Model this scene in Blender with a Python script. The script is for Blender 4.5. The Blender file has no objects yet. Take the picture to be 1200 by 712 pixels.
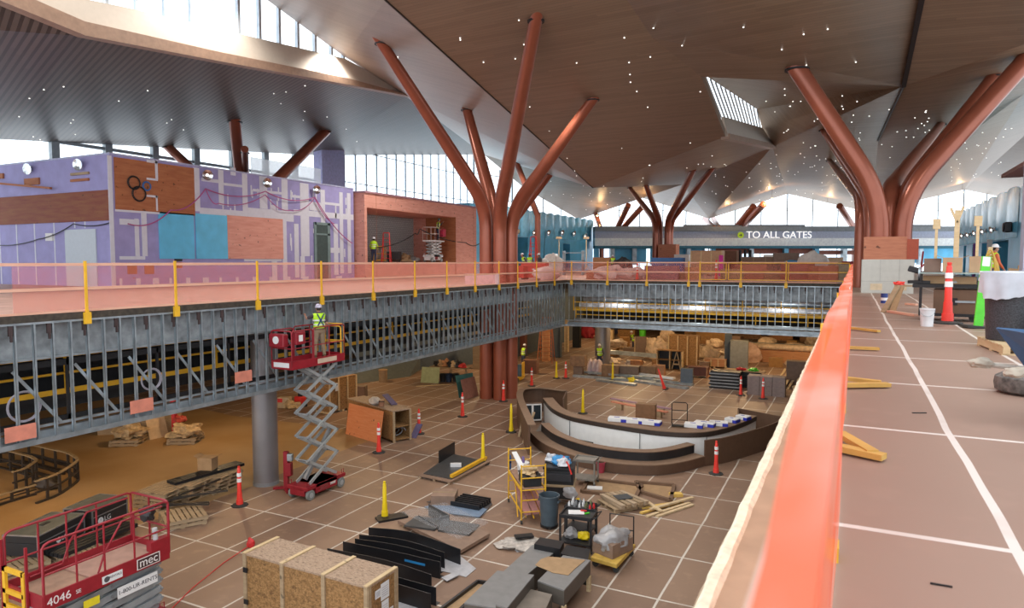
import bpy, bmesh, math, random
from mathutils import Vector, Matrix, noise
R = math.radians
random.seed(7)
sc = bpy.context.scene
COL = sc.collection
EYE = 1.2
FLZ = -6.45          # lower concourse floor
FPX = 800.0
PHI = math.atan(50/800)
ALP = math.atan(0.5*math.cos(PHI))
FW = Vector((-math.sin(ALP)*math.cos(PHI), math.cos(ALP)*math.cos(PHI), -math.sin(PHI)))
RT = Vector((math.cos(ALP), math.sin(ALP), 0))
UP = RT.cross(FW)
HF = Vector((-math.sin(ALP), math.cos(ALP), 0))
CAM = Vector((0, 0, EYE))
# surveyed positions: sight line from the camera meets a known plane of the building
def ray(px, py): return FW + RT*((px-600)/FPX) - UP*((py-356)/FPX)
def atz(px, py, z): r = ray(px, py); return CAM + r*((z-EYE)/r.z)
def atx(px, py, x): r = ray(px, py); return CAM + r*(x/r.x)
def aty(px, py, y): r = ray(px, py); return CAM + r*(y/r.y)
def atd(px, py, d): r = ray(px, py); return CAM + r*(d/r.dot(HF))
def atp(px, py, a, b, c):
    n = (b-a).cross(c-a); r = ray(px, py); return CAM + r*((a-CAM).dot(n)/r.dot(n))
def G(px, py): return atz(px, py, FLZ)
def K(px, py): return atz(px, py, 0)

# ---------------------------------------------------------------- materials
MATS = {}
def mat(name, col, rough=.6, metal=0., var=.12, scale=5., bump=0., bscale=None, spec=.5, emit=0, alpha=1.):
    if name in MATS: return MATS[name]
    m = bpy.data.materials.new(name); m.use_nodes = True; nt = m.node_tree; N = nt.nodes; L = nt.links
    b = N['Principled BSDF']
    b.inputs['Roughness'].default_value = rough; b.inputs['Metallic'].default_value = metal
    b.inputs['Specular IOR Level'].default_value = spec
    if emit:
        b.inputs['Emission Color'].default_value = (*col, 1); b.inputs['Emission Strength'].default_value = emit
    tc = N.new('ShaderNodeTexCoord')
    nz = N.new('ShaderNodeTexNoise'); nz.inputs['Scale'].default_value = scale; nz.inputs['Detail'].default_value = 5
    L.new(tc.outputs['Object'], nz.inputs['Vector'])
    rp = N.new('ShaderNodeValToRGB')
    rp.color_ramp.elements[0].position = .3; rp.color_ramp.elements[1].position = .7
    rp.color_ramp.elements[0].color = (*[c*(1-var) for c in col], 1)
    rp.color_ramp.elements[1].color = (*[min(1, c*(1+var)) for c in col], 1)
    L.new(nz.outputs['Fac'], rp.inputs['Fac']); L.new(rp.outputs['Color'], b.inputs['Base Color'])
    if bump:
        bp = N.new('ShaderNodeBump'); bp.inputs['Strength'].default_value = bump
        n2 = N.new('ShaderNodeTexNoise'); n2.inputs['Scale'].default_value = bscale or scale*4
        L.new(tc.outputs['Object'], n2.inputs['Vector']); L.new(n2.outputs['Fac'], bp.inputs['Height']); L.new(bp.outputs['Normal'], b.inputs['Normal'])
    MATS[name] = m; return m
def nodes(m): return m.node_tree.nodes, m.node_tree.links, m.node_tree.nodes['Principled BSDF']
def math_node(N, L, op, a, b=None):
    n = N.new('ShaderNodeMath'); n.operation = op
    for i, v in enumerate((a, b)):
        if v is None: continue
        if isinstance(v, (int, float)): n.inputs[i].default_value = v
        else: L.new(v, n.inputs[i])
    return n.outputs[0]
def mixc(N, L, f, a, b, mode='MIX'):
    n = N.new('ShaderNodeMix'); n.data_type = 'RGBA'; n.blend_type = mode
    if isinstance(f, (int, float)): n.inputs[0].default_value = f
    else: L.new(f, n.inputs[0])
    for i, v in ((6, a), (7, b)):
        if isinstance(v, tuple): n.inputs[i].default_value = (*v, 1)
        else: L.new(v, n.inputs[i])
    return n.outputs[2]
def noise_fac(N, L, vec, scale, lo=.3, hi=.7, detail=4):
    n = N.new('ShaderNodeTexNoise'); n.inputs['Scale'].default_value = scale; n.inputs['Detail'].default_value = detail
    L.new(vec, n.inputs['Vector'])
    mr = N.new('ShaderNodeMapRange'); mr.inputs[1].default_value = lo; mr.inputs[2].default_value = hi
    L.new(n.outputs['Fac'], mr.inputs[0]); return mr.outputs[0]
def mapping(N, L, scale=(1,1,1), rot=(0,0,0), loc=(0,0,0), out='Object'):
    tc = N.new('ShaderNodeTexCoord'); mp = N.new('ShaderNodeMapping')
    mp.inputs['Scale'].default_value = scale; mp.inputs['Rotation'].default_value = rot; mp.inputs['Location'].default_value = loc
    L.new(tc.outputs[out], mp.inputs['Vector']); return mp.outputs[0]
def base(m, sock):
    N, L, b = nodes(m); L.new(sock, b.inputs['Base Color'])

def ply_mat(name, c1, c2, scale=1.0, knots=True):
    m = mat(name, c1, .7); N, L, b = nodes(m)
    v = mapping(N, L, (scale*1, scale*1, scale*7))
    f = noise_fac(N, L, v, 2.2, .3, .7, 6)
    c = mixc(N, L, f, c1, c2)
    if knots:
        v2 = mapping(N, L, (1, 1, 1))
        k = noise_fac(N, L, v2, 5, .70, .76, 1)
        c = mixc(N, L, k, c, tuple(x*.35 for x in c2))
    base(m, c); return m
def osb_mat(name, c1, c2, s=1.):
    m = mat(name, c1, .75); N, L, b = nodes(m)
    v = mapping(N, L, (s, s*2.2, s*1.4), (.4, .3, .6))
    vo = N.new('ShaderNodeTexVoronoi'); vo.inputs['Scale'].default_value = 34; L.new(v, vo.inputs['Vector'])
    sp = N.new('ShaderNodeSeparateColor'); L.new(vo.outputs['Color'], sp.inputs[0])
    c = mixc(N, L, sp.outputs[0], c1, c2)
    f = noise_fac(N, L, v, 14, .5, .72); c = mixc(N, L, f, c, tuple(x*.6 for x in c1))
    base(m, c); return m
def line_dist(N, L, comp, off, period):
    """distance of a coordinate to the nearest multiple of period (+off)"""
    a = math_node(N, L, 'SUBTRACT', comp, off); a = math_node(N, L, 'DIVIDE', a, period)
    a = math_node(N, L, 'ADD', a, .5); a = math_node(N, L, 'FRACT', a); a = math_node(N, L, 'SUBTRACT', a, .5)
    a = math_node(N, L, 'ABSOLUTE', a); return math_node(N, L, 'MULTIPLY', a, period)
def wobble(N, L, vec, amp, scale):
    n = N.new('ShaderNodeTexNoise'); n.inputs['Scale'].default_value = scale; L.new(vec, n.inputs['Vector'])
    s = N.new('ShaderNodeVectorMath'); s.operation = 'SUBTRACT'; L.new(n.outputs['Color'], s.inputs[0]); s.inputs[1].default_value = (.5,.5,.5)
    k = N.new('ShaderNodeVectorMath'); k.operation = 'SCALE'; k.inputs['Scale'].default_value = amp; L.new(s.outputs[0], k.inputs[0])
    a = N.new('ShaderNodeVectorMath'); a.operation = 'ADD'; L.new(vec, a.inputs[0]); L.new(k.outputs[0], a.inputs[1]); return a.outputs[0]

def paper_floor(name, ca, cb, x0, px_, y0, py_, w=.03, bare=None, tape=(.62,.57,.50)):
    """masonite sheets with white tape on the seams"""
    m = mat(name, ca, .55); N, L, b = nodes(m)
    v = mapping(N, L); vw = wobble(N, L, v, .08, .5)
    s = N.new('ShaderNodeSeparateXYZ'); L.new(vw, s.inputs[0])
    dx = line_dist(N, L, s.outputs[0], x0, px_); dy = line_dist(N, L, s.outputs[1], y0, py_)
    lx = math_node(N, L, 'LESS_THAN', dx, w); ly = math_node(N, L, 'LESS_THAN', dy, w)
    # sheet to sheet tone
    fx = math_node(N, L, 'FLOOR', math_node(N, L, 'DIVIDE', math_node(N, L, 'SUBTRACT', s.outputs[0], x0), px_))
    fy = math_node(N, L, 'FLOOR', math_node(N, L, 'DIVIDE', math_node(N, L, 'SUBTRACT', s.outputs[1], y0), py_))
    cv = N.new('ShaderNodeCombineXYZ'); L.new(fx, cv.inputs[0]); L.new(fy, cv.inputs[1])
    wn = N.new('ShaderNodeTexWhiteNoise'); L.new(cv.outputs[0], wn.inputs['Vector'])
    f = math_node(N, L, 'ADD', math_node(N, L, 'MULTIPLY', wn.outputs['Value'], .55), math_node(N, L, 'MULTIPLY', noise_fac(N, L, v, .35), .45))
    c = mixc(N, L, f, ca, cb)
    sc_ = noise_fac(N, L, v, 3.5, .55, .8, 8); c = mixc(N, L, math_node(N, L, 'MULTIPLY', sc_, .35), c, tuple(min(1, x*1.5) for x in cb))
    ln = math_node(N, L, 'MAXIMUM', lx, ly)
    wear = noise_fac(N, L, v, 1.3, .25, .5); ln = math_node(N, L, 'MULTIPLY', ln, math_node(N, L, 'ADD', math_node(N, L, 'MULTIPLY', wear, .5), .5))
    c = mixc(N, L, ln, c, tape)
    if bare:
        xb, yb, cc = bare
        s2 = N.new('ShaderNodeSeparateXYZ'); L.new(wobble(N, L, v, 1.2, .25), s2.inputs[0])
        k = math_node(N, L, 'MULTIPLY', math_node(N, L, 'LESS_THAN', s2.outputs[0], xb), math_node(N, L, 'LESS_THAN', s2.outputs[1], yb))
        c2 = mixc(N, L, noise_fac(N, L, v, .5, .3, .7, 6), cc[0], cc[1]); c = mixc(N, L, k, c, c2)
    base(m, c); return m

def net_mat(name, col, dens=.5, glint_col=None):
    m = bpy.data.materials.new(name); m.use_nodes = True; nt = m.node_tree; N = nt.nodes; L = nt.links
    out = N['Material Output']; N.remove(N['Principled BSDF'])
    d = N.new('ShaderNodeBsdfDiffuse'); t = N.new('ShaderNodeBsdfTranslucent'); tr = N.new('ShaderNodeBsdfTransparent')
    d.inputs[0].default_value = (*col, 1); t.inputs[0].default_value = (*col, 1)
    a = N.new('ShaderNodeMixShader'); a.inputs[0].default_value = .45; L.new(d.outputs[0], a.inputs[1]); L.new(t.outputs[0], a.inputs[2])
    x = N.new('ShaderNodeMixShader'); v = mapping(N, L)
    f = noise_fac(N, L, v, 3., .2, .8)
    f = math_node(N, L, 'ADD', math_node(N, L, 'MULTIPLY', f, .12), dens-.06)
    if glint_col:
        cc = mixc(N, L, noise_fac(N, L, mapping(N, L, (3,1,3)), 1.6, .42, .66, 3), col, glint_col); L.new(cc, d.inputs[0]); L.new(cc, t.inputs[0])
    L.new(f, x.inputs[0]); L.new(tr.outputs[0], x.inputs[1]); L.new(a.outputs[0], x.inputs[2]); L.new(x.outputs[0], out.inputs[0])
    MATS[name] = m; return m
def glass_mat(name, tint=(.93,.97,1.), refl=.08):
    m = bpy.data.materials.new(name); m.use_nodes = True; nt = m.node_tree; N = nt.nodes; L = nt.links
    out = N['Material Output']; N.remove(N['Principled BSDF'])
    tr = N.new('ShaderNodeBsdfTransparent'); tr.inputs[0].default_value = (*tint, 1)
    g = N.new('ShaderNodeBsdfGlossy'); g.inputs['Roughness'].default_value = .05
    x = N.new('ShaderNodeMixShader'); x.inputs[0].default_value = refl
    L.new(tr.outputs[0], x.inputs[1]); L.new(g.outputs[0], x.inputs[2]); L.new(x.outputs[0], out.inputs[0])
    MATS[name] = m; return m

# ---------------------------------------------------------------- mesh builder
class MB:
    def __init__(s): s.v = []; s.f = []; s.m = []; s.mats = []; s.cur = 0
    def use(s, m):
        if m not in s.mats: s.mats.append(m)
        s.cur = s.mats.index(m); return s
    def add(s, vs, fs, M=None):
        o = len(s.v)
        for p in vs:
            p = Vector(p); s.v.append(M @ p if M else p)
        for f in fs: s.f.append([i+o for i in f]); s.m.append(s.cur)
        return s
    def box(s, lo, hi, M=None):
        x0,y0,z0 = lo; x1,y1,z1 = hi
        return s.add([(x0,y0,z0),(x1,y0,z0),(x1,y1,z0),(x0,y1,z0),(x0,y0,z1),(x1,y0,z1),(x1,y1,z1),(x0,y1,z1)],
              [(0,3,2,1),(4,5,6,7),(0,1,5,4),(1,2,6,5),(2,3,7,6),(3,0,4,7)], M)
    def cbox(s, c, d, rz=0, rx=0, ry=0):
        M = Matrix.Translation(Vector(c)) @ Matrix.Rotation(rz,4,'Z') @ Matrix.Rotation(ry,4,'Y') @ Matrix.Rotation(rx,4,'X')
        return s.box((-d[0]/2,-d[1]/2,-d[2]/2),(d[0]/2,d[1]/2,d[2]/2),M)
    def beam(s, a, b, w, h, up=(0,0,1)):
        a = Vector(a); b = Vector(b); z = (b-a); ln = z.length; z = z/ln; u = Vector(up)
        if abs(z.dot(u)) > .98: u = Vector((0,1,0))
        x = z.cross(u).normalized(); y = x.cross(z)
        M = Matrix((( x.x,z.x,y.x,a.x),(x.y,z.y,y.y,a.y),(x.z,z.z,y.z,a.z),(0,0,0,1)))
        return s.box((-w/2,0,-h/2),(w/2,ln,h/2),M)
    def tube(s, pts, r, n=8, closed=False, cap=True):
        pts = [Vector(p) for p in pts]; rs = r if isinstance(r, (list,tuple)) else [r]*len(pts)
        K_ = len(pts); rings = []; prev = None
        for i, p in enumerate(pts):
            if closed: t = pts[(i+1)%K_]-pts[i-1]
            else: t = pts[min(i+1,K_-1)]-pts[max(i-1,0)]
            if t.length < 1e-9: t = Vector((0,0,1))
            t.normalize()
            if prev is None:
                u = Vector((0,0,1)) if abs(t.z) < .9 else Vector((1,0,0)); x = t.cross(u).normalized()
            else:
                x = (prev - t*prev.dot(t))
                if x.length < 1e-6: x = t.orthogonal()
                x.normalize()
            prev = x; y = t.cross(x); rings.append([p+(x*math.cos(2*math.pi*k/n)+y*math.sin(2*math.pi*k/n))*rs[i] for k in range(n)])
        o = len(s.v)
        for rg in rings: s.v.extend(rg)
        for i in range(K_ if closed else K_-1):
            j = (i+1)%K_
            for k in range(n):
                k2 = (k+1)%n; s.f.append([o+i*n+k, o+i*n+k2, o+j*n+k2, o+j*n+k]); s.m.append(s.cur)
        if cap and not closed:
            s.f.append([o+k for k in range(n)][::-1]); s.m.append(s.cur)
            s.f.append([o+(K_-1)*n+k for k in range(n)]); s.m.append(s.cur)
        return s
    def lathe(s, prof, c=(0,0,0), n=16, M=None):
        """prof: list of (r,z)"""
        c = Vector(c); vs = []; fs = []
        for (r, z) in prof:
            for k in range(n): vs.append((c.x+r*math.cos(2*math.pi*k/n), c.y+r*math.sin(2*math.pi*k/n), c.z+z))
        for i in range(len(prof)-1):
            for k in range(n):
                k2 = (k+1)%n; fs.append((i*n+k, i*n+k2, (i+1)*n+k2, (i+1)*n+k))
        if prof[0][0] > 1e-6: fs.append(tuple(range(n))[::-1])
        if prof[-1][0] > 1e-6: fs.append(tuple((len(prof)-1)*n+k for k in range(n)))
        return s.add(vs, fs, M)
    def prism(s, poly, z0, z1, M=None):
        n = len(poly); a = sum(poly[i][0]*poly[(i+1)%n][1]-poly[(i+1)%n][0]*poly[i][1] for i in range(n))
        if a < 0: poly = poly[::-1]
        vs = [(p[0],p[1],z0) for p in poly]+[(p[0],p[1],z1) for p in poly]
        fs = [tuple(range(n))[::-1], tuple(range(n,2*n))]+[(i,(i+1)%n,n+(i+1)%n,n+i) for i in range(n)]
        return s.add(vs, fs, M)
    def strip(s, path, prof):
        """sweep a closed vertical profile [(off,z)] along a plan path [(x,y)]"""
        P = [Vector((p[0],p[1],0)) for p in path]; n = len(prof); o = len(s.v)
        for i, p in enumerate(P):
            t = (P[min(i+1,len(P)-1)]-P[max(i-1,0)]).normalized(); nn = Vector((-t.y,t.x,0))
            for (u, z) in prof: s.v.append(p+nn*u+Vector((0,0,z)))
        for i in range(len(P)-1):
            for k in range(n):
                k2 = (k+1)%n; s.f.append([o+i*n+k, o+(i+1)*n+k, o+(i+1)*n+k2, o+i*n+k2]); s.m.append(s.cur)
        s.f.append([o+k for k in range(n)]); s.m.append(s.cur); s.f.append([o+(len(P)-1)*n+k for k in range(n)][::-1]); s.m.append(s.cur)
        return s
    def grid(s, fn, nu, nv):
        o = len(s.v)
        for i in range(nu+1):
            for j in range(nv+1): s.v.append(Vector(fn(i/nu, j/nv)))
        for i in range(nu):
            for j in range(nv):
                s.f.append([o+i*(nv+1)+j, o+(i+1)*(nv+1)+j, o+(i+1)*(nv+1)+j+1, o+i*(nv+1)+j+1]); s.m.append(s.cur)
        return s
    def blob(s, c, d, seed=0, amp=.25, n=14, flat=0.):
        """crumpled lump (wrapping, bag, sheeting)"""
        vs = []; fs = []; c = Vector(c)
        for i in range(n+1):
            th = math.pi*i/n
            for k in range(n*2):
                ph = math.pi*k/n; p = Vector((math.sin(th)*math.cos(ph), math.sin(th)*math.sin(ph), math.cos(th)))
                q = 1+amp*noise.noise(p*1.7+Vector((seed,seed*.7,0)))*1.6+amp*.6*noise.noise(p*4.3+Vector((0,seed,9)))
                z = p.z*q
                vs.append((c.x+p.x*q*d[0]/2, c.y+p.y*q*d[1]/2, c.z+max(z, -1+flat)*d[2]/2))
        for i in range(n):
            for k in range(n*2):
                k2 = (k+1)%(n*2); fs.append((i*n*2+k, (i+1)*n*2+k, (i+1)*n*2+k2, i*n*2+k2))
        return s.add(vs, fs)
    def text(s, body, size, M, depth=.004):
        cu = bpy.data.curves.new('t', 'FONT'); cu.body = body; cu.size = size; cu.extrude = depth; cu.align_x = 'CENTER'; cu.align_y = 'CENTER'
        ob = bpy.data.objects.new('t', cu); COL.objects.link(ob)
        dg = bpy.context.evaluated_depsgraph_get(); me = bpy.data.meshes.new_from_object(ob.evaluated_get(dg))
        s.add([v.co.copy() for v in me.vertices], [tuple(p.vertices) for p in me.polygons], M)
        bpy.data.objects.remove(ob); bpy.data.meshes.remove(me); bpy.data.curves.remove(cu); return s
    def build(s, name, material=None, parent=None, smooth=False, bevel=0, M=None):
        me = bpy.data.meshes.new(name); me.from_pydata([tuple(v) for v in s.v], [], s.f); me.update()
        if material is not None: me.materials.append(material)
        else:
            for q in s.mats: me.materials.append(q)
            me.polygons.foreach_set('material_index', s.m)
        if smooth:
            me.polygons.foreach_set('use_smooth', [True]*len(me.polygons))
            try: me.set_sharp_from_angle(angle=R(40))
            except Exception: pass
        bm = bmesh.new(); bm.from_mesh(me); bmesh.ops.recalc_face_normals(bm, faces=bm.faces); bm.to_mesh(me); bm.free()
        o = bpy.data.objects.new(name, me); COL.objects.link(o)
        if parent: o.parent = parent
        if bevel:
            b = o.modifiers.new('Bevel', 'BEVEL'); b.width = bevel; b.segments = 2; b.limit_method = 'ANGLE'
        return o
def B(*boxes):
    mb = MB()
    for lo, hi in boxes: mb.box(lo, hi)
    return mb
def T(name, label, cat, loc=(0,0,0), rz=0, group=None):
    o = bpy.data.objects.new(name, None); COL.objects.link(o); o.empty_display_size = .1
    o.location = loc; o.rotation_euler = (0,0,rz); return tag(o, label, cat, group)
def tag(o, label, cat, group=None, kind=None, loc=None, rz=None):
    o['label'] = label; o['category'] = cat
    if group: o['group'] = group
    if kind: o['kind'] = kind
    if loc is not None: o.location = loc
    if rz is not None: o.rotation_euler = (0,0,rz)
    return o
def struct(o): o['kind'] = 'structure'; return o
KIDS = {}
def dup(root, loc, rz=None, label=None, group=None):
    def rec(o, par):
        c = o.copy(); COL.objects.link(c)
        if par is not None: c.parent = par
        for ch in o.children: rec(ch, c)
        return c
    r = rec(root, None); r.location = loc
    if rz is not None: r.rotation_euler = (0,0,rz)
    if label: r['label'] = label
    if group: r['group'] = group
    return r
def frame3(p0, p1, p2):
    """corner, end of the long edge, end of the short edge -> origin, yaw, length, signed width"""
    d = (p1-p0); L_ = math.hypot(d.x, d.y); a = math.atan2(d.y, d.x); n = Vector((-math.sin(a), math.cos(a), 0)); return p0, a, L_, (p2-p0).dot(n)

# ---------------------------------------------------------------- camera, world
cd = bpy.data.cameras.new('camera'); cam = bpy.data.objects.new('camera', cd); COL.objects.link(cam)
cam.location = CAM; cam.rotation_euler = (math.pi/2-PHI, 0, ALP)
cd.lens = 24; cd.sensor_width = 36; cd.clip_end = 600; cd.clip_start = .02
cd.dof.use_dof = True; cd.dof.focus_distance = 24; cd.dof.aperture_fstop = 4.0
sc.camera = cam
sc.view_settings.view_transform = 'Standard'; sc.view_settings.look = 'None'; sc.view_settings.gamma = 1; sc.view_settings.use_curve_mapping = False
sc.view_settings.exposure = -0.12
w = bpy.data.worlds.new('overcast sky'); sc.world = w; w.use_nodes = True
w.node_tree.nodes['Background'].inputs[0].default_value = (.90, .95, 1.0, 1)
w.node_tree.nodes['Background'].inputs[1].default_value = 2.5
sc.cycles.max_bounces = 6; sc.cycles.transparent_max_bounces = 24; sc.cycles.sample_clamp_indirect = 4

M_steel = mat('galvanised steel', (.40,.46,.50), .42, .75, .25, 3)
M_dark = mat('black steel', (.018,.018,.02), .5, .3)
M_black = mat('black plastic', (.02,.02,.022), .45)
M_yellow = mat('yellow paint', (.75,.42,.02), .5, 0, .08)
M_red = mat('red lift paint', (.26,.015,.025), .4, 0, .15)
M_copper = mat('copper red column paint', (.30,.088,.05), .28, .3, .08, 1.5)
ORD = 'first second third fourth fifth sixth seventh eighth ninth tenth eleventh twelfth'.split()
M_wood = ply_mat('raw lumber', (.50,.36,.19), (.62,.47,.28), 1)
M_wood2 = ply_mat('weathered lumber', (.30,.21,.12), (.42,.31,.19), 1)
M_osb = osb_mat('osb board', (.30,.17,.065), (.52,.34,.16))
M_plyr = ply_mat('fire treated plywood', (.50,.20,.11), (.40,.14,.08))
M_plyb = ply_mat('brown plywood', (.42,.18,.08), (.50,.26,.12))
M_card = mat('cardboard', (.36,.23,.12), .8)
M_cardd = mat('brown kraft board', (.165,.095,.055), .7)
M_white = mat('white drywall', (.78,.78,.76), .7, 0, .04)
M_grey = mat('grey metal panel', (.25,.26,.27), .45, .2)
M_conc = mat('grey concrete', (.30,.30,.30), .8)
M_glass = glass_mat('window glass')
# ================================================================ SHELL
EX, EY, RX = -16.5, 40.9, -.44       # slab edges round the opening
M_low = paper_floor('taped masonite sheets below', (.19,.115,.078), (.32,.205,.135), -3.73, 1.22, 14.94, 2.44, .026, bare=(-18.2, 24., ((.33,.19,.07), (.42,.27,.13))))
fl = MB().box((-44,-2,FLZ-.3),(14,100,FLZ)).build('floor', M_low); struct(fl)
M_deckL = mat('pink tinted plywood deck', (.46,.27,.21), .6, 0, .2, 1.5)
M_deckR = paper_floor('taped masonite sheets on deck', (.32,.215,.165), (.255,.165,.125), .64, 1.12, 3.4, 2.12, .022, tape=(.66,.60,.55))
struct(MB().box((-44,-8,-.17),(EX,100,0)).build('floor', M_deckL))
struct(MB().box((EX,EY,-.17),(RX,100,0)).build('floor', M_deckL))
struct(MB().box((RX,-6,-.17),(16,100,0)).build('floor', M_deckR))

# ---- folded timber ceiling
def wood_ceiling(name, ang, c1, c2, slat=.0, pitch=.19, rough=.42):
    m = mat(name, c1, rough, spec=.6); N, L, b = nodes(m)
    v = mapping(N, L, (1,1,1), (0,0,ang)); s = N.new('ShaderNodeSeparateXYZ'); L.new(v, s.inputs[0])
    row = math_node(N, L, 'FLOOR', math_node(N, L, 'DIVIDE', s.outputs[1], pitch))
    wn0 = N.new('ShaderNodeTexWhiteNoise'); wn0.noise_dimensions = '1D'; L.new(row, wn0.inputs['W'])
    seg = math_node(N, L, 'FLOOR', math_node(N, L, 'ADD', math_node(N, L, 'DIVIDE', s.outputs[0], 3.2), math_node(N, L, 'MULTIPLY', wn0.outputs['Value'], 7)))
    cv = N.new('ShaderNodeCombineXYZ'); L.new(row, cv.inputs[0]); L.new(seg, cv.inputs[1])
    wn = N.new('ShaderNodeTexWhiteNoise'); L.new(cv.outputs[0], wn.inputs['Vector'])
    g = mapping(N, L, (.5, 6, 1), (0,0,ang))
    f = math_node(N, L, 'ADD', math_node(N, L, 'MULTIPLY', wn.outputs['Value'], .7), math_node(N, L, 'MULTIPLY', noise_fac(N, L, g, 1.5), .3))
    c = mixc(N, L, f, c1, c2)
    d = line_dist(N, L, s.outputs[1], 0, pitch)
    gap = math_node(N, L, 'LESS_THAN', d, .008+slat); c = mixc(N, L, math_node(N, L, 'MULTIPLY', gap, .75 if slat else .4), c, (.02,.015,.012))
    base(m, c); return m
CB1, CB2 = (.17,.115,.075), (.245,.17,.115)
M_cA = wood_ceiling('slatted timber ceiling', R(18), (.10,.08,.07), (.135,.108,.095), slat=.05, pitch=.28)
M_cB = wood_ceiling('lit pale timber ceiling', R(-4), (.31,.26,.225), (.37,.31,.27))  # lit bay: daylight brightness put into a paler copy of the planks
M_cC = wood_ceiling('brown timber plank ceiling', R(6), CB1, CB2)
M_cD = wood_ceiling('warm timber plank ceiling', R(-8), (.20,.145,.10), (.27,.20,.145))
M_cE = wood_ceiling('lit tan timber ceiling', R(-6), (.21,.14,.088), (.28,.195,.13), rough=.5)  # paler copy of the brown planks, its colour carrying the daylight on lit panels
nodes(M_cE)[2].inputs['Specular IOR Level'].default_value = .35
WX = -42.    # west glass wall
v_ = {}
v_['a0'] = Vector((WX, -8, 7.3)); v_['a1'] = atx(0,163,WX); v_['a2'] = atx(375,182,WX); v_['a3'] = atx(567,181,WX)
LX = -25.5
v_['l1'] = atx(91,42,LX); v_['l2'] = atx(400,99,LX); v_['l3'] = atx(476,113,LX)
l1b = atx(0,5,LX); v_['l0'] = l1b + (l1b-v_['l1'])*1.6
v_['t1'] = atx(313,0,LX); v_['t2'] = atx(403,66,LX)
v_['t0'] = v_['t1'] + (v_['t1']-v_['t2'])*4.2
v_['tip'] = atz(695,220,7.3); v_['c0'] = atz(452,0,10.2)
v_['c00'] = v_['c0'] + (v_['c0']-v_['tip'])*.75
v_['w1'] = atz(850,160,8.2)
cpl = (v_['c0'], v_['tip'], v_['w1'])
def onC(px, py): return atp(px, py, *cpl)
v_['c1'] = onC(735,0); v_['c2'] = onC(752,38); v_['c3'] = onC(822,90); v_['c4'] = onC(765,45)
v_['c10'] = v_['c1'] + (v_['c1']-v_['c2'])*2.2
v_['w2'] = atz(905,172,9.2)
wn_ = (v_['w2']-v_['w1']).cross(Vector((0,0,1)))
wpl = (v_['w1'], v_['w2'], v_['w1']+Vector((0,0,1)))
v_['g1'] = atp(826,88,*wpl); v_['g2'] = atp(887,128,*wpl); v_['g3'] = atp(893,150,*wpl); v_['w0'] = v_['w1'].copy()
v_['g0'] = v_['g1'].copy()
v_['d1'] = atz(1059,101,8.4); v_['d0'] = atz(1080,0,9.4); v_['d00'] = v_['d0']+(v_['d0']-v_['d1'])*2.0
v_['d2'] = atz(1029,165,9.2); v_['d3'] = atz(1026,205,9.4)
FD = 100.
for k, (x, y) in dict(z0=(567,181), z1=(614,220), z2=(678,257), z3=(750,231), z4=(831,256), z5=(923,227), z6=(1012,247), z6b=(1040,243), z7=(1130,222), z8=(1210,238), z9=(1500,180)).items():
    v_[k] = atd(x, y, FD if k not in ('z0','z1') else (84. if k == 'z0' else 92.))
v_['j1'] = atz(800,216,10.)
v_['e1'] = atz(1200,52,8.6); v_['e1x'] = atz(1420,-45,8.8); v_['e2'] = atz(1200,110,9.0); v_['e0'] = v_['d00']+Vector((14,2,.3)); v_['e2x'] = atz(1400,-20,9.6)
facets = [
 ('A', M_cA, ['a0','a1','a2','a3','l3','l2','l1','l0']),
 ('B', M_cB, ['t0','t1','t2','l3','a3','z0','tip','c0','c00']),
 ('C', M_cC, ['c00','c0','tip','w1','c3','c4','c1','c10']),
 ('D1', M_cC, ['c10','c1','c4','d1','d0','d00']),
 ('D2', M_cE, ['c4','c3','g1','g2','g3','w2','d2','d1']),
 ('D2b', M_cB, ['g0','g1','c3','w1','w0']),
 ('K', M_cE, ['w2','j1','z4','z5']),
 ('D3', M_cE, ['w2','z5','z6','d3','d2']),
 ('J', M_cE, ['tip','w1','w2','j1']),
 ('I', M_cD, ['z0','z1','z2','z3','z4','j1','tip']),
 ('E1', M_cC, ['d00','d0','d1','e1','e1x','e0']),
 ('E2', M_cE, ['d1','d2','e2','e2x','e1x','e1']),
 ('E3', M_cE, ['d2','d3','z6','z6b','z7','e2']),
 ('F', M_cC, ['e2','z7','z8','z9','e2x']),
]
from mathutils.geometry import tessellate_polygon
FACET_TRIS = []
GROUPS = {'D1':'D','D2':'D','D3':'D','K':'K','E1':'E','E2':'E2','E3':'E2'}
store = {}
for nm, m, keys in facets:
    if nm == 'D2b': continue
    P = [v_[k] for k in keys]
    tr = tessellate_polygon([[Vector((p.x, p.y, 0)) for p in P]])
    for t in tr: FACET_TRIS.append([P[i] for i in t])
    g = GROUPS.get(nm, nm); store.setdefault(g, []).append((m, keys, tr))
for g, items in store.items():
    bm = bmesh.new(); vmap = {}; mats_ = []
    for m, keys, tr in items:
        if m not in mats_: mats_.append(m)
        for k in keys:
            if k not in vmap: vmap[k] = bm.verts.new(v_[k])
        for t in tr:
            f = bm.faces.new([vmap[keys[i]] for i in t]); f.material_index = mats_.index(m); f.smooth = len(items) > 1
    bmesh.ops.recalc_face_normals(bm, faces=bm.faces)
    if sum(f.normal.z for f in bm.faces) > 0: bmesh.ops.reverse_faces(bm, faces=bm.faces)
    me = bpy.data.meshes.new('ceiling'); bm.to_mesh(me); bm.free()
    for m in mats_: me.materials.append(m)
    o = bpy.data.objects.new('ceiling', me); COL.objects.link(o); struct(o)
    sd = o.modifiers.new('thickness', 'SOLIDIFY'); sd.thickness = .35; sd.offset = -1
from mathutils.geometry import intersect_ray_tri
def ceil_hit(px, py, d=None):
    r = ray(px, py) if d is None else d; best = None
    for t in FACET_TRIS:
        h = intersect_ray_tri(*t, r, CAM, True)
        if h and (best is None or (h-CAM).length < (best-CAM).length): best = h
    return best
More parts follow.
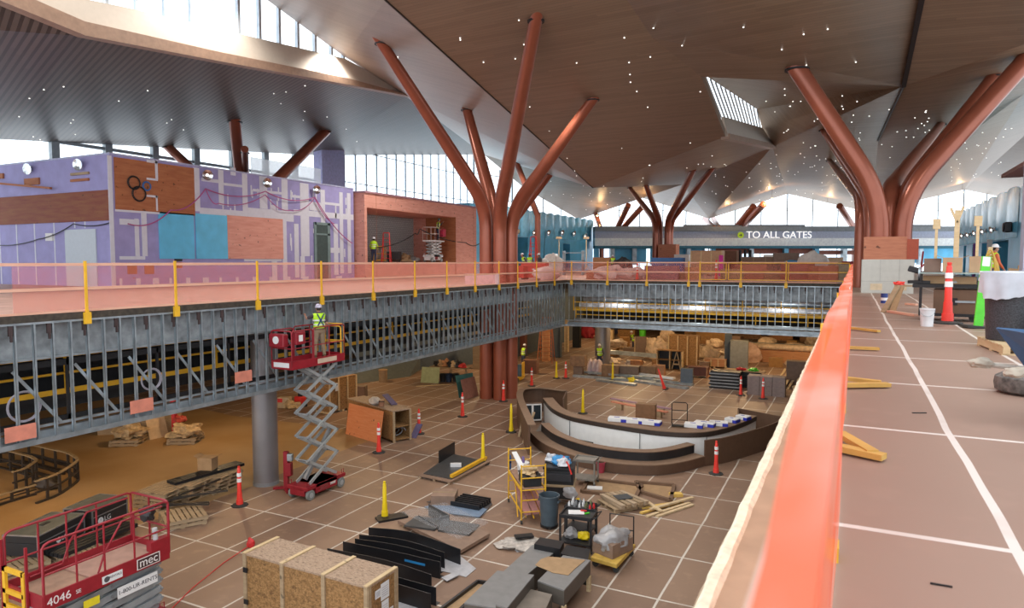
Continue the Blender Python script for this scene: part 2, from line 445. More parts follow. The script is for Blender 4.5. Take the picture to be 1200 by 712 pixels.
# dark shadow joint between the two brown bays
mb = MB(); mb.beam(v_['d00'], v_['d0'], .16, .12); mb.beam(v_['d0'], v_['d1'], .16, .12); mb.beam(v_['d1'], v_['d2'], .06, .06); mb.build('trim_1', M_dark)['kind'] = 'structure'
mb = MB(); mb.beam(v_['c00'], v_['c0'], .05, .08); mb.beam(v_['c0'], v_['tip'], .05, .08); mb.build('trim_2', M_dark)['kind'] = 'structure'
# west clerestory: timber lip, white upstand, glazing
M_soff = mat('cream painted upstand', (.50,.45,.39), .6, 0, .03); M_lip = mat('timber lip', (.30,.20,.145), .5)
def band(P, h, th, m, name, dx=.25):
    mb = MB(); n = len(P); vs = []
    for p in P: vs += [p, p+Vector((dx,0,0)), p+Vector((dx,0,h if not isinstance(h, list) else h[P.index(p)])), p+Vector((0,0,h if not isinstance(h, list) else h[P.index(p)]))]
    fs = [(0,1,2,3), tuple((n-1)*4+i for i in (3,2,1,0))]
    for i in range(n-1):
        a = i*4
        for k in range(4): fs.append((a+k, a+4+k, a+4+(k+1)%4, a+(k+1)%4))
    mb.add(vs, fs); return struct(mb.build(name, m))
Lp = [v_['l0'], v_['l1'], atx(250,72,LX), v_['l2'], v_['l3']]
band([p+Vector((0,0,-.05)) for p in Lp], [.55,.5,.4,.35,.05], 0, M_lip, 'trim_3', .45)
sill = [atx(x, y, LX) for x, y in ((101,0),(145,9),(403,69))]
s0 = sill[0]+(sill[0]-sill[1])*9
S_pts = [s0, sill[0], sill[1], sill[2], v_['l3']+Vector((0,0,.02))]
def interpY(P, y):
    for a, b in zip(P[:-1], P[1:]):
        if a.y <= y <= b.y: return a.lerp(b, (y-a.y)/(b.y-a.y))
    return (P[0] if y < P[0].y else P[-1]).copy()
ys = sorted([p.y for p in Lp[1:-1]]+[p.y for p in S_pts[1:-1]]+[max(Lp[0].y, s0.y), Lp[-1].y])
mb = MB(); vs = []
for y in ys:
    a = interpY(Lp, y); c = interpY(S_pts, y); vs += [(LX+.05,y,a.z+.2),(LX+.2,y,a.z+.2),(LX+.2-.1,y,c.z),(LX-.1,y,c.z)]
fs = []
for i in range(len(ys)-1):
    a = i*4
    for k in range(4): fs.append((a+k, a+4+k, a+4+(k+1)%4, a+(k+1)%4))
mb.add(vs, fs); struct(mb.build('trim_4', M_soff))
T_pts = [v_['t0'], v_['t1'], v_['t2'], v_['l3']]
M_mul = mat('pale aluminium mullion', (.50,.56,.62), .4, .4); M_mulg = mat('grey mullion', (.30,.34,.36), .5, .2)
win = bpy.data.objects.new('window_1', None); COL.objects.link(win); struct(win)
gl = MB(); fr = MB()
y = ys[0]+.2
y_end = v_['t2'].y
yy = [y]
while yy[-1] < y_end-.05: yy.append(min(yy[-1]+1.25, y_end))
for a, b in zip(yy[:-1], yy[1:]):
    gl.add([(LX-.05,a,interpY(S_pts,a).z),(LX-.05,b,interpY(S_pts,b).z),(LX-.05,b,interpY(T_pts,b).z),(LX-.05,a,interpY(T_pts,a).z)], [(0,1,2,3)])
for a in yy: fr.box((LX-.16,a-.07,interpY(S_pts,a).z-.05),(LX+.02,a+.07,interpY(T_pts,a).z+.1))
gl.build('pane', M_glass, win); fr.build('window_frame', M_mul, win)
# east clerestory (small)
u_ = (v_['w2']-v_['w1']).normalized(); mb = MB()
def wq(mb, P, dep=.15):
    n_ = wn_.normalized()*dep; k = len(P); mb.add([p for p in P]+[p+n_ for p in P], [tuple(range(k)), tuple(range(k,2*k))[::-1]]+[(i,(i+1)%k,k+(i+1)%k,k+i) for i in range(k)])
s1 = atp(845,137,*wpl); s2 = atp(891,150,*wpl)
su0 = s1.copy()
wq(mb, [v_['w1'], v_['w2'], s2, s1]); struct(mb.build('trim_5', M_soff))
mb = MB(); mb.beam(v_['w0'], v_['w2'], .5, .3); struct(mb.build('trim_6', M_lip))
win = bpy.data.objects.new('window_2', None); COL.objects.link(win); struct(win)
g0 = v_['g0']; gl = MB(); gl.add([s1, s2, v_['g2'], v_['g1']], [(0,1,2,3)]); gl.build('pane', M_glass, win)
fr = MB()
for i in range(13):
    t = i/12; a = su0.lerp(s2, t); b = g0.lerp(v_['g2'], t); fr.beam(a, b, .07, .07)
fr.build('window_frame', M_mul, win)

# ---- west glass wall
def glass_wall(name, A, Bp, z0, ztop, ncol, rows, mw=.12, mm=None):
    """A,Bp plan points; ztop(t) height; rows list of rail heights"""
    win = bpy.data.objects.new(name, None); COL.objects.link(win); struct(win)
    A = Vector((A[0],A[1],0)); Bp = Vector((Bp[0],Bp[1],0)); gl = MB(); fr = MB(); d = (Bp-A).normalized()
    for i in range(ncol):
        t0, t1 = i/ncol, (i+1)/ncol; a = A.lerp(Bp,t0); b = A.lerp(Bp,t1)
        gl.add([a+Vector((0,0,z0)), b+Vector((0,0,z0)), b+Vector((0,0,ztop(t1)+.3)), a+Vector((0,0,ztop(t0)+.3))], [(0,1,2,3)])
    for i in range(ncol+1):
        t = i/ncol; a = A.lerp(Bp,t); fr.beam(a+Vector((0,0,z0)), a+Vector((0,0,ztop(t)+.3)), mw, mw*1.4, up=d)
    for z in rows: fr.beam(A+Vector((0,0,z)), Bp+Vector((0,0,z)), mw*.6, mw*.6)
    gl.build('pane', M_glass, win); fr.build('window_frame', mm or M_mulg, win); return win
A_pts = [v_['a0'], v_['a1'], v_['a2'], v_['a3'], v_['z1']]
ya, yb, yc = -8, atx(403,190,WX).y, v_['z0'].y
glass_wall('window_3', (WX,ya), (WX,atx(377,190,WX).y), 0, lambda t: interpY(A_pts, ya+(atx(377,190,WX).y-ya)*t).z, 17, [5.2, 8.2], .32)
glass_wall('window_4', (WX,yb), (WX,yc), 0, lambda t: interpY(A_pts, yb+(yc-yb)*t).z, 15, [2.5,5.5,8.5,11.5], .12, M_mul)
z1p = v_['z1']
glass_wall('window_5', (WX,yc), (z1p.x,z1p.y), 0, lambda t: v_['z0'].z+(z1p.z-v_['z0'].z)*t, 4, [5.5,9.,12.], .14)
fz = [v_['z1'], v_['z2'], v_['z3'], v_['z4'], v_['z5'], v_['z6'], v_['z6b'], v_['z7'], v_['z8'], v_['z9']]
for i in range(len(fz)-1):
    a, b = fz[i], fz[i+1]; n = max(1, round((Vector((b.x-a.x, b.y-a.y, 0))).length/3.4))
    glass_wall('window_%d' % (6+i), (a.x,a.y), (b.x,b.y), 0, lambda t, a=a, b=b: a.z+(b.z-a.z)*t, n, [8.6] if i > 1 else [6.,8.6,11.], .09)
# white service core and purple pier against the west glass
c0 = atx(295,200,-38.5); c1 = atx(376,200,-38.5)
M_sheet = net_mat('white translucent sheeting', (.95,.95,.95), .5)
struct(MB().box((-38.6,c0.y,0),(-38.5,c1.y,8.6)).build('wall_west', M_sheet))
# ================================================================ LOWER ROOM SHELL
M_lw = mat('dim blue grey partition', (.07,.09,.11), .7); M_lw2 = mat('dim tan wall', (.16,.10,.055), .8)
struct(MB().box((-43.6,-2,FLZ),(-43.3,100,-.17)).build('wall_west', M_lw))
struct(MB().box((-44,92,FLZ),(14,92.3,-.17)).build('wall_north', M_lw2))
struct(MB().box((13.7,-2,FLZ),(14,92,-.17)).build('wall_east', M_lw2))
def wallseg(name, p, q, z0, z1, m, th=.25):
    d = Vector((q.x-p.x, q.y-p.y, 0)); a = math.atan2(d.y, d.x)
    o = MB().box((0,0,0),(d.length,th,z1-z0)).build(name, m); o.location = (p.x,p.y,z0); o.rotation_euler = (0,0,a); return struct(o)
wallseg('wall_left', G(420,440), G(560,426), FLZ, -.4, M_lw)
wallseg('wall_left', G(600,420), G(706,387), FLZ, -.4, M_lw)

# ================================================================ STUD FASCIAS
M_beam = mat('mottled galvanised girder', (.27,.30,.32), .55, .3, .4, 3)
M_clip = mat('rusty black clip', (.05,.03,.03), .7); M_edge = mat('dark slab edge', (.05,.04,.03), .8, 0, .4, 8)
M_ipa = mat('insulation foil', (.72,.74,.78), .3, .35, .25, 6, .8)
ZB = -2.93
def fascia(origin, ang, length, label, nstud, braces, back):
    t = T('stud_framed_fascia', label, 'wall framing', origin, ang)
    # local x along the edge, y inwards (behind the face), z down from the deck
    mb = B(((0,-.02,-.17),(length,.05,0))); mb.build('slab_edge', M_edge, t)
    mb = MB(); mb.box((0,.32,-1.02),(length,.40,-.17)); mb.box((0,.22,-1.06),(length,.44,-1.01)); mb.build('girder', M_beam, t)
    sp = length/nstud
    for i in range(nstud):
        x = sp*(i+.5); mb = MB()
        mb.box((x-.022,.0,ZB),(x+.022,.012,-.17)); mb.box((x-.022,.0,ZB),(x-.018,.09,-.17))
        o = mb.build('stud', M_steel, t)
    mb = MB(); mb.box((0,-.005,ZB-.03),(length,.10,ZB)); mb.box((0,-.012,ZB-.03),(length,-.002,ZB+.09)); mb.box((0,-.004,-.22),(length,.09,-.17)); mb.build('track', M_steel, t)
    mb = MB()
    mb.box((0,.16,ZB+.30),(length,.2,ZB+.36)); mb.box((0,.2,ZB+.02),(length,.34,ZB+.22)); mb.build('blocking', M_steel, t)
    mb = MB()
    for i in range(braces):
        x = (i+.2)*length/braces; mb.beam((x,.14,-1.25),(x+1.0,.14,ZB+.35),.07,.02, up=(0,1,0))
    if braces: mb.build('brace', M_steel, t)
    for i in range(nstud//2):
        mb = MB(); x = sp*(i*2+1.2); mb.box((x,.015,-.45),(x+.09,.06,-.17)); mb.box((x+.03,.0,-.58),(x+.07,.05,-.40))
        mb.build('clip', M_clip, t)
    return t
fL = fascia((EX, 5.5, 0), R(90), EY-5.5, 'long grey metal stud fascia hanging under the deck above the crate floor', 88, 26, 1)
fF = fascia((EX, EY, 0), 0, RX-EX, 'grey metal stud fascia of the far deck edge with foil ducts behind', 40, 0, 1)
# dark soffit structure and services behind the studs
def rail_yellow(name, A, Bv, z, label, post=2.4):
    t = T(name, label, 'guard rail', (A[0],A[1],z)); d = Vector((Bv[0]-A[0],Bv[1]-A[1],0)); L_ = d.length; t.rotation_euler = (0,0,math.atan2(d.y,d.x))
    mb = MB()
    for h in (1.0,.55): mb.box((0,-.03,h-.03),(L_,.03,h+.03))
    mb.build('rail', M_yellow, t)
    B(((0,-.01,0),(L_,.015,.14))).build('toe_board', M_yellow, t)
    n = int(L_/post)
    for i in range(n+1): B(((i*post-.025,-.03,0),(i*post+.025,.03,1.02))).build('post', M_yellow, t)
    return t
def plain(mb, name, m, label, cat, smooth=False, group=None, **k):
    o = mb.build(name, m, None, smooth, **k); return tag(o, label, cat, group)
# catwalk under the left deck
plain(B(((EX-2.95,6,-2.42),(EX-2.15,40,-2.30))), 'service_catwalk', M_dark, 'dark catwalk deck behind the long stud fascia', 'catwalk')
rail_yellow('catwalk_rail', (EX-2.15,6), (EX-2.15,40), -2.30, 'yellow guard rail of the catwalk behind the long stud fascia')
plain(B(((EX+.3,EY+1.1,ZB),(RX-.3,EY+2.6,ZB+.12))), 'service_catwalk', M_dark, 'dark catwalk deck behind the far stud fascia', 'catwalk')
rail_yellow('catwalk_rail', (EX+.3,EY+.95), (RX-.3,EY+.95), ZB+.12, 'lower yellow guard rail behind the far stud fascia', 2.8)
rail_yellow('catwalk_rail', (EX+.3,EY+.55), (RX-.3,EY+.55), -1.98, 'upper yellow guard rail behind the far stud fascia', 2.1)
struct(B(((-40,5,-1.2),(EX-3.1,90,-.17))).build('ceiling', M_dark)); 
struct(B(((EX-3.1,6,ZB+.1),(EX-3.0,EY,-.17))).build('wall_left', mat('void shade backing', (.02,.022,.025), .9)))  # near-black sheet painted to stand for the unlit depth behind the studs
struct(B(((EX,EY+3.1,ZB+.0),(RX,EY+3.2,-.17))).build('wall_far', MATS['void shade backing']))
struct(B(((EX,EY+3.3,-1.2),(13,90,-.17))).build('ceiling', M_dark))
def duct(p, q, r, name, label, m=None):
    mb = MB(); n = 110; pts = [Vector(p).lerp(Vector(q), i/n) for i in range(n+1)]
    rs = [r*(1+.22*noise.noise(Vector((i*1.3,r,0)))) for i in range(n+1)]
    return plain(mb.tube(pts, rs, 12), name, m or M_ipa, label, 'duct', True)
duct((EX+.3,EY+1.8,-1.75),(RX-.3,EY+1.8,-1.75), .27, 'foil_duct', 'silver foil wrapped duct running behind the far stud fascia')
duct((EX+.3,EY+2.5,-1.35),(RX-.3,EY+2.5,-1.35), .2, 'foil_duct', 'thinner silver duct above the foil wrapped duct behind the far fascia', M_steel)
duct((EX+.3,EY+.75,-2.62),(RX-.3,EY+.75,-2.62), .13, 'pipe_run', 'grey pipe low behind the far stud fascia', M_steel)
duct((EX-2.6,7,-1.2),(EX-2.6,40,-1.2), .16, 'pipe_run', 'grey pipe behind the long stud fascia', M_grey)
# steel hangers and diagonal truss web behind the left fascia
mb = MB()
for i in range(10):
    y = 7.5+i*2.4; mb.box((EX-.56,y-.03,ZB+.3),(EX-.50,y+.03,-1.15))
mb.box((EX-.58,6,ZB+.30),(EX-.50,31.5,ZB+.42)); mb.box((EX-.58,6,-1.3),(EX-.50,31.5,-1.15))
plain(mb, 'steel_truss', M_dark, 'steel truss blackened for void shade just behind the long stud fascia', 'truss')  # drawn near-black so it sinks into the shade under the girder
M_pinkply = mat('pink plywood patch', (.62,.22,.15), .7)
for (x, y) in ((24,507),(166,475),(285,441)):
    p = atx(x, y, EX+.03); plain(B(((p.x,p.y-.32,p.z-.17),(p.x+.02,p.y+.32,p.z+.17))), 'plywood_patch', M_pinkply,
      {24:'pink plywood patch low on the studs above the curved steel frame',166:'pink plywood patch on the studs above the rubbish pallets',285:'pink plywood patch on the studs beside the grey round column'}[x], 'plywood patch')
def hose(c, r, name, label, m, x=EX-.35):
    mb = MB()
    for k in range(2): mb.tube([(x+.02*k,c.y+(r+k*.03)*math.cos(a*math.pi/12)*1.,c.z+(r+.02*k)*math.sin(a*math.pi/12)) for a in range(24)], .018, 6, True)
    return plain(mb, name, m, label, 'cable coil')
M_cable = mat('grey cable sheath', (.38,.36,.42), .5)
hose(atx(28,476,EX-.35), .33, 'cable_coil', 'grey cable coil hanging behind the studs above the curved steel frame', M_cable)
hose(atx(177,444,EX-.35), .27, 'cable_coil', 'grey cable coil hanging behind the studs left of the raised lift', M_cable)

# ================================================================ DECK GUARD RAILS
M_net = net_mat('pink safety netting', (.82,.22,.16), .32)
M_netR = net_mat('orange safety netting', (.95,.22,.11), .72, (.85,.46,.38))  # second colour paints pale plastic highlights over the crumpled mesh
M_railw = ply_mat('pinkish rail lumber', (.66,.34,.24), (.74,.44,.32), 1, False)
def guard(origin, ang, length, posts, label, top=1.16, netlabel=None, net=True, n0=0.):
    t = T('guard_railing', label, 'guard railing', origin, ang)
    for (z, nm) in ((top-.07,'top_rail'),(.52,'mid_rail')):
        B(((0,-.02,z),(length,.018,z+.07))).build(nm, M_railw, t)
    B(((0,-.02,.0),(length,.018,.05))).build('toe_board', M_railw, t)
    for x in posts:
        mb = MB(); mb.box((x-.03,-.06,-.04),(x+.03,-.02,top+.05)); mb.box((x-.035,-.075,-.28),(x+.035,-.02,.04)); mb.box((x-.08,-.09,-.30),(x+.08,-.02,-.02)); mb.build('post', M_yellow, t)
    if net:
        mb = MB(); nn = int(length*2)
        mb.grid(lambda u, v: (n0+u*(length-n0), .03+.02*math.sin(u*length*2.1)+.015*noise.noise(Vector((u*length,v*3,0))), .02+v*(top-.02+.01*math.sin(u*length*3))), nn, 5)
        mb.build('netting', M_net, t, True)
    return t
Y0 = 5.5
postY = [atx(x, 350, EX).y-Y0 for x in (100,205,301,376,436.5,485.5,523,556,584,606,628,649)]
guard((EX,Y0,0), R(90), EY-Y0, postY, 'long pink netted guard railing with yellow posts on the left deck edge', n0=atx(15,330,EX).y-Y0)
postX = [aty(x, 340, EY).x-EX for x in (670,712,758,807,820,868,921)]
guard((EX,EY,0), 0, RX-EX-.3, postX, 'pink netted guard railing with yellow posts on the far deck edge')
# yellow gate frames of the far railing
for (xa, xb, lab) in ((820,851,'yellow metal gate frame in the far railing, beside the post near the red cone'),(853,921,'long yellow gate frame in the far railing'),(923,995,'yellow gate frame at the end of the far railing by the column')):
    a = aty(xa,340,EY-.08); b = aty(xb,340,EY-.08); t = T('swing_gate', lab, 'gate', (a.x,EY-.1,.02)); L_ = b.x-a.x
    mb = MB(); mb.box((0,-.02,.1),(.04,.02,1.1)); mb.box((L_-.04,-.02,.1),(L_,.02,1.1)); mb.build('upright', M_yellow, t)
    mb = MB()
    for z in (.1,.56,1.06): mb.box((0,-.02,z),(L_,.02,z+.04))
    mb.build('rail', M_yellow, t)
# near railing at the right hand walkway
t = T('guard_railing', 'orange netted timber guard railing right in front of the viewer', 'guard railing', (0,0,0))
YE = 27.0
mb = MB(); mb.box((-.052,-.3,.93),(-.016,YE,.995)); mb.build('top_rail', mat('highlit rail lumber', (.62,.52,.45), .7), t)  # top rail paled: the bright streak along it is in the colour
mb = MB(); mb.box((-.09,-.3,.5),(-.05,YE,.59)); mb.build('mid_rail', M_railw, t)
for i in range(9):
    y = 3.0+i*3.0
    mb = MB(); mb.box((-.11,y-.03,.0),(-.06,y+.03,1.08 if i > 6 else .95)); mb.box((-.16,y-.05,-.02),(-.02,y+.05,.06)); mb.build('post', M_yellow, t)
for (x0,y0,x1,y1) in ((999,532,1036,541),(999,456,1041,454),(997,410,1030,411),(996,386,1030,390)):
    a = K(x0,y0); b = K(x1,y1); mb = MB(); mb.beam((-.05,a.y,.035),(b.x,b.y,.03),.085,.035)
    if x0 == 999: mb.beam((-.05,a.y+.32,.05),(b.x-.06,b.y+.03,.04),.07,.035)
    mb.build('foot', mat('yellowed lumber', (.55,.33,.08), .7), t)
mb = MB()
def netf(u, v):
    y = -.3+u*(YE+.3); w = noise.noise(Vector((y*1.1,0,0)))
    # profile: from the outer side over the top rail and down to the deck on the walkway side
    q = .045 if y < .45 else (.045+.032*(y-.45)/.8 if y < 1.25 else .077)
    P = [(-q*1.5-.02,.35),(-q*1.2-.02,.62),(-q-.008,.92),(-q,1.005),(-.012,1.01),(-.012,.9),(-.022,.5),(-.03,.02)]
    k = v*(len(P)-1); i = min(int(k), len(P)-2); f = k-i
    x = P[i][0]*(1-f)+P[i+1][0]*f; z = P[i][1]*(1-f)+P[i+1][1]*f
    s = .012*math.sin(y*2.3+z*4)+.018*w*(1.2-z)
    if y > 20: z *= 1+.09*(y-20)/7
    if y < 4: s *= .3
    return (x+s*min(1,max(.15,y*.4)), y, z+.012*math.sin(y*3.1)*(z if z < .99 else .6))
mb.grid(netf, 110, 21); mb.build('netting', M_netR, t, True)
# ledge kerb outside the near railing
M_sill = mat('pale foam strip', (.80,.70,.52), .9, 0, .15, 20, .6)
mb = MB()
mb.grid(lambda u, v: (RX+.012-.032*math.cos(v*6.28)+.012*noise.noise(Vector((u*160,v*2,0))), -.5+u*(EY-.5), .0+.02*math.sin(v*6.28)+.012), 300, 6)
plain(mb, 'edge_strip', M_sill, 'ragged pale foam strip along the outer edge of the near walkway', 'edge strip')
plain(B(((RX,-.5,0),(-.05,27,.012))), 'ledge_board', mat('tan plywood ledge', (.42,.27,.17), .7), 'tan plywood ledge outside the orange railing', 'board')

# ================================================================ TREE COLUMNS
def bez(p0, p1, p2, n):
    return [p0*(1-t)**2+p1*2*t*(1-t)+p2*t*t for t in [i/n for i in range(n+1)]]
def tree(name, label, foot, z0, pipes, r, group=None):
    """pipes: (offset x, offset y, bend height, tip point, tip radius factor)"""
    t = T(name, label, 'column', (foot.x, foot.y, z0))
    O = Vector((foot.x, foot.y, z0))
    for (ox, oy, zb, tip, k) in pipes:
        a = Vector((foot.x+ox, foot.y+oy, z0)); b = Vector((a.x, a.y, zb)); d = (tip-b); up = d.normalized()
        e = b+up*1.5; st = Vector((b.x,b.y,zb-1.4))
        pts = [a, st]+bez(st, b, e, 10)[1:]; n = 6; last = tip+up*.6
        pts += [e.lerp(last, i/n) for i in range(1, n+1)]
        rr = [r]*(len(pts)-n)+[r*(1-(1-k)*i/n) for i in range(1, n+1)]
        MB().tube([p-O for p in pts], rr, 20).build('branch', M_copper, t, True)
        # dark slot where it meets the ceiling
        MB().use(M_dark).lathe([(r*k*1.35,-.03),(r*k*1.35,.03)], tip-O-Vector((0,0,.06)), 18).build('collar', M_dark, t)
    return t
def H(px, py):
    h = ceil_hit(px, py)
    if h is None: h = atz(px, py, 8); print('NOHIT', px, py)
    return h
m0 = G(585,466)
def rel(foot, px, y, d=0):  # lateral offset of a pipe from the foot, as seen
    p = atd(px, y, (foot-CAM).dot(HF)); return p.x-foot.x, p.y-foot.y
def pip(foot, px, y, zb, tx, ty, k=.8, fwd=0):
    ox, oy = rel(foot, px, y); return (ox-HF.x*fwd*-1, oy+HF.y*fwd, zb, H(tx, ty), k)
tree('tree_column', 'copper red steel tree column with four branches rising through both decks', m0, FLZ,
  [pip(m0,570,460,4.3,447,50,.62,0), pip(m0,579,460,4.0,547,128,.7,.5), pip(m0,586,460,4.0,628,23,.62,-.35), pip(m0,599,460,3.9,695,116,.62,.1)], .37)
m1 = K(1040,340); m1 = atd(1040,340,26.75); m1.z = 0
tree('tree_column', 'large copper red tree column standing on the boxed base by the walkway', m1, 0,
  [pip(m1,1027,340,3.7,934,80,1.,-.1), pip(m1,1053,340,3.7,1210,62,1.,-.1), pip(m1,1056,340,3.6,1166,88,.7,.35), pip(m1,1041,340,3.9,1103,145,.6,.3)], .345)
m1b = atd(1014,330,31.); m1b.z = 0
tree('tree_column', 'thinner copper red branched column just left of the boxed column', m1b, 0,
  [pip(m1b,1018,330,3.9,965,152,.7,0), pip(m1b,1014,330,4.0,972,188,.7,.5)], .28)
m2 = atd(776,300,74.); m2.z = 0
tree('tree_column', 'copper red tree column in the distance left of the gates sign', m2, 0,
  [pip(m2,768,300,5.5,738,220,.7,0), pip(m2,774,300,5.5,757,217,.7,.6), pip(m2,781,300,5.5,812,200,.7,-.4), pip(m2,785,300,5.5,834,198,.7,0)], .34)
q = atd(771,303,73.2); MB().box((0,0,0),(1.9,1.6,3.0)).build('plywood_collar', M_plyr, None).location = (q.x,q.y,0); o_ = bpy.data.objects['plywood_collar']; tag(o_, 'plywood box around the foot of the far tree column', 'enclosure'); o_.name = 'column_boxing'
# branches rising behind the purple building and at the far glass
def lone(x0, y0, d, x1, y1, r, label, z0=0):
    a = atd(x0, y0, d); tip = H(x1, y1); u = (tip-a).normalized(); bnd = a-u*1.2; foot = Vector((bnd.x,bnd.y,0))
    t = T('raking_column', label, 'column', tuple(foot))
    MB().tube([p-foot for p in (foot, bnd-Vector((0,0,.5)), bnd, bnd+u*.5, tip+u*.5)], r, 16).build('shaft', M_copper, t, True); MB().lathe([(r*1.3,-.03),(r*1.3,.03)], tip-foot-Vector((0,0,.06)), 16).build('collar', M_dark, t); return t
lone(281,200,46,275,142,.36,'upright copper red column behind the purple building')
lone(327,208,44,381,154,.36,'copper red column leaning right beside the white service core')
lone(217,191,46,197,172,.3,'short copper red branch leaning left behind the purple building')
lone(288,205,47,287,178,.22,'thin copper red column close behind the upright one at the purple building')
lone(610,248,66,643,204,.42,'copper red branch leaning right above the blue building')
lone(625,190+50,70,605,190,.3,'copper red branch rising beside the main tree, above the blue building')
for (a, b, d, c, e, r, l) in ((724,266,90,735,243,.35,'far copper red branch leaning right near the end of the blue building'),(731,266,90,752,243,.35,'second far copper red branch leaning right of the blue building'),(704,268,90,698,250,.3,'far copper red branch leaning left over the blue building end'),
   (863,266,92,881,244,.4,'far raking column above the gates sign, steeper of its pair'),(870,266,92,893,241,.4,'far raking column above the gates sign, flatter of its pair'),(836,266,92,826,256,.35,'short far branch left of the gates sign'),(842,266,92,836,256,.35,'short far branch beside the sign end'),(1000,266,92,985,243,.4,'far raking column left of the boxed column')):
    lone(a,b,d,c,e,r,l)
# boxed base of the right tree
p0 = K(1009,343); pb = T('column_enclosure', 'pale panelled box with plywood collar around the base of the large column', 'enclosure', (p0.x,p0.y,0))
L_ = K(1070,344).x-p0.x
hb = 43/800*(p0-CAM).dot(HF); 
M_pal = mat('pale grey panel', (.50,.50,.46), .6, 0, .05)
mb = MB(); mb.box((0,0,0),(L_,1.6,1.27)); mb.build('panel_box', M_pal, pb, bevel=.01)
mb = MB()
for x in (0,.62,1.25,L_): mb.box((x-.008,-.006,.45),(x+.008,0,1.27))
mb.box((0,-.006,.44),(L_,0,.455)); mb.build('seam', mat('seam grey', (.38,.38,.36)), pb)
for x in (.3,1.1): MB().box((x,-.012,.12),(x+.4,-.002,.36)).build('opening_cover', mat('tan cover', (.62,.50,.34)), pb)
MB().box((.05,.05,1.27),(L_-.25,1.5,2.12)).build('plywood_collar', M_plyr, pb)
MB().box((L_-.25,.02,1.27),(L_+.12,1.2,2.02)).build('plywood_wing', mat('dark red plywood', (.36,.07,.035), .7), pb)
p0 = atd(563,329,37.4)
plain(MB().box((p0.x-.1,p0.y-1.5,0),(p0.x+1.9,p0.y-1.4,.55)), 'wrapping_board', mat('pink wrap board', (.62,.42,.42), .7), 'pinkish wrap boards around the main tree column at deck level', 'wrapping')

# grey round columns below
def rcol(px, py, r, label):
    p = G(px, py); t = T('round_column', label, 'column', (p.x,p.y,FLZ))
    MB().lathe([(r,0),(r,-FLZ-.17)], n=32).build('shaft', mat('grey metal column wrap', (.26,.25,.26), .38, .5, .1, 1), t, True)
    MB().lathe([(r+.015,0),(r+.015,.12)], n=32).build('base_ring', M_grey, t, True); return t
rcol(312,566,.42,'thick grey round column beside the raised red lift')
rcol(706,430,.55,'grey round column in the background by the bundled materials')
# ================================================================ KIT OF SHAPES
def capsule(mb, a, b, ra, rb, n=12):
    a = Vector(a); b = Vector(b); d = b-a; L_ = max(d.length, 1e-4); z = d/L_
    x = z.orthogonal().normalized(); y = z.cross(x); M = Matrix(((x.x,y.x,z.x,a.x),(x.y,y.y,z.y,a.y),(x.z,y.z,z.z,a.z),(0,0,0,1)))
    prof = [(0,-ra)]+[(ra*math.cos(t), ra*math.sin(t)) for t in (-R(60),-R(30),0)]+[(rb*math.cos(t), L_+rb*math.sin(t)) for t in (0,R(30),R(60))]+[(0,L_+rb)]
    return mb.lathe(prof, (0,0,0), n, M)
def ell(mb, c, r, n=14):
    prof = [(max(math.cos(t),1e-7), math.sin(t)) for t in [R(-90+180*i/n) for i in range(n+1)]]
    M = Matrix.Translation(Vector(c)) @ Matrix.Diagonal((r[0],r[1],r[2],1)); return mb.lathe(prof, (0,0,0), n+4, M)
def remeshed(mb, name, m, parent, vox, sm=3):
    o = mb.build(name, m, None, True)
    q = o.modifiers.new('r', 'REMESH'); q.mode = 'VOXEL'; q.voxel_size = vox
    q = o.modifiers.new('s', 'SMOOTH'); q.iterations = sm; q.factor = .5
    dg = bpy.context.evaluated_depsgraph_get(); me = bpy.data.meshes.new_from_object(o.evaluated_get(dg)); o.modifiers.clear(); o.data = me
    if not me.materials: me.materials.append(m)
    me.polygons.foreach_set('use_smooth', [True]*len(me.polygons)); o.parent = parent; return o
M_skin = mat('skin', (.42,.22,.15), .6, 0, .04); M_hiviz = mat('hi-vis yellow cloth', (.50,.85,.03), .7, 0, .05)
M_refl = mat('silver reflective tape', (.75,.76,.74), .4); M_jean = mat('blue jeans', (.035,.05,.10), .9); M_khaki = mat('khaki trousers', (.27,.20,.13), .9)
M_boot = mat('work boot', (.10,.06,.03), .8); M_hatw = mat('white hard hat', (.72,.72,.74), .3); M_shirtd = mat('dark shirt', (.06,.05,.06), .9); M_harn = mat('navy harness webbing', (.02,.05,.12), .7)
POSE = dict(sh=.0, lean=0., le=(-.27,.05,1.14), lw=(-.25,.20,.93), re=(.27,.05,1.14), rw=(.25,.20,.93), lk=(-.10,.03,.50), la=(-.11,-.02,.09), rk=(.10,.03,.50), ra=(.11,-.02,.09), pz=.93, head=(0,.03,1.63))
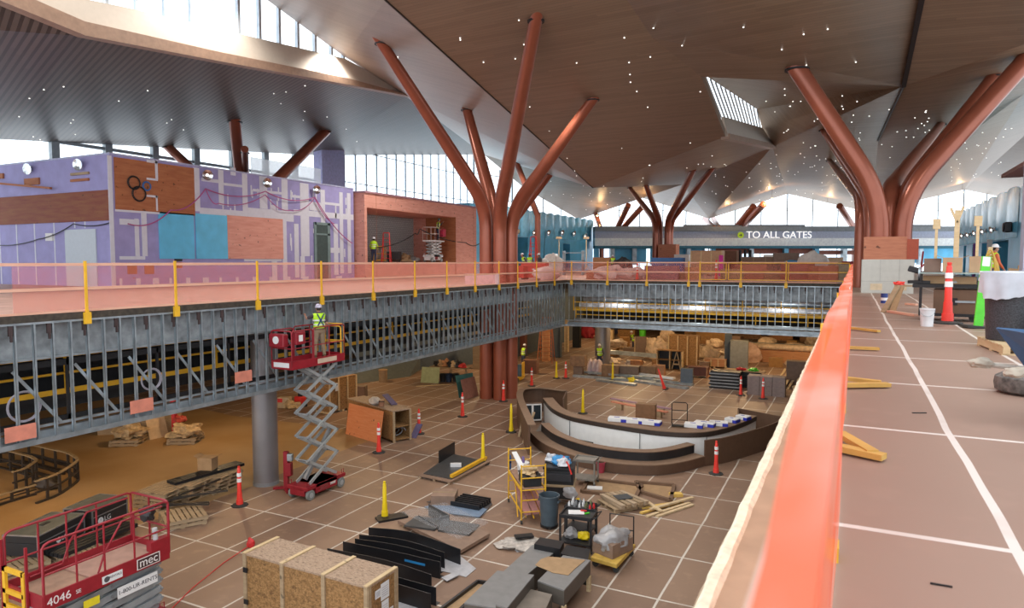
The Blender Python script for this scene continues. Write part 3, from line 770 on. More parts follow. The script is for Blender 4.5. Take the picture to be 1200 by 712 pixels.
def person(label, loc, rz, pose=None, hat=None, pants=None, shirt=None, vest=True, vox=.013, harness=False, vestmat=None, sleeves=True):
    p = dict(POSE); p.update(pose or {}); t = T('person', label, 'person', loc, rz)
    ln = p['lean']; pz = p['pz']
    ch = Vector((0, ln*.6, pz+.42)); nk = Vector((0, ln*.9, pz+.56)); hd = Vector((p['head'][0], p['head'][1]+ln, p['head'][2]-.93+pz)); pe = Vector((0,0,pz))
    LS = Vector((-.185, ln*.75, pz+.49)); RS = Vector((.185, ln*.75, pz+.49))
    def torso(mb, e):
        ell(mb, pe+Vector((0,0,.02)), (.165+e,.115+e,.13+e)); ell(mb, pe.lerp(ch,.5), (.145+e,.105+e,.2+e)); ell(mb, ch, (.175+e,.118+e,.19+e)); capsule(mb, LS+Vector((.05,0,-.02)), RS-Vector((.05,0,.02)), .07+e, .07+e)
    def leg(mb, s, k, a, e):
        h = Vector((.09*s, 0, pz-.02)); capsule(mb, h, k, .088+e, .06+e); capsule(mb, k, a, .058+e, .04+e)
    def arm(mb, s, el, wr, e, part=2):
        capsule(mb, s, el, .052+e, .04+e)
        if part > 1: capsule(mb, el, wr, .04+e, .027+e)
    mb = MB(); torso(mb, 0)
    for s, k, a in ((-1,p['lk'],p['la']),(1,p['rk'],p['ra'])):
        k = Vector(k); a = Vector(a); leg(mb, s, k, a, 0); capsule(mb, a-Vector((0,.03,.04)), a+Vector((.01*s,.14,-.055)), .04, .032)
    for s, S, e_, w_ in ((-1,LS,p['le'],p['lw']),(1,RS,p['re'],p['rw'])):
        e_ = Vector(e_); w_ = Vector(w_); arm(mb, S, e_, w_, 0)
        f = (w_-e_).normalized(); side = f.cross(Vector((0,0,1))); side = side.normalized() if side.length > .2 else Vector((1,0,0)); dn = side.cross(f)
        c = w_+f*.05; capsule(mb, w_, w_+f*.075, .028, .034)
        for q in range(4):
            b0 = w_+f*.09+side*(.012*(q-1.5)*1.6); ln_ = (.055,.07,.066,.05)[q]; m1_ = b0+f*ln_*.55-dn*.01; m2_ = m1_+f*ln_*.4-dn*.03
            capsule(mb, b0-f*.02, m1_, .0105, .0095, 8); capsule(mb, m1_, m2_, .0095, .008, 8)
        th = w_+f*.03-side*.03*s; capsule(mb, th, th+f*.035-side*.025*s-dn*.01, .013, .010, 8)
    capsule(mb, nk-Vector((0,0,.06)), hd-Vector((0,0,.05)), .058, .055)
    ell(mb, hd+Vector((0,0,.02)), (.076,.095,.115)); ell(mb, hd+Vector((0,.03,-.05)), (.052,.062,.06)); capsule(mb, hd+Vector((0,.09,.015)), hd+Vector((0,.108,-.02)), .012, .016, 8)
    for s in (-1,1): ell(mb, hd+Vector((.078*s,0,0)), (.012,.022,.034), 8)
    body = remeshed(mb, 'body', M_skin, t, vox)
    fm = MB()
    for s in (-1,1): ell(fm, hd+Vector((.03*s,.086,.022)), (.011,.006,.006), 6)
    fm.build('eyes', mat('eye dark', (.05,.04,.04)), t); B(((hd.x-.022,hd.y+.083,hd.z-.062),(hd.x+.022,hd.y+.092,hd.z-.055))).build('mouth', mat('lip', (.30,.10,.09)), t)
    mb = MB(); ell(mb, hd+Vector((0,-.02,.03)), (.082,.09,.10)); remeshed(mb, 'hair', mat('dark hair', (.03,.02,.015), .8), t, .015)
    mb = MB(); torso(mb, .012); 
    for s, S, e_, w_ in ((-1,LS,p['le'],p['lw']),(1,RS,p['re'],p['rw'])):
        e_ = Vector(e_); w_ = Vector(w_)
        if sleeves: arm(mb, S, e_, w_.lerp(e_, .15), .012)
        else: capsule(mb, S, S.lerp(e_, .7), .064, .056)
    remeshed(mb, 'shirt', shirt or M_shirtd, t, max(vox, .014))
    mb = MB(); ell(mb, pe+Vector((0,0,-.01)), (.18,.13,.13))
    for s, k, a in ((-1,p['lk'],p['la']),(1,p['rk'],p['ra'])): leg(mb, s, Vector(k), Vector(a)+Vector((0,0,.03)), .018)
    remeshed(mb, 'trousers', pants or M_jean, t, max(vox, .014))
    for s, a in ((-1,p['la']),(1,p['ra'])):
        a = Vector(a); mb = MB(); capsule(mb, a+Vector((0,0,.05)), a-Vector((0,.02,.03)), .05, .05); capsule(mb, a-Vector((0,.03,.035)), a+Vector((.01*s,.16,-.045)), .05, .042)
        for q in range(len(mb.v)): mb.v[q].z = max(mb.v[q].z, a.z-.09)
        mb.build('boot', M_boot, t, True)
    if vest:
        mb = MB(); ell(mb, pe.lerp(ch,.35), (.19,.145,.2)); ell(mb, ch, (.205,.15,.185)); capsule(mb, LS+Vector((.04,0,0)), RS-Vector((.04,0,0)), .085, .085)
        o = remeshed(mb, 'safety_vest', vestmat or M_hiviz, t, .014)
        for z, rx_, ry_ in ((pz+.20,.192,.152),(pz+.34,.208,.16)):
            m2 = MB(); c = pe.lerp(ch, (z-pz)/.42); vs = [(c.x+rx_*math.cos(a), c.y+ry_*math.sin(a), z+dz) for dz in (-.022,.022) for a in [2*math.pi*i/24 for i in range(24)]]
            m2.add(vs, [(i,(i+1)%24,24+(i+1)%24,24+i) for i in range(24)]); m2.build('reflective_band', M_refl, o)
        if harness:
            m2 = MB(); y = -.165+ln*.5
            m2.beam((-.12,y+.0,pz+.56),(.10,y-.0,pz+.16),.04,.012,up=(0,1,0)); m2.beam((.12,y-.004,pz+.56),(-.10,y-.004,pz+.16),.04,.012,up=(0,1,0)); m2.cbox((0,y-.01,pz+.36),(.08,.02,.08))
            m2.build('harness_strap', M_harn, o)
            m2 = MB(); m2.lathe([(.195,-.03),(.195,.03)], (0,0,0), 20, Matrix.Translation(pe+Vector((0,0,.05))) @ Matrix.Diagonal((1,.75,1,1))); m2.build('tool_belt', mat('leather belt', (.16,.09,.05)), t)
    hm = MB(); hm.lathe([(.001,.125),(.05,.118),(.09,.085),(.108,.04),(.112,0),(.118,-.004),(.118,.0)], hd+Vector((0,-.005,.06)), 20); hm.cbox(hd+Vector((0,.115,.058)), (.14,.06,.012))
    hm.build('hard_hat', hat or M_hatw, t, True); return t

# ---- small goods (origin at base centre)
def carton(name, label, w, d, h, loc, rz=0, m=None, z=0, group=None, cat='box', open_=False, tape=(.30,.22,.12)):
    t = T(name, label, cat, loc, rz, group); m = m or M_card
    B(((-w/2,-d/2,0),(w/2,d/2,h))).build('body', m, t)
    if open_:
        for s in (-1,1): MB().beam((s*w/2,0,h),(s*(w/2+w*.3),0,h+w*.12),d,.008,up=(0,0,1)).build('flap', m, t)
    else: B(((-w/2-.003,-.03,h*.75),(w/2+.003,.03,h+.004))).build('tape', mat('brown tape %.2f' % tape[0], tape, .4), t)
    return t
def crate(name, label, w, d, h, loc, rz=0, m=None, bm_=None, nb=3, group=None, bt=.05, endb=True, legs=.1):
    t = T(name, label, 'crate', loc, rz, group); m = m or M_osb; bm_ = bm_ or M_wood
    B(((-w/2+.02,-d/2+.02,legs),(w/2-.02,d/2-.02,h-.02))).build('body', m, t)
    B(((-w/2,-d/2,h-.03),(w/2,d/2,h))).build('lid', m, t)
    for i in range(nb+1):
        x = -w/2+.045+i*(w-.09)/nb
        for s in (-1,1): B(((x-.045,s*(d/2)-.01,legs),(x+.045,s*(d/2)+.02 if s > 0 else s*d/2+.0,h))if s > 0 else ((x-.045,-d/2-.02,legs),(x+.045,-d/2+.01,h))).build('batten', bm_, t)
    if legs:
        for i in range(3):
            x = -w/2+.06+i*(w-.12)/2; B(((x-.05,-d/2,0),(x+.05,d/2,legs))).build('skid', bm_, t)
    return t
def pallet_into(t, w=1.2, d=1.0, m=None, z=0):
    m = m or M_wood2; mb = MB()
    for y in (-d/2+.05,0,d/2-.05): mb.box((-w/2,y-.04,z+.02),(w/2,y+.04,z+.11))
    n = 8
    for i in range(n):
        x = -w/2+(i+.5)*w/n; mb.box((x-w/n*.38,-d/2,z+.11),(x+w/n*.38,d/2,z+.13))
        if i % 3 == 0: mb.box((x-w/n*.38,-d/2,z),(x+w/n*.38,d/2,z+.02))
    return mb.build('pallet_deck', m, t)
def pallet(label, loc, rz=0, w=1.2, d=1.0, m=None, group=None):
    t = T('pallet', label, 'pallet', loc, rz, group); mb = MB(); m = m or M_wood2
    for y in (-d/2+.05,0,d/2-.05): B(((-w/2,y-.04,.02),(w/2,y+.04,.11))).build('stringer', m, t)
    n = 8
    for i in range(n): x = -w/2+(i+.5)*w/n; B(((x-w/n*.38,-d/2,.11),(x+w/n*.38,d/2,.13))).build('deck_board', m, t)
    for i in (0,3,7): x = -w/2+(i+.5)*w/n; B(((x-w/n*.38,-d/2,0),(x+w/n*.38,d/2,.02))).build('bottom_board', m, t)
    return t
def boards(name, label, w, d, n, th, loc, rz=0, m=None, jit=.04, cat='boards', seed=1, wb=None, gap=.004):
    """a stack of individually placed boards or sheets: each is a thing"""
    rnd = random.Random(seed); out = []; z = 0
    for i in range(n):
        o = B(((-w/2,-d/2,0),(w/2,d/2,th))).build(name, m or M_wood); o.location = (loc[0]+rnd.uniform(-jit,jit), loc[1]+rnd.uniform(-jit,jit), loc[2]+z); o.rotation_euler = (0,0,rz+rnd.uniform(-1,1)*jit); z += th+gap
        tag(o, label if n == 1 else label+(', bottom of the stack' if i == 0 else (', top of the stack' if i == n-1 else ', inside the stack')), cat, None if n == 1 else label+' stack'); out.append(o)
    return out
def lump(name, label, w, d, h, loc, rz=0, m=None, seed=3, amp=.3, cat='bundle'):
    mb = MB(); mb.blob((0,0,h/2), (w,d,h), seed, amp, 14, .25); zm = min(v.z for v in mb.v)
    for v in mb.v: v.z -= zm
    o = mb.build(name, m, None, True); return tag(o, label, cat, None, None, loc, rz)
M_or = mat('orange delineator plastic', (.80,.05,.035), .4, 0, .05); M_yl = mat('yellow delineator plastic', (.85,.62,.01), .4, 0, .05); M_rub = mat('black rubber base', (.04,.04,.038), .8); M_grn = mat('green delineator plastic', (.10,.62,.04), .4)
M_wt = mat('white reflective sleeve', (.8,.8,.8), .4)
def delin(label, loc, h=1.12, m=None, bands=True, rz=0, tilt=0, group=None, slim=False, base=True):
    m = m or M_or; t = T('delineator', label, 'traffic delineator', loc, rz, group); k = .6 if slim else 1
    if tilt: t.rotation_euler = (0, tilt, rz)
    if base:
        mb = MB(); mb.lathe([(.26,0),(.26,.03),(.12,.055),(.10,.055)], n=8); mb.build('base', M_rub, t)
    mb = MB(); mb.lathe([(.105*k,.04),(.10*k,.2),(.085*k,.2),(.075*k,.42),(.068*k,.42),(.055*k,h*.85),(.05*k,h*.86),(.05*k,h*.93),(.03*k,h*.95),(.04*k,h*.97),(.04*k,h),(.001,h)], n=14); mb.build('post', m, t, True)
    if bands:
        for f0, f1 in ((.60,.69),(.74,.83)):
            MB().lathe([(.073*k-.012*(f0-.5),h*f0),(.070*k-.012*(f1-.5),h*f1)], n=14).build('reflective_band', M_wt, t, True)
    return t
M_tire = mat('grey tyre', (.20,.21,.20), .8); M_armg = mat('pale grey scissor arm', (.37,.39,.39), .5, .2); M_mred = mat('mec red', (.27,.012,.022), .38, 0, .12)
M_dkply = mat('dusty platform deck', (.36,.22,.15), .8, 0, .2, 4)
def wheel(mb_t, x, y, r, w):
    M = Matrix.Translation((x,y,r)) @ Matrix.Rotation(math.pi/2,4,'Y')
    o = MB().lathe([(r*.5,-w/2),(r*.9,-w/2),(r,-w/2+.02),(r,w/2-.02),(r*.9,w/2),(r*.5,w/2)], (0,0,0), 20, M).build('wheel', M_tire, mb_t, True)
    MB().lathe([(.001,-w/2-.01),(r*.5,-w/2-.005),(r*.5,w/2+.005),(.001,w/2+.01)], (0,0,0), 14, M).build('hub', M_armg, o)
def rails(t, x0, x1, y0, y1, z, h, m, gate=None, name='guard_rail', r=.022, mids=(.5,), sides='NSEW', posts=2):
    P = dict(W=((x0,y0),(x0,y1)), E=((x1,y0),(x1,y1)), S=((x0,y0),(x1,y0)), N=((x0,y1),(x1,y1)))
    for k in sides:
        (ax,ay),(bx,by) = P[k]; a = Vector((ax,ay,0)); b = Vector((bx,by,0)); mb = MB(); L_ = (b-a).length; u = (b-a)/L_; c = .07
        mb.tube([a+Vector((0,0,z)), a+Vector((0,0,z+h-c)), a+u*c*.3+Vector((0,0,z+h-c*.3)), a+u*c+Vector((0,0,z+h)), b-u*c+Vector((0,0,z+h)), b-u*c*.3+Vector((0,0,z+h-c*.3)), b+Vector((0,0,z+h-c)), b+Vector((0,0,z))], r, 8)
        for f in mids: mb.tube([a+Vector((0,0,z+h*f)), b+Vector((0,0,z+h*f))], r*.85, 8)
        for i in range(1, posts if L_ > 1.2 else 1): mb.tube([a.lerp(b,i/posts)+Vector((0,0,z)), a.lerp(b,i/posts)+Vector((0,0,z+h))], r*.85, 8)
        mb.build(name, M_yellow if gate == k else m, t, True)
def scissor_lift(label, loc, rz, Lc, Wc, n, zp, col, arms, rail_h=1.08, Lp=None, chz=.75, ext=0., lean=0., wheels=True, gate='S', armw=.09, am=None):
    t = T('scissor_lift', label, 'scissor lift', loc, rz); Lp = Lp or Lc; am = am or M_armg
    mb = MB(); zc = .16
    mb.box((-Wc/2+.12,-Lc/2,zc),(Wc/2-.12,Lc/2,chz*.62)); mb.box((-Wc/2,-Lc/2+.42,zc),(Wc/2,Lc/2-.42,chz*.75)); mb.box((-Wc/2,-Lc/2,chz*.55),(Wc/2,Lc/2,chz*.75))
    mb.build('chassis', col, t, bevel=.015)
    for s in (-1,1):
        MB().box((s*Wc/2-.01,-.35,zc+.05),(s*Wc/2+.012,.05,chz*.6)).build('side_door', mat('dusty red door', (.23,.03,.035), .6), t)
        MB().box((s*Wc/2-.01,.15,zc+.1),(s*Wc/2+.012,.4,chz*.55)).build('decal', mat('pale decal', (.55,.52,.5)), t)
        for y in (-Lc/2+.2, Lc/2-.2): wheel(t, s*(Wc/2-.06), y, .17, .12)
        for y in (-Lc/2+.05, Lc/2-.05):
            MB().tube([(s*(Wc/2-.05),y,chz*.75),(s*(Wc/2-.05),y,chz*.75+.14),(s*(Wc/2-.05),y-.1*(1 if y > 0 else -1),chz*.75+.14),(s*(Wc/2-.05),y-.1*(1 if y > 0 else -1),chz*.75)], .012, 6).build('tie_down', col, t)
    z0 = chz*.78; dz = (zp-.16-z0)/n; yl, yr = -Lc/2+.15, Lc/2-.15
    w_ = yr-yl
    if dz < .6: yspan = w_
    else: yspan = w_*arms
    y1 = yr if False else yl+.12
    for i in range(n):
        za = z0+dz*i; zb = za+dz; sh = lean*i; sh2 = lean*(i+1)
        for s in (-1,1):
            x = s*(Wc/2-.16)
            for (ya, yb, xo) in ((y1,y1+yspan,0),(y1+yspan,y1,.06)):
                o = MB().beam((x-s*xo,ya+sh,za),(x-s*xo,yb+sh2,zb),.045,armw,up=(0,0,1)).build('scissor_arm', am, t)
        for yy, zz in ((y1+yspan/2,(za+zb)/2),(y1,zb),(y1+yspan,zb)): MB().tube([(-Wc/2+.12,yy+sh2,zz),(Wc/2-.12,yy+sh2,zz)], .03, 8).build('pivot_tube', M_grey, t, True)
    if n > 1 and dz > .3: MB().beam((0,y1+.1,z0+.1),(0,y1+yspan-.05+lean*2,z0+dz*2.0),.11,.11).build('lift_cylinder', M_grey, t)
    return t
# ================================================================ UPPER DECK, WEST SIDE
XF = -30.9
M_pur = mat('purple gypsum board', (.33,.31,.58), .65, 0, .08, 2); M_mud = mat('white joint compound', (.66,.68,.76), .8, 0, .04)
M_blue = mat('blue weather membrane', (.12,.52,.80), .28, 0, .12, 1.2, .5, 2.5); M_ltdoor = mat('pale grey door', (.52,.58,.64), .5, 0, .03)
M_pinkp = ply_mat('pinkish plywood', (.66,.29,.22), (.76,.38,.30), .6); M_brp = ply_mat('reddish brown plywood', (.34,.11,.045), (.44,.17,.07), .7); M_redp = ply_mat('dark red plywood band', (.20,.035,.02), (.26,.09,.03), .4)
def frect(xl, yt, xr, yb, XF=XF):
    a = atx(xl,(yt+yb)/2,XF).y; b = atx(xr,(yt+yb)/2,XF).y; return min(a,b), max(a,b), atx(xl,yb,XF).z, atx(xl,yt,XF).z
NP = [0]
def patch(parent, name, q, m, th=.03, off=0, XF=XF):
    NP[0] += 1; th += .0011*(NP[0]%17) if name == 'joint_strip' else 0
    y0,y1,z0,z1 = frect(*q, XF=XF); return MB().box((XF+off,y0,max(z0,.0)),(XF+off+th,y1,z1)).build(name, m, parent)
c_t = atx(128,180,XF); yC = c_t.y; zT = c_t.z; yE = atx(414,222,XF).y
bd = T('purple_building', 'purple gypsum clad shop unit with plywood and blue patches on the upper deck', 'building')
MB().box((-41.5,yC,0),(XF,yE,zT)).build('wall', M_pur, bd)
MB().box((-41.5,yC-.03,zT-.02),(XF+.04,yE,zT+.06)).build('parapet_cap', mat('lavender cap', (.42,.44,.62), .5), bd)
patch(bd,'plywood_panel',(134,184,227,246),M_brp,.05)
patch(bd,'blue_membrane',(186,248,227,303),M_blue,.05); patch(bd,'blue_membrane',(229,250,266,303),M_blue,.05)
patch(bd,'plywood_panel',(266,252,331,303),M_pinkp,.06)
# joint compound strips: list of px quads
for q in ((270,196,276,205),(318,240,324,330),(286,300,330,306),(140,300,170,304),(236,208,256,212),(262,214,284,217),(296,221,330,224),(340,228,362,231),(376,236,398,239),(391,262,396,322),(352,300,357,326),(128,182,133,335),(227,196,234,247),(234,243,290,256),(290,243,344,256),(256,198,262,240),(284,202,290,252),(304,206,313,244),(330,209,337,252),(352,214,362,300),(344,245,414,252),(376,222,381,300),(398,225,402,320),(407,226,411,320),(331,259,336,330),(345,262,350,325),(362,236,376,246),(386,290,398,296),(166,248,172,300),(140,256,163,263),(158,256,163,300)):
    patch(bd,'joint_strip',q,M_mud,.008)
rnd = random.Random(4)
for i in range(46):
    x = rnd.choice([262,268,275,295,300,318,324,341,346,366,371,386,392,403]) + rnd.uniform(-2,2); y = rnd.uniform(215,245) if i % 2 else rnd.uniform(262,300)
    patch(bd,'joint_strip',(x,y,x+1.4,y+rnd.uniform(5,16)),M_mud,.008)
for i in range(14):
    x = 140+i*19.5; patch(bd,'joint_strip',(x,326-i*.2,x+rnd.choice((3,5,7)),334-i*.6),M_mud,.01)
# L tapes on plywood
for q in ((171,187,184,190),(181,188,184,210),(171,208,184,210.5),(171,228,184,230.5),(182,229,184,247),(134,245,186,247.5)): patch(bd,'flashing_strip',q,M_mud,.01,.05)
for q, m in (((149,309,160,321),M_brp),((169,309,180,321),M_brp),((206,307,213,314),M_brp),((204,294,213,306),M_black),((156,335-10,158,336-10),M_brp)): patch(bd,'hatch',q,m,.03,.01)
# door
dr = patch(bd,'door',(369,261,386,330),mat('dark green door', (.05,.08,.075), .5),.04)
for q in ((368,260,370.5,330),(383.5,262,386.5,330),(368,260,386,263),(369,273,386,275)): patch(dr,'door_frame',q,mat('grey green frame', (.18,.26,.26), .5),.07)
# south face
def srect(xl, yt, xr, yb, yy): a = aty(xl,(yt+yb)/2,yy); b = aty(xr,(yt+yb)/2,yy); return a.x, b.x, aty(xr,yb,yy).z, aty(xr,yt,yy).z
def spatch(name, q, m, th=.03):
    x0,x1,z0,z1 = srect(*q, yC); return MB().box((x0,yC-th,max(z0,0)),(min(x1,XF),yC,z1)).build(name, m, bd)
spatch('plywood_band',(-20,222,131,258),M_redp,.06)
spatch('door',(78,268,114,336),M_ltdoor,.05)
for x in (0,20,41,64,87,99): spatch('joint_strip',(x,259,x+1.3,300 if x > 70 else 335),M_mud,.01) if x < 77 else spatch('joint_strip',(x,258,x+1.3,267),M_mud,.01)
for q in ((89,234,107,240),(85,208,105,211),(85,204,105,201)): pass
for q, m in (((30,208,47,216),M_brp),((84,201,105,204),M_wood2),((84,208.5,105,211.5),M_brp),((-2,203,5,209),M_brp),((55,273,63,282),M_white)): spatch('blocking_board',q,m,.08)
MB().beam((aty(-10,214,yC).x,yC-.3,aty(-10,214,yC).z),(aty(67,221,yC).x,yC-.3,aty(67,221,yC).z),.12,.10).build('lumber_brace', M_brp, bd)
M_bulb = mat('lit wall lamp', (1,.95,.85), .3, emit=3)
def walllamp(p, n, label, r=.28):
    t = T('wall_light', label, 'light', tuple(p)); n = Vector(n); M = n.to_track_quat('Z','Y').to_matrix().to_4x4()
    MB().lathe([(.12,0),(.12,.04),(.05,.06),(r*.8,.22),(r,.24),(r*.98,.26),(.001,.2)], (0,0,0), 18, M).build('reflector', mat('chrome reflector', (.75,.78,.8), .15, 1.), t, True)
    MB().lathe([(.001,.13),(.07,.15),(.08,.2),(.05,.27),(.001,.29)], (0,0,0), 12, M).build('bulb', M_bulb, t, True); return t
for x, y, l in ((37,198,'left one'),(96,193,'one nearest the corner')): walllamp(aty(x,y,yC-.0)+Vector((0,0,0)), (.2,-1,-.1), 'round chrome light on the shaded end of the purple building, '+l)
for x, y, l in ((241,205,'just right of the brown plywood'),(311,214,'in the middle of the run'),(369,222,'above the green door')): walllamp(atx(x,y,XF+.03), (1,-.3,-.1), 'round chrome wall light on the long purple wall, '+l)
def sag(name, pts, r, label, m, dip=.5, n=14, cat='cable'):
    mb = MB(); P = []
    for a, b in zip(pts[:-1], pts[1:]):
        a = Vector(a); b = Vector(b)
        for i in range(n): t = i/n; P.append(a.lerp(b,t)-Vector((0,0,dip*4*t*(1-t))))
    P.append(Vector(pts[-1])); return plain(mb.tube(P, r, 6), name, m, label, cat, True)
M_pcab = mat('magenta cable', (.45,.10,.28), .5)
F = lambda x, y, o=.15: atx(x,y,XF+o)
sag('string_cable', [F(150,262,.3),F(200,246),F(241,221),F(311,224),F(369,231),F(413,285)], .03, 'magenta temporary power cable looping between the lights on the purple wall', M_pcab, .35)
sag('string_cable', [F(241,221),F(256,238),F(311,228),F(340,246),F(369,232),F(392,262)], .025, 'second magenta cable slung lower between the lights on the purple wall', M_pcab, .3)
sag('string_cable', [aty(-5,287,yC-.1),aty(45,280,yC-.1),aty(86,262,yC-.1),aty(128,261,yC-.1)], .025, 'dark cable looped along the shaded end of the purple building', M_dark, .12)
for cx, cy, r, m, l in ((157,214,.32,M_dark,'upper left'),(163,227,.36,M_dark,'lowest'),(172,218,.22,mat('blue hose',(.04,.15,.4)),'blue, rightmost')):
    c = F(cx,cy,.12); mb = MB()
    for k in range(2): mb.tube([(c.x+.02*k,c.y+(r-.04*k)*math.cos(a*math.pi/10),c.z+(r-.03*k)*math.sin(a*math.pi/10)) for a in range(20)], .022, 6, True)
    plain(mb, 'cable_coil', m, 'hanging cable coil on the brown plywood of the purple building, %s of the three' % l, 'cable coil', True)

# purple pier beside the white core
a = atx(377,200,-40.); b = atx(404,200,-40.)
plain(MB().box((-40.9,a.y+.05,0),(-40,b.y,12)), 'purple_pier', mat('lilac board', (.50,.50,.78), .7), 'tall purple boarded pier between the white core and the west glazing', 'pier')

# plywood portal with blockwork recess
y0 = atx(416,230,XF).y; y1 = atx(549,243,XF).y; zt = atx(416,224,XF+.8).z
oy0 = atx(430,250,XF+.8).y; oy1 = atx(534,250,XF+.8).y; oz = atx(430,243,XF+.8).z
pt = T('plywood_portal', 'pink plywood clad portal framing a grey blockwork recess', 'portal')
XP = XF+.8
MB().box((-35.0,y0,0),(XP,oy0,zt)).build('jamb', M_pinkp, pt); MB().box((-35.0,oy1,0),(XP,y1,zt)).build('jamb', M_pinkp, pt)
MB().box((-35.0,oy0,oz),(XP,oy1,zt)).build('head', M_pinkp, pt)
MB().box((-35.0,y0-.05,zt),(XP+.12,y1+.05,zt+.12)).build('top_ledge', mat('mauve ledge', (.36,.2,.24), .6), pt)
mb_ = mat('grey blockwork', (.24,.27,.27), .85); N, L, b_ = nodes(mb_); v = mapping(N, L, (1,1,1), (0,R(90),0)); br = N.new('ShaderNodeTexBrick')
s3 = N.new('ShaderNodeSeparateXYZ'); L.new(mapping(N, L), s3.inputs[0]); c3 = N.new('ShaderNodeCombineXYZ'); L.new(s3.outputs[1], c3.inputs[0]); L.new(s3.outputs[2], c3.inputs[1]); L.new(c3.outputs[0], br.inputs['Vector'])
br.inputs['Color1'].default_value = (.40,.45,.45,1); br.inputs['Color2'].default_value = (.46,.51,.51,1); br.inputs['Mortar'].default_value = (.22,.25,.25,1); br.inputs['Scale'].default_value = 1.6; br.inputs['Mortar Size'].default_value = .03; L.new(br.outputs['Color'], b_.inputs['Base Color'])
MB().box((-34.9,oy0,0),(-34.4,oy1,oz)).build('blockwork', mb_, pt)
MB().box((-34.4,oy0,0),(XP-.05,oy1,1.12)).build('raised_floor', M_pinkp, pt)
MB().box((XP-3.0,oy1-.02,0),(XP-.0,oy1+.01,oz)).build('inner_lining', M_brp, pt)
for yy in (y0+1.3, y1-.5): MB().box((XP,yy-.01,0),(XP+.01,yy+.01,zt)).build('panel_joint', M_brp, pt)
sag('power_cable', [atx(440,290,XP-.3)+Vector((0,0,0)),atx(487,273,XP-.3),atx(492,268,XP-.3),atx(546,284,XP+.05),atx(562,285,XP+.05)], .035, 'black power cable slung across the blockwork recess', M_dark, .25)

# blue membrane building beyond
XB = -30.9
yb0 = atx(550,250,XB).y; yb1 = atx(695,262,XB).y; zb = atx(605,246,XB).z
bb = T('blue_building', 'long shop unit wrapped in blue weather membrane beyond the portal', 'building')
ho = [(atx(593,290,XB).y, atx(619,290,XB).y, 2.6), (atx(628,290,XB).y, atx(636,290,XB).y, 2.7)]
ycur = yb0
zh = atx(600,277,XB).z
segs = [(yb0, atx(591,290,XB).y, 0), (atx(591,290,XB).y, atx(619,290,XB).y, zh), (atx(619,290,XB).y, atx(660,290,XB).y, 0), (atx(660,290,XB).y, atx(668,290,XB).y, zh-.4), (atx(668,290,XB).y, yb1, 0)]
for a, b, z in segs: MB().box((-41,a,z),(XB,b,zb)).build('wall', M_blue, bb)
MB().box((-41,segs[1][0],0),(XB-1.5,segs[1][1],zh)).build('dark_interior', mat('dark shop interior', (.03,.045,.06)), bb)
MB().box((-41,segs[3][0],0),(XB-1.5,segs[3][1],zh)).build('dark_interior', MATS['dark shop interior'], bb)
nb = 13; M_blue2 = mat('glossy blue sheet', (.15,.56,.82), .22, 0, .15, 2, .6, 3)
for i in range(nb):
    a = yb0+4+(yb1-yb0-4)*i/nb; b = yb0+4+(yb1-yb0-4)*(i+1)/nb
    MB().grid(lambda u, v, a=a, b=b: (XB+.02+.10*math.sin(u*math.pi)+.03*noise.noise(Vector((u*3,v*3,i))), a+(b-a)*u, zh+.1+(zb-zh-.0+.12*math.sin(u*math.pi))*v), 8, 6).build('membrane_sheet', M_blue2, bb, True)
for k, (x, y) in enumerate(((604,271),(624,272),(641,272),(657,272),(671,273),(684,276))):
    p = atx(x,y,XB+.15); walllamp(p, (1,-.2,-.3), 'round chrome lamp on the blue building, number %s along from the main tree' % ('one two three four five six'.split()[k]), .35)
sag('ladder_rope', [Vector((XB+.4,atx(636,300,XB+.4).y,.02)), atx(639,272,XB+.4)], .03, 'dark rope hanging down the blue building', M_dark, 0, 3)

# far gates wall
gt = T('gates_fascia', 'grey and white fascia band with the TO ALL GATES sign in the distance', 'sign fascia')
def db(x0, x1, y0, y1, d0, d1, m, name, parent=gt):
    a = atd(x0,(y0+y1)/2,88); b = atd(x1,(y0+y1)/2,88); u = Vector((b.x-a.x,b.y-a.y,0)); L_ = u.length; ang = math.atan2(u.y,u.x)
    zt_ = EYE+(306-y0)/800*88; zb_ = EYE+(306-y1)/800*88
    o = MB().box((0,d0,zb_),(L_,d1,zt_)).build(name, m, parent); o.location = (a.x,a.y,0); o.rotation_euler = (0,0,ang); return o, a, ang
db(697,1200,265.5,271,-.3,2,mat('dark grey coping', (.22,.26,.29)),'coping'); db(697,1200,271,279,0,2,mat('lavender band', (.40,.46,.60)),'upper_band'); db(697,1200,279,288,-.1,2,mat('pale blue white band', (.80,.88,.95)),'lower_band'); db(697,1200,288,291,-.15,2,mat('teal edge', (.03,.17,.26)),'teal_edge')
for x in (697,716,742,806,835,880,921,957,990,1080): db(x,x+5,291,310,.5,1.2,M_blue if x % 2 else M_steel,'column')
o, aa, ang = db(697,1200,291,312,2.5,2.7,M_glass,'glazing')
db(716,760,291,308,1.5,1.7,M_blue,'blue_infill'); db(765,830,291,310,1.6,1.8,M_blue,'blue_infill'); db(1075,1165,291,308,1.6,1.8,M_blue,'blue_infill'); db(840,960,291,297,1.5,1.7,mat('reddish header', (.36,.12,.08)),'header'); db(965,1060,293,298,1.5,1.7,MATS['reddish header'],'header')
db(808,955,262,265.5,3,3.2,mat('roof louvre', (.20,.22,.25)),'louvre'); db(1045,1120,262,265.5,3,3.2,MATS['roof louvre'],'louvre')
pc = atd(913,275.3,87.3); Mx = Matrix.Translation(Vector((pc.x,pc.y,pc.z))) @ Matrix.Rotation(ang,4,'Z') @ Matrix.Rotation(math.pi/2,4,'X')
M_sw = mat('white sign letter', (.9,.93,.95), .5, emit=.9)  # faint glow added so the letters stand out
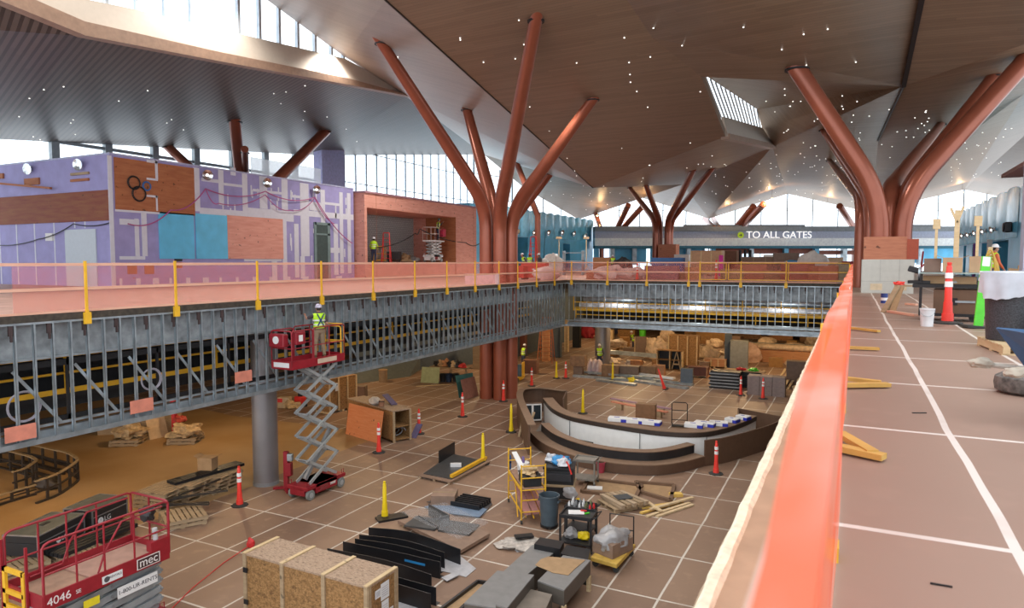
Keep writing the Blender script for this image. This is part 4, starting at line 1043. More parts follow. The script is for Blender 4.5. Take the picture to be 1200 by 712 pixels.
o = MB().text('TO ALL GATES', 1.22, Mx @ Matrix.Diagonal((1.04,1,1,1)), .03).build('lettering', M_sw, gt)
pc = atd(868,275.3,87.3); Mx2 = Matrix.Translation(Vector((pc.x,pc.y,pc.z))) @ Matrix.Rotation(ang,4,'Z') @ Matrix.Rotation(math.pi/2,4,'X')
dsk = MB().lathe([(.40,-.02),(.40,.02)], n=24, M=Mx2).build('sign_disc', mat('lime sign disc', (.45,.65,.02), .5, emit=.25), gt)
mb = MB(); mb.cbox((-.05,0,.04),(.32,.07,.03)); mb.cbox((.06,.07,.04),(.22,.07,.03),R(-45)); mb.cbox((.06,-.07,.04),(.22,.07,.03),R(45))
for i in range(len(mb.v)): mb.v[i] = Mx2 @ mb.v[i]
mb.build('arrow_mark', mat('dark sign mark', (.03,.06,.02)), dsk)

# ---- right blue building
XR = 7.0
yr0 = atx(1205,240,XR).y-3; yr1 = atx(1122,255,XR).y; zr = atx(1122,252,XR).z
rb = T('blue_building', 'blue membrane clad shop front on the right of the walkway', 'building')
hd_ = atx(1180,281,XR).z
op = [(atx(1181,300,XR).y, atx(1161,300,XR).y), (atx(1157,300,XR).y, atx(1150,300,XR).y), (atx(1144,300,XR).y, atx(1139,300,XR).y), (atx(1132,300,XR).y, atx(1129,300,XR).y)]
yy = yr0
for (a, b) in op:
    MB().box((XR,yy,0),(XR+6,a,zr)).build('wall', M_blue, rb); MB().box((XR,a,hd_),(XR+6,b,zr)).build('wall', M_blue, rb)
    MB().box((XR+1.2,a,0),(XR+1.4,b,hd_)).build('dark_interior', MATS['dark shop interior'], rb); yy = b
MB().box((XR,yy,0),(XR+6,yr1,zr)).build('wall', M_blue, rb)
n_ = 9; ys_ = [atx(x,250,XR).y for x in (1194,1180,1168,1158,1150,1143,1137,1132,1127,1122)]
for i in range(n_):
    a, b = ys_[i], ys_[i+1]
    MB().grid(lambda u, v, a=a, b=b: (XR-.02-.08*math.sin(u*math.pi)-.02*noise.noise(Vector((u*3,v*3,i))), a+(b-a)*u, hd_+.05+(zr-hd_+.08*math.sin(u*math.pi))*v), 8, 6).build('membrane_sheet', M_blue2, rb, True)
for k, (x, y) in enumerate(((1167,268),(1156,270),(1146,272),(1138,274),(1131,275),(1125,277))):
    walllamp(atx(x,y,XR-.1), (-1,-.2,-.3), 'round chrome lamp over the right blue shop front, number %s from the dark speaker' % ('one two three four five six'.split()[k]), .2)
p = atx(1185,266,XR-.1); t = T('speaker_box', 'black rounded fixture on the right blue shop front', 'fixture', tuple(p)); MB().cbox((-.15,0,0),(.3,.62,.5)).build('body', M_black, t, bevel=.06); MB().lathe([(.2,-.02),(.22,.04),(.12,.06),(.001,.05)], (0,0,0), 16, Matrix.Translation((-.3,0,0)) @ Matrix.Rotation(-math.pi/2,4,'Y')).build('driver', M_dark, t, True)
# pale corner post and brown soffit
p = K(1196,352); plain(MB().box((p.x-.02,p.y-.2,0),(p.x+1.4,p.y+.3,4.2)), 'corner_pier', mat('pale lavender panel', (.42,.45,.58), .6), 'pale lavender panelled pier at the end of the right blue shop front', 'pier')
q0 = atz(1175,213,3.4+EYE); tt = plain(MB().box((q0.x,q0.y-4,zr+.1),(q0.x+6,q0.y+.4,zr+.25)), 'canopy', mat('red brown canopy', (.28,.11,.08)), 'thin red brown canopy panel projecting over the right shop front', 'canopy')
# distant bits behind the column: far blocks on the deck
# ================================================================ THINGS ON THE UPPER DECK
def dk(px, py): return K(px, py)
def WZ(p, wpx): return wpx/800*(p-CAM).dot(HF)
# workers
p = atx(438,300,XF+.1); p.z = 1.13
person('worker with white hard hat and hi-vis vest standing before the blockwork recess', tuple(p), R(20), dict(lean=.05), M_hatw, M_jean, mat('hi-vis shirt', (.45,.75,.03), .8))
XPl = -30.7
p = atx(517,320,XPl); wl = scissor_lift('white scissor lift raised in front of the plywood portal', (XPl,p.y-1.2,1.13), 0, 1.8, .8, 4, 1.75, mat('white lift paint', (.65,.65,.66)), .7, am=mat('white scissor arm', (.62,.64,.64)))
MB().box((-.4,-.9,1.65),(.4,1.1,1.77)).build('platform', mat('white lift paint', (.6,.6,.6)), wl); rails(wl,-.4,.4,-.9,.3,1.77,1.05,mat('cream rail', (.62,.55,.50)), name='guard_rail'); rails(wl,-.4,.4,.35,1.1,1.77,1.05,M_mred)
MB().box((.1,.85,2.1),(.45,1.25,2.7)).build('control_box', mat('magenta red box', (.5,.03,.08)), wl)
person('worker in hi-vis vest and blue hat up on the white scissor lift', (XPl+.05,p.y-.55,2.91), R(-60), dict(lean=.08,le=(-.2,.25,1.3),lw=(-.12,.42,1.5)), mat('teal hard hat', (.03,.18,.2), .4), M_jean)
def dp(px, d): q = atd(px, 306, d); return (q.x, q.y, 0)
person('worker in dark clothes bending near the red tool chest beyond the main tree', dp(634,52), R(80), dict(lean=.2), M_hatw, M_jean, M_shirtd, False)
person('worker in hi-vis vest leaning just right of the main tree', dp(616,50), R(140), dict(lean=.25), M_hatw)
person('worker in hi-vis vest right of the main tree beside the red chest', dp(620.5,52), R(10), dict(lean=.1), mat('red hard hat', (.5,.03,.03), .4))
person('worker in white shirt and hard hat standing by the blue building', dp(652,56), R(60), None, M_hatw, M_jean, mat('off white shirt', (.6,.58,.55)), False)
person('worker in hi-vis vest beyond the far railing left of the far tree', dp(718,64), R(200), dict(lean=.1), M_hatw)
person('worker in hi-vis vest and white hat walking past the right blue shop front', tuple(K(1163,346)), R(-75), dict(lk=(-.1,.14,.5),la=(-.1,.10,.10),rk=(.1,.02,.5),ra=(.1,-.22,.12)), M_hatw, M_jean, mat('orange sleeve', (.6,.12,.04)))
# things in front of the portal
def at(px, d, dx=0): q = atd(px, 306, d); return (q.x+dx, q.y, 0)
def pr(px, o=0): q = atx(px, 300, XF-.6-o); return (q.x, q.y, 1.13)
def ladder(name, label, loc, rz, h, m, w=.5):
    t = T(name, label, 'ladder', loc, rz)
    for s in (-1,1):
        mb = MB()
        for x in (-w/2*(1.25),w/2*1.25): mb.beam((x,s*h*.22,0),(x*.7,0,h),.06,.03)
        if s < 0:
            for i in range(1,int(h/.3)): f = i*.3/h; mb.box((-w/2*(1.25-.37*f),-h*.22*(1-f)-.04,i*.3-.02),(w/2*(1.25-.37*f),-h*.22*(1-f)+.04,i*.3+.01))
        mb.build('side_frame', m, t)
    MB().cbox((0,0,h),(w*.85,.25,.06)).build('top_cap', m, t); return t
M_lred = mat('red fibreglass ladder', (.62,.03,.03), .5)
ladder('step_ladder', 'red step ladder standing before the blockwork recess', pr(453), R(30), 2.2, M_lred)
t = T('tool_cart', 'black wheeled tool cart low in front of the blockwork recess', 'cart', pr(462,.2), R(20)); MB().box((-.5,-.3,.2),(.5,.3,.8)).build('body', M_black, t, bevel=.02)
for x in (-.4,.4): MB().lathe([(.1,-.03),(.1,.03)], (0,0,0), 12, Matrix.Translation((x,0,.1)) @ Matrix.Rotation(math.pi/2,4,'X')).build('wheel', M_rub, t)
for i, (px, d, w_, h_, l) in enumerate(((446,46,.7,1.0,'leaning left of the black tool cart'),(474,44,1.1,.7,'between the tool cart and the white lift'),(484,45,.8,.5,'by the foot of the white lift'),(520,44,1.0,.9,'in the right corner of the portal'))):
    lump('debris_pile', 'heap of scrap and wrapping %s' % l, w_, .8, h_, pr(px,.3*i+.9), .3*i, M_card if i % 2 else M_conc, 11+i, .5, 'debris')
# generator/yellow frame next to the standing worker
t = T('yellow_cart', 'yellow tubular cart beside the worker at the blockwork recess', 'cart', pr(445,.6), R(20)); rails(t,-.4,.4,-.25,.25,.1,1.1,M_yellow,name='frame_rail'); MB().box((-.4,-.25,.12),(.4,.25,.18)).build('deck', M_yellow, t)
# beyond the main tree
def chest(label, loc, rz, w, d, h, m):
    t = T('tool_chest', label, 'tool chest', loc, rz); B(((-w/2,-d/2,.1),(w/2,d/2,h*.7))).build('body', m, t, bevel=.02); B(((-w/2-.02,-d/2-.02,h*.7),(w/2+.02,d/2+.02,h))).build('lid', m, t, bevel=.03)
    for x in (-w/2+.12,w/2-.12): B(((x-.05,-d/2,0),(x+.05,d/2,.1))).build('runner', M_dark, t)
    MB().box((-.08,-d/2-.04,h*.55),(.08,-d/2,h*.62)).build('latch', M_steel, t); return t
chest('red tool chest behind the railing right of the main tree', at(627,46), R(10), 1.7, .8, 1.15, mat('chest red', (.5,.03,.02)))
chest('second red tool chest nearer the main tree base', at(608,46), R(-5), 1.2, .8, .9, mat('chest red', (.5,.03,.02)))
lump('dust_sheet', 'white dust sheet draped over a machine by the blue building', 1.6, 1.2, 1.9, at(646,52), 0, mat('off white sheet', (.62,.58,.55), .8), 5, .3, 'sheet')
lump('plastic_bundle', 'pink wrapped bundle on the deck left of the far railing corner', 1.6, 1.1, 1.0, at(640,43.5), .4, mat('pinkish plastic', (.66,.50,.48), .5), 6, .25)
def lightstand(px, d, label, h=3.2):
    t = T('work_light_stand', label, 'light stand', at(px,d), .3); mb = MB(); mb.tube([(0,0,.5),(0,0,h)], .035, 8); mb.build('mast', M_wood, t)
    for a in (0,2.1,4.2): MB().tube([(0,0,.9),(.6*math.cos(a),.6*math.sin(a),0)], .022, 6).build('leg', M_wood, t)
    MB().cbox((0,-.05,h+.05),(.5,.12,.2)).build('lamp_head', M_wood2, t); return t
lightstand(605,47,'timber coloured light stand in front of the dark opening of the blue building')
lightstand(655,60,'tall light stand by the door of the blue building')
lightstand(687,60,'tall light stand at the far end of the blue building')
ladder('step_ladder', 'red step ladder leaning by the blue building opening', at(625,56), R(10), 3.2, M_lred)
t = T('stock_rack', 'metal stock rack on the deck by the blue building door', 'rack', at(672,59), 0)
for z in (.5,1.2,1.9): B(((-.9,-.3,z),(.9,.3,z+.05))).build('shelf', M_steel, t)
for x in (-.9,.85): B(((x,-.3,0),(x+.05,.3,2.1))).build('upright', M_steel, t)
# behind the far railing
lump('plastic_bundle', 'dusty pink sheeting heap behind the far railing, left of the pair', 2.6, 1.5, .95, at(716,44.5), 0, mat('dusty pink sheeting', (.62,.46,.43), .7), 8, .35)
lump('plastic_bundle', 'dusty pink sheeting heap behind the far railing, right of the pair', 2.3, 1.4, .9, at(741,46.5), .2, mat('dusty pink sheeting', (.6,.45,.42), .7), 9, .35)
delin('red delineator with white bands behind the far railing near the sheeting', at(747,43.5), 1.12)
delin('red delineator behind the far railing beside the swing gate', at(839.5,42.8), 1.3)
lump('tyre_heap', 'black round machine behind the far railing left of the far tree', 1.9, 1.2, 1.7, at(730,62), 0, M_black, 12, .2, 'machine')
chest('blue tool chest just in front of the far tree', at(783,58), 0, 2.6, 1.0, 1.5, mat('chest blue', (.02,.09,.25)))
crate('packing_crate', 'tall plywood crate behind the far railing left of the red delineator', 2.6, 1.2, 2.1, at(829,58), 0, mat('tan crate board', (.46,.27,.15)), M_wood, 3)
crate('packing_crate', 'dark brown crate in the distance right of the tall plywood crate', 2.4, 1.2, 2.2, at(850,66), 0, mat('umber crate board', (.22,.09,.05)), M_wood2, 2)
plain(B(((-.15,-.15,0),(.15,.15,1.7))), 'wrap_roll', mat('magenta wrap', (.6,.02,.3)), 'magenta wrapped upright roll behind the far railing', 'roll').location = at(845,56)
for i, (px, l) in enumerate(((867,'leftmost'),(873,'middle'),(879,'rightmost'))):
    o = MB().lathe([(.13,0),(.13,2.3)], n=12).build('black_post', M_dark, None, True); tag(o, 'thick black post standing in the distance, %s of the three' % l, 'post', None, None, at(px,66))
crate('packing_crate', 'grey brown crate low in the distance beneath the sign lettering', 4.2, 1.2, 1.6, at(898,62), 0, mat('grey brown board', (.26,.17,.12)), M_wood2, 4)
carton('carton_box', 'dark cardboard sheet box right of the grey brown crate', 2.0, .8, 1.9, at(921,58), R(12), mat('dark card', (.18,.11,.08)))
lump('blue_tarp', 'blue tarp bundle in the distance behind the far railing', 2.6, 1.3, 1.35, at(934,56), 0, mat('blue tarp', (.02,.22,.45), .5), 14, .3, 'tarp')
lump('wrapped_pallet_load', 'tall milky plastic wrapped load behind the end of the far railing', 2.2, 1.4, 2.3, at(953,54), 0, mat('milky wrap', (.55,.50,.48), .4), 15, .12)
for i, (px, d, w_, h_, m, l) in enumerate(((700,46,1.2,.6,M_plyr,'just right of the railing corner'),(776,46,2.2,.9,mat('plum board',(.26,.12,.14)),'in front of the far tree'),(797,47,1.4,.5,M_card,'right of the plum one'),(812,46,1.0,.8,M_plyb,'left of the swing gates'),(858,45,1.3,.7,M_card,'behind the first swing gate'),(880,46,1.8,1.0,M_plyr,'behind the long swing gate'),(905,46,1.5,.6,M_card,'right half of the long swing gate'),(935,45,1.9,1.1,mat('red brown box',(.40,.13,.09)),'behind the last swing gate'),(965,44,1.6,.9,M_plyr,'near the end of the far railing'),(985,46,1.3,1.0,mat('tan load',(.45,.33,.22)),'hard by the orange netting end'))):
    carton('carton_box', 'low stored box on the far deck, %s' % l, w_, .9, h_, at(px,d), .1*i, m)
for i, (px, d, w_, h_, m, l) in enumerate(((708,70,2.0,1.6,M_plyb,'left end'),(800,70,1.5,1.9,M_white,'below the band left of the tall crate'),(907,72,2.0,1.9,M_white,'below the lettering'),(972,70,2.5,1.6,mat('tan load',(.45,.33,.22)),'right of the wrapped load'),(1000,66,2.0,1.2,M_red,'reddish, left of the boxed column'))):
    carton('carton_box', 'distant stored box under the gates fascia, %s' % l, w_, 1.2, h_, at(px,d), 0, m)
for k, (px, d, l, m) in enumerate(((958,48,'red fire extinguisher stand beyond the far railing',M_lred),)):
    t = T('extinguisher_stand', l, 'fire extinguisher', at(1018-1,62), 0); MB().lathe([(.12,.6),(.14,.65),(.14,1.5),(.06,1.65),(.03,1.75)], n=12).build('cylinder', m, t, True); B(((-.3,-.2,0),(.3,.2,.6))).build('stand', M_dark, t)

# ---- right hand side of the walkway
q = K(1152,388); 
def rightbench():
    a = K(1076,375); b = K(1150,378); L_ = (b-a).length; t = T('gang_box_cart', 'brown jobsite storage box with black steel table top on casters', 'storage cart', (a.x,a.y,0), math.atan2(b.y-a.y,b.x-a.x))
    M_gb = mat('brown steel box', (.12,.065,.035), .5)
    B(((.25,0,.14),(L_,.75,.64))).build('body', M_gb, t, bevel=.01); B(((-.12,-.05,.67),(L_+.05,.8,.74))).build('table_top', M_dark, t); B(((0,-.03,.1),(L_,.78,.16))).build('base_frame', M_dark, t)
    for x in (.0,L_-.05): B(((x,-.02,.1),(x+.05,.04,.70))).build('leg', M_dark, t)
    for x in (.15,L_-.15):
        for y in (.06,.7): MB().lathe([(.055,-.02),(.055,.02)], (0,0,0), 12, Matrix.Translation((x,y,.055)) @ Matrix.Rotation(math.pi/2,4,'X')).build('caster', M_rub, t)
    MB().box((.62,-.02,.38),(.95,.0,.42)).build('handle', M_steel, t); MB().box((.5,-.012,.33),(.66,.0,.47)).build('lock_recess', M_dark, t)
    B(((.0,.1,.74),(.02,.12,.95)),((L_,.1,.74),(L_+.02,.12,.95)),((.0,.7,.74),(.02,.72,.95)),((L_,.7,.74),(L_+.02,.72,.95))).build('upper_post', M_dark, t)
    MB().box((-.02,.05,.95),(L_+.04,.78,.97)).build('glass_shelf', mat('pale green shelf', (.30,.40,.38), .3), t)
    return t, L_
rbt, Lb = rightbench()
def onb(x, y, z=.745): return tuple(rbt.matrix_world @ Vector((x,y,z))) if False else tuple(Matrix.Translation(rbt.location) @ Matrix.Rotation(rbt.rotation_euler.z,4,'Z') @ Vector((x,y,z)))
rzb = rbt.rotation_euler.z
lump('plastic_bag', 'crumpled clear plastic bag on the storage cart', .45, .3, .2, onb(.65,.4), 0, mat('cloudy plastic', (.34,.33,.33), .3), 21, .4, 'bag')
carton('carton_box', 'shallow open cardboard tray on the storage cart', .4, .3, .16, onb(.25,.4), rzb, M_card)
carton('carton_box', 'flat cardboard box at the right end of the storage cart', .5, .35, .14, onb(Lb-.35,.4), rzb, M_card)
carton('carton_box', 'tall upright carton on the glass shelf of the storage cart', .34, .3, .30, onb(.55,.4,.975), rzb, mat('tan carton',(.42,.27,.15)), open_=True)
carton('carton_box', 'square carton with side cutout on the glass shelf', .3, .3, .32, onb(.98,.4,.975), rzb, mat('tan carton',(.42,.27,.15)))
carton('carton_box', 'dark carton behind the upright carton on the glass shelf', .3, .25, .28, onb(.2,.5,.975), rzb, mat('dark card',(.18,.11,.08)))
mb = MB(); z0 = 0; mb.beam((0,0,0),(0,0,.95),.09,.04); mb.beam((0,0,.7),(.1,0,1.02),.05,.04); mb.beam((0,0,.7),(-.12,0,1.0),.05,.04); o = mb.build('forked_board', M_wood); tag(o, 'tall forked board standing out of the upright carton', 'board', None, None, onb(.60,.4,1.28))
o = MB().beam((0,0,0),(0,0,.62),.05,.04).build('wood_offcut', M_wood); MB().cbox((0,0,.7),(.13,.06,.2)).build('notched_end', M_wood, o); tag(o, 'short notched board standing left of the forked board', 'board', None, None, onb(.25,.35,1.26))
o = MB().beam((0,0,0),(0,0,.62),.05,.04).build('wood_offcut', M_wood); MB().cbox((0,0,.7),(.13,.06,.2)).build('notched_end', M_wood, o); tag(o, 'short notched board standing right of the forked board', 'board', None, None, onb(.95,.35,1.30))
# compound saw at the left end of the cart
t = T('mitre_saw', 'black and red mitre saw on the left end of the storage cart', 'saw', onb(-.02,.35), rzb); B(((-.2,-.2,0),(.2,.2,.06))).build('base', M_dark, t); MB().lathe([(.14,-.02),(.14,.02)], (0,0,0), 20, Matrix.Translation((0,0,.2)) @ Matrix.Rotation(math.pi/2,4,'Y')).build('blade_guard', M_steel, t, True); MB().cbox((-.1,0,.28),(.22,.12,.12),0,0,.3).build('motor', M_dark, t, bevel=.02); MB().tube([(.0,.05,.3),(.08,.05,.4),(.16,.05,.33)],.02,8).build('handle', M_red, t, True)
# sawhorse of planks
a = K(1048,365); t = T('saw_horse', 'tan plank sawhorse leaning by the storage cart', 'sawhorse', (a.x,a.y,0), R(5))
MB().beam((0,0,.62),(1.0,.1,.62),.14,.04).build('top_plank', M_wood2, t); MB().beam((.05,-.05,.62),(-.28,-.35,0),.13,.035).build('leg', M_wood2, t); MB().beam((.12,-.05,.60),(-.10,-.42,0),.13,.035).build('leg', M_card, t); MB().beam((.9,.15,.62),(1.0,.5,0),.1,.035).build('leg', M_wood2, t); MB().beam((.1,.1,.6),(-.05,.5,0),.1,.035).build('leg', M_wood2, t)
lump('orange_rag', 'orange rag on the sawhorse top', .22, .14, .1, (a.x+.08,a.y+.0,.64), 0, M_or, 4, .4, 'rag')
c = K(1036,355); t = T('paint_can', 'blue and white paint can on the floor by the sawhorse', 'paint can', (c.x,c.y,0)); MB().lathe([(.09,0),(.09,.28),(.085,.28)], n=18).build('can', mat('blue can', (.02,.05,.22), .4), t, True); MB().lathe([(.0915,.08),(.0915,.16)], n=18).build('label_band', M_wt, t, True)
for i, (x0,y0,x1,y1,l) in enumerate(((1041,366,1074,371,'nearer of the two'),(1062,357,1074,358,'shorter of the two'))):
    a = K(x0,y0); b = K(x1,y1); plain(MB().beam((a.x,a.y,.03),(b.x,b.y,.03),.1,.05), 'pink_board', M_railw, 'pinkish board lying between sawhorse and storage cart, %s' % l, 'board')
p = K(1086,382); t = T('bucket', 'white plastic bucket in front of the storage cart', 'bucket', (p.x,p.y,0)); wv = WZ(p,15)
MB().lathe([(wv*.43,0),(wv*.5,.30),(wv*.53,.305),(wv*.53,.33),(wv*.49,.33),(wv*.42,.02),(.001,.02)], n=22).build('pail', mat('white bucket plastic', (.68,.70,.72), .4), t, True); MB().tube([(wv*.52*math.cos(a_),-.02-wv*.45*math.sin(a_),.31-.12*math.sin(a_)) for a_ in [math.pi*i/10 for i in range(11)]], .004, 5).build('handle', M_steel, t)
p = K(1110,379); delin('big red delineator with two white bands and lettering in front of the storage cart', tuple(p), WZ(p,72), M_or)
p = K(1146,384); t = T('delineator', 'tilted flat green delineator with white bands right of the storage cart', 'traffic delineator', (p.x,p.y,0), R(20)); t.rotation_euler = (0,R(4),R(15)); h_ = WZ(p,84)
MB().cbox((0,0,h_/2),(.15,.03,h_)).build('post', M_grn, t); MB().cbox((0,0,.02),(.5,.4,.04)).build('base', M_rub, t)
for f in (.68,.77): MB().cbox((0,0,h_*f),(.155,.036,h_*.05)).build('reflective_band', M_wt, t)
MB().cbox((0,0,h_*.93),(.12,.034,h_*.13)).build('white_label', M_wt, t)
# fibreglass hose draped
p = K(1157,375); mb = MB()
for k in range(4): mb.tube([(.09*math.sin(a_)*(1+.1*k)+.02*k,.04*k,.95+ (.48-.06*k)*math.cos(a_)) for a_ in [2*math.pi*i/20 for i in range(20)]], .018, 6, True)
mb.tube([(0,.05,.5),(.1,0,.2),(.35,-.3,.02),(.8,-.5,.02)], .018, 6); o = mb.build('hose', mat('yellow hose', (.55,.36,.06), .5), None, True); tag(o, 'yellow hose hung in loops beside the green delineator', 'hose', None, None, (p.x,p.y,0))
p2 = K(1158,373); t = T('hose_post', 'thin wooden post carrying the yellow hose', 'post', (p2.x,p2.y+.1,0)); B(((-.04,-.03,0),(.04,.03,1.5))).build('post', M_wood, t); B(((-.2,-.2,0),(.2,.2,.04))).build('foot', M_dark, t)
p = K(1077,330); t = T('red_pole', 'thin bright red pole standing behind the storage cart', 'pole', (p.x+.0,p.y,0), 0); t.rotation_euler = (0,R(5),0); MB().lathe([(.05,0),(.045,1.75),(.02,1.8)], n=10).build('shaft', M_lred, t, True); MB().lathe([(.2,0),(.2,.04)], n=8).build('foot', M_rub, t)
p = K(1134,325); t = T('red_pole', 'thin bright red pole before the right blue shop front', 'pole', (p.x,p.y,0)); MB().lathe([(.05,0),(.045,2.0),(.02,2.05)], n=10).build('shaft', M_lred, t, True); MB().lathe([(.2,0),(.2,.04)], n=8).build('foot', M_rub, t)
# purple strips and boards in the shop front
for i, (x, l, m) in enumerate(((1142,'purple wrapped stud standing in the shop front opening',mat('purple wrap',(.20,.06,.30))),)):
    a = atx(x,300,XR-.4); plain(B(((a.x-.08,a.y-.1,0),(a.x+.05,a.y+.2,hd_))), 'purple_stud', m, l, 'stud')
a = atx(1160,290,XR-.3); plain(B(((a.x-.1,a.y-.1,0),(a.x+.1,a.y+.25,hd_+.1))), 'white_jamb', M_white, 'white jamb board in the right shop front beside the walking worker', 'board')
for i, (x0,x1,h,l) in enumerate(((1176,1186,.95,'left of the pair'),(1187,1197,1.05,'right of the pair'))):
    a = K(x0,347); w_ = WZ(a,x1-x0); t = MB().beam((0,-.25,0),(.12,.1,h),w_,.03,up=(0,-1,0)).build('tan_board', M_card); tag(t, 'tan board leaning above the dark bin, %s' % l, 'board', None, None, (a.x+w_/2,a.y,0))
# bin with liner
p = K(1181,411); d_ = (p-CAM).dot(HF); r_ = 45/800*d_/2*1.0; p = p+HF*r_*.8; p.z = 0; c_ = Vector((p.x+.13,p.y,0))
t = T('trash_bin', 'large dark speckled trash bin with a white liner folded over its rim', 'bin', tuple(c_+Vector((0,0,.14)))); r_ = .27*1.15; hh = .88
MB().lathe([(r_*.86,0),(r_,hh),(r_+.03,hh),(r_+.03,hh+.03),(r_-.02,hh+.03),(r_*.84,.03),(.001,.03)], n=28).build('drum', mat('speckled charcoal plastic', (.035,.038,.045), .5, 0, .6, 60), t, True)
def linf(u, v):
    a_ = u*2*math.pi; k = (.16+.20*max(0,math.cos(a_+2.2))+.04*noise.noise(Vector((math.cos(a_)*3,math.sin(a_)*3,1)))); 
    if v < .3: f = v/.3; return ((r_-.05+.09*f)*math.cos(a_),(r_-.05+.09*f)*math.sin(a_),hh+.02+.03*math.sin(f*3.14))
    f = (v-.3)/.7; rr_ = r_+.045+.02*math.sin(a_*9)*f; return (rr_*math.cos(a_),rr_*math.sin(a_),hh+.03-k*f)
MB().grid(linf, 60, 10).build('liner', mat('milky bin liner', (.50,.54,.60), .35), t, True)
# pallet under the bin, with bag and wheelbarrow
pp = K(1185,425); pa = pallet('tan wooden pallet under the dark trash bin', (c_.x+.22,c_.y-.12,0), R(96), 1.15, .95, M_wood)
bg = lump('cement_bag', 'white printed bag slumped against the trash bin', .42, .3, .5, (c_.x+.38,c_.y-.42,.135), 0, mat('white printed bag', (.55,.57,.62), .6, 0, .3, 25), 31, .18, 'bag')
we = atz(1166,430,.42); t = T('wheelbarrow', 'dusty wheelbarrow with a blue tray at the right edge of the walkway', 'wheelbarrow', (we.x+.62*.94,we.y+.62*.34,0), R(-70))
mb = MB(); mb.add([(-.32,-.45,.68),(.32,-.45,.68),(.32,.45,.62),(-.32,.45,.62),(-.2,-.25,.33),(.2,-.2,.33),(.2,.25,.33),(-.2,.25,.33)],[(4,5,6,7)[::-1],(0,1,5,4),(1,2,6,5),(2,3,7,6),(3,0,4,7)]); o = mb.build('tray', mat('blue barrow tray', (.03,.10,.22), .5), t); sm_ = o.modifiers.new('s','SOLIDIFY'); sm_.thickness = .012
for s in (-1,1): MB().blob((0,0,0),(.08,.17,.08),60+s,.25).build('dusty_grip', mat('pale dusty canvas', (.42,.37,.30), .9), t, True).location = (s*.22,-.6,.42); MB().tube([(s*.22,-.66,.42),(s*.22,-.3,.38),(s*.18,.3,.28),(s*.05,.62,.2)], .02, 8).build('handle', mat('pale dusty handle', (.50,.46,.40), .9), t, True); MB().tube([(s*.2,-.15,.36),(s*.22,-.25,0)], .015, 6).build('leg', M_steel, t)
M_ = Matrix.Translation((0,.62,.2)) @ Matrix.Rotation(math.pi/2,4,'Y'); MB().lathe([(.1,-.04),(.17,-.045),(.2,-.02),(.2,.02),(.17,.045),(.1,.04)], (0,0,0), 24, M_).build('wheel', mat('muddy tyre', (.12,.11,.10), .9, 0, .5, 20), t, True)
wp = K(1188,463); t = T('rubber_ring', 'muddy black rubber ring lying on the floor at the right edge of the walkway', 'tyre', (wp.x+.12,wp.y+.16,0))
MB().lathe([(.13,.02),(.19,.0),(.24,.03),(.25,.09),(.24,.15),(.19,.18),(.13,.16),(.11,.09),(.13,.02)], n=32).build('ring', mat('muddy tyre', (.06,.055,.05), .9, 0, .5, 20), t, True)
MB().lathe([(.03,.05),(.12,.06),(.12,.12),(.03,.13)], n=18).build('hub', M_grey, t, True)
a = K(1090,684); plain(MB().beam((a.x,a.y,.004),(a.x+.07,a.y+.002,.004),.006,.006), 'nail', M_dark, 'dark nail lying on the near walkway sheet', 'nail')
a = K(1069,484); plain(MB().beam((a.x,a.y,.004),(a.x+.1,a.y+.05,.004),.012,.006), 'wire_scrap', M_dark, 'dark wire scrap lying on the walkway near the wide tape', 'scrap')

# ---- small ceiling downlights
M_dl = mat('downlight glow', (1,.97,.9), .3, emit=2.5)
rnd = random.Random(11); cnt = 0
dl_me = MB().lathe([(.001,-.012),(.05,-.012),(.055,.012),(.001,.012)], n=8).build('downlight', M_dl); dl_me.data.name = 'downlight'
regs = [((10,100,420,178),26),((430,30,600,170),6),((600,20,830,200),24),((820,30,1020,150),14),((900,110,1010,210),50),((815,180,1000,240),60),((640,205,760,250),20),((1030,120,1180,215),46),((1070,130,1130,200),24),((1140,150,1199,215),6)]
for (x0,y0,x1,y1), n in regs:
    k = 0
    while k < n:
        x = rnd.uniform(x0,x1); y = rnd.uniform(y0,y1); h = ceil_hit(x,y); k += 1
        if h is None or h.z < 5: continue
        if cnt == 0: o = dl_me
        else: o = dl_me.copy(); COL.objects.link(o)
        cnt += 1; s = .38+.2*(h-CAM).length/50 + (.5 if rnd.random() < .06 else 0)
        o.scale = (s,s,1); tag(o, 'tiny lit downlight scattered among many in the timber ceiling', 'downlight', 'downlights scattered over the timber ceiling', None, tuple(h-Vector((0,0,.02))))
        if cnt >= 298: break
print('downlights', cnt)
# ================================================================ THINGS ON THE LOWER FLOOR
def fr(*px):  # three floor corners seen in the photo -> origin, yaw, length, width
    return frame3(*[G(*p) for p in px])
def gl(px, py): return tuple(G(px, py))
def sz(px, py, w): return w/800*(G(px,py)-CAM).dot(HF)
def face_x(x, y, z): # text plane facing +X: text right = +Y, up = +Z
    return Matrix(((0,0,1,x),(1,0,0,y),(0,1,0,z),(0,0,0,1)))
M_label = mat('white label', (.72,.72,.72), .6, 0, .03); M_ink = mat('label ink', (.08,.08,.09))
M_chrome = mat('dull aluminium', (.45,.46,.48), .35, .8)

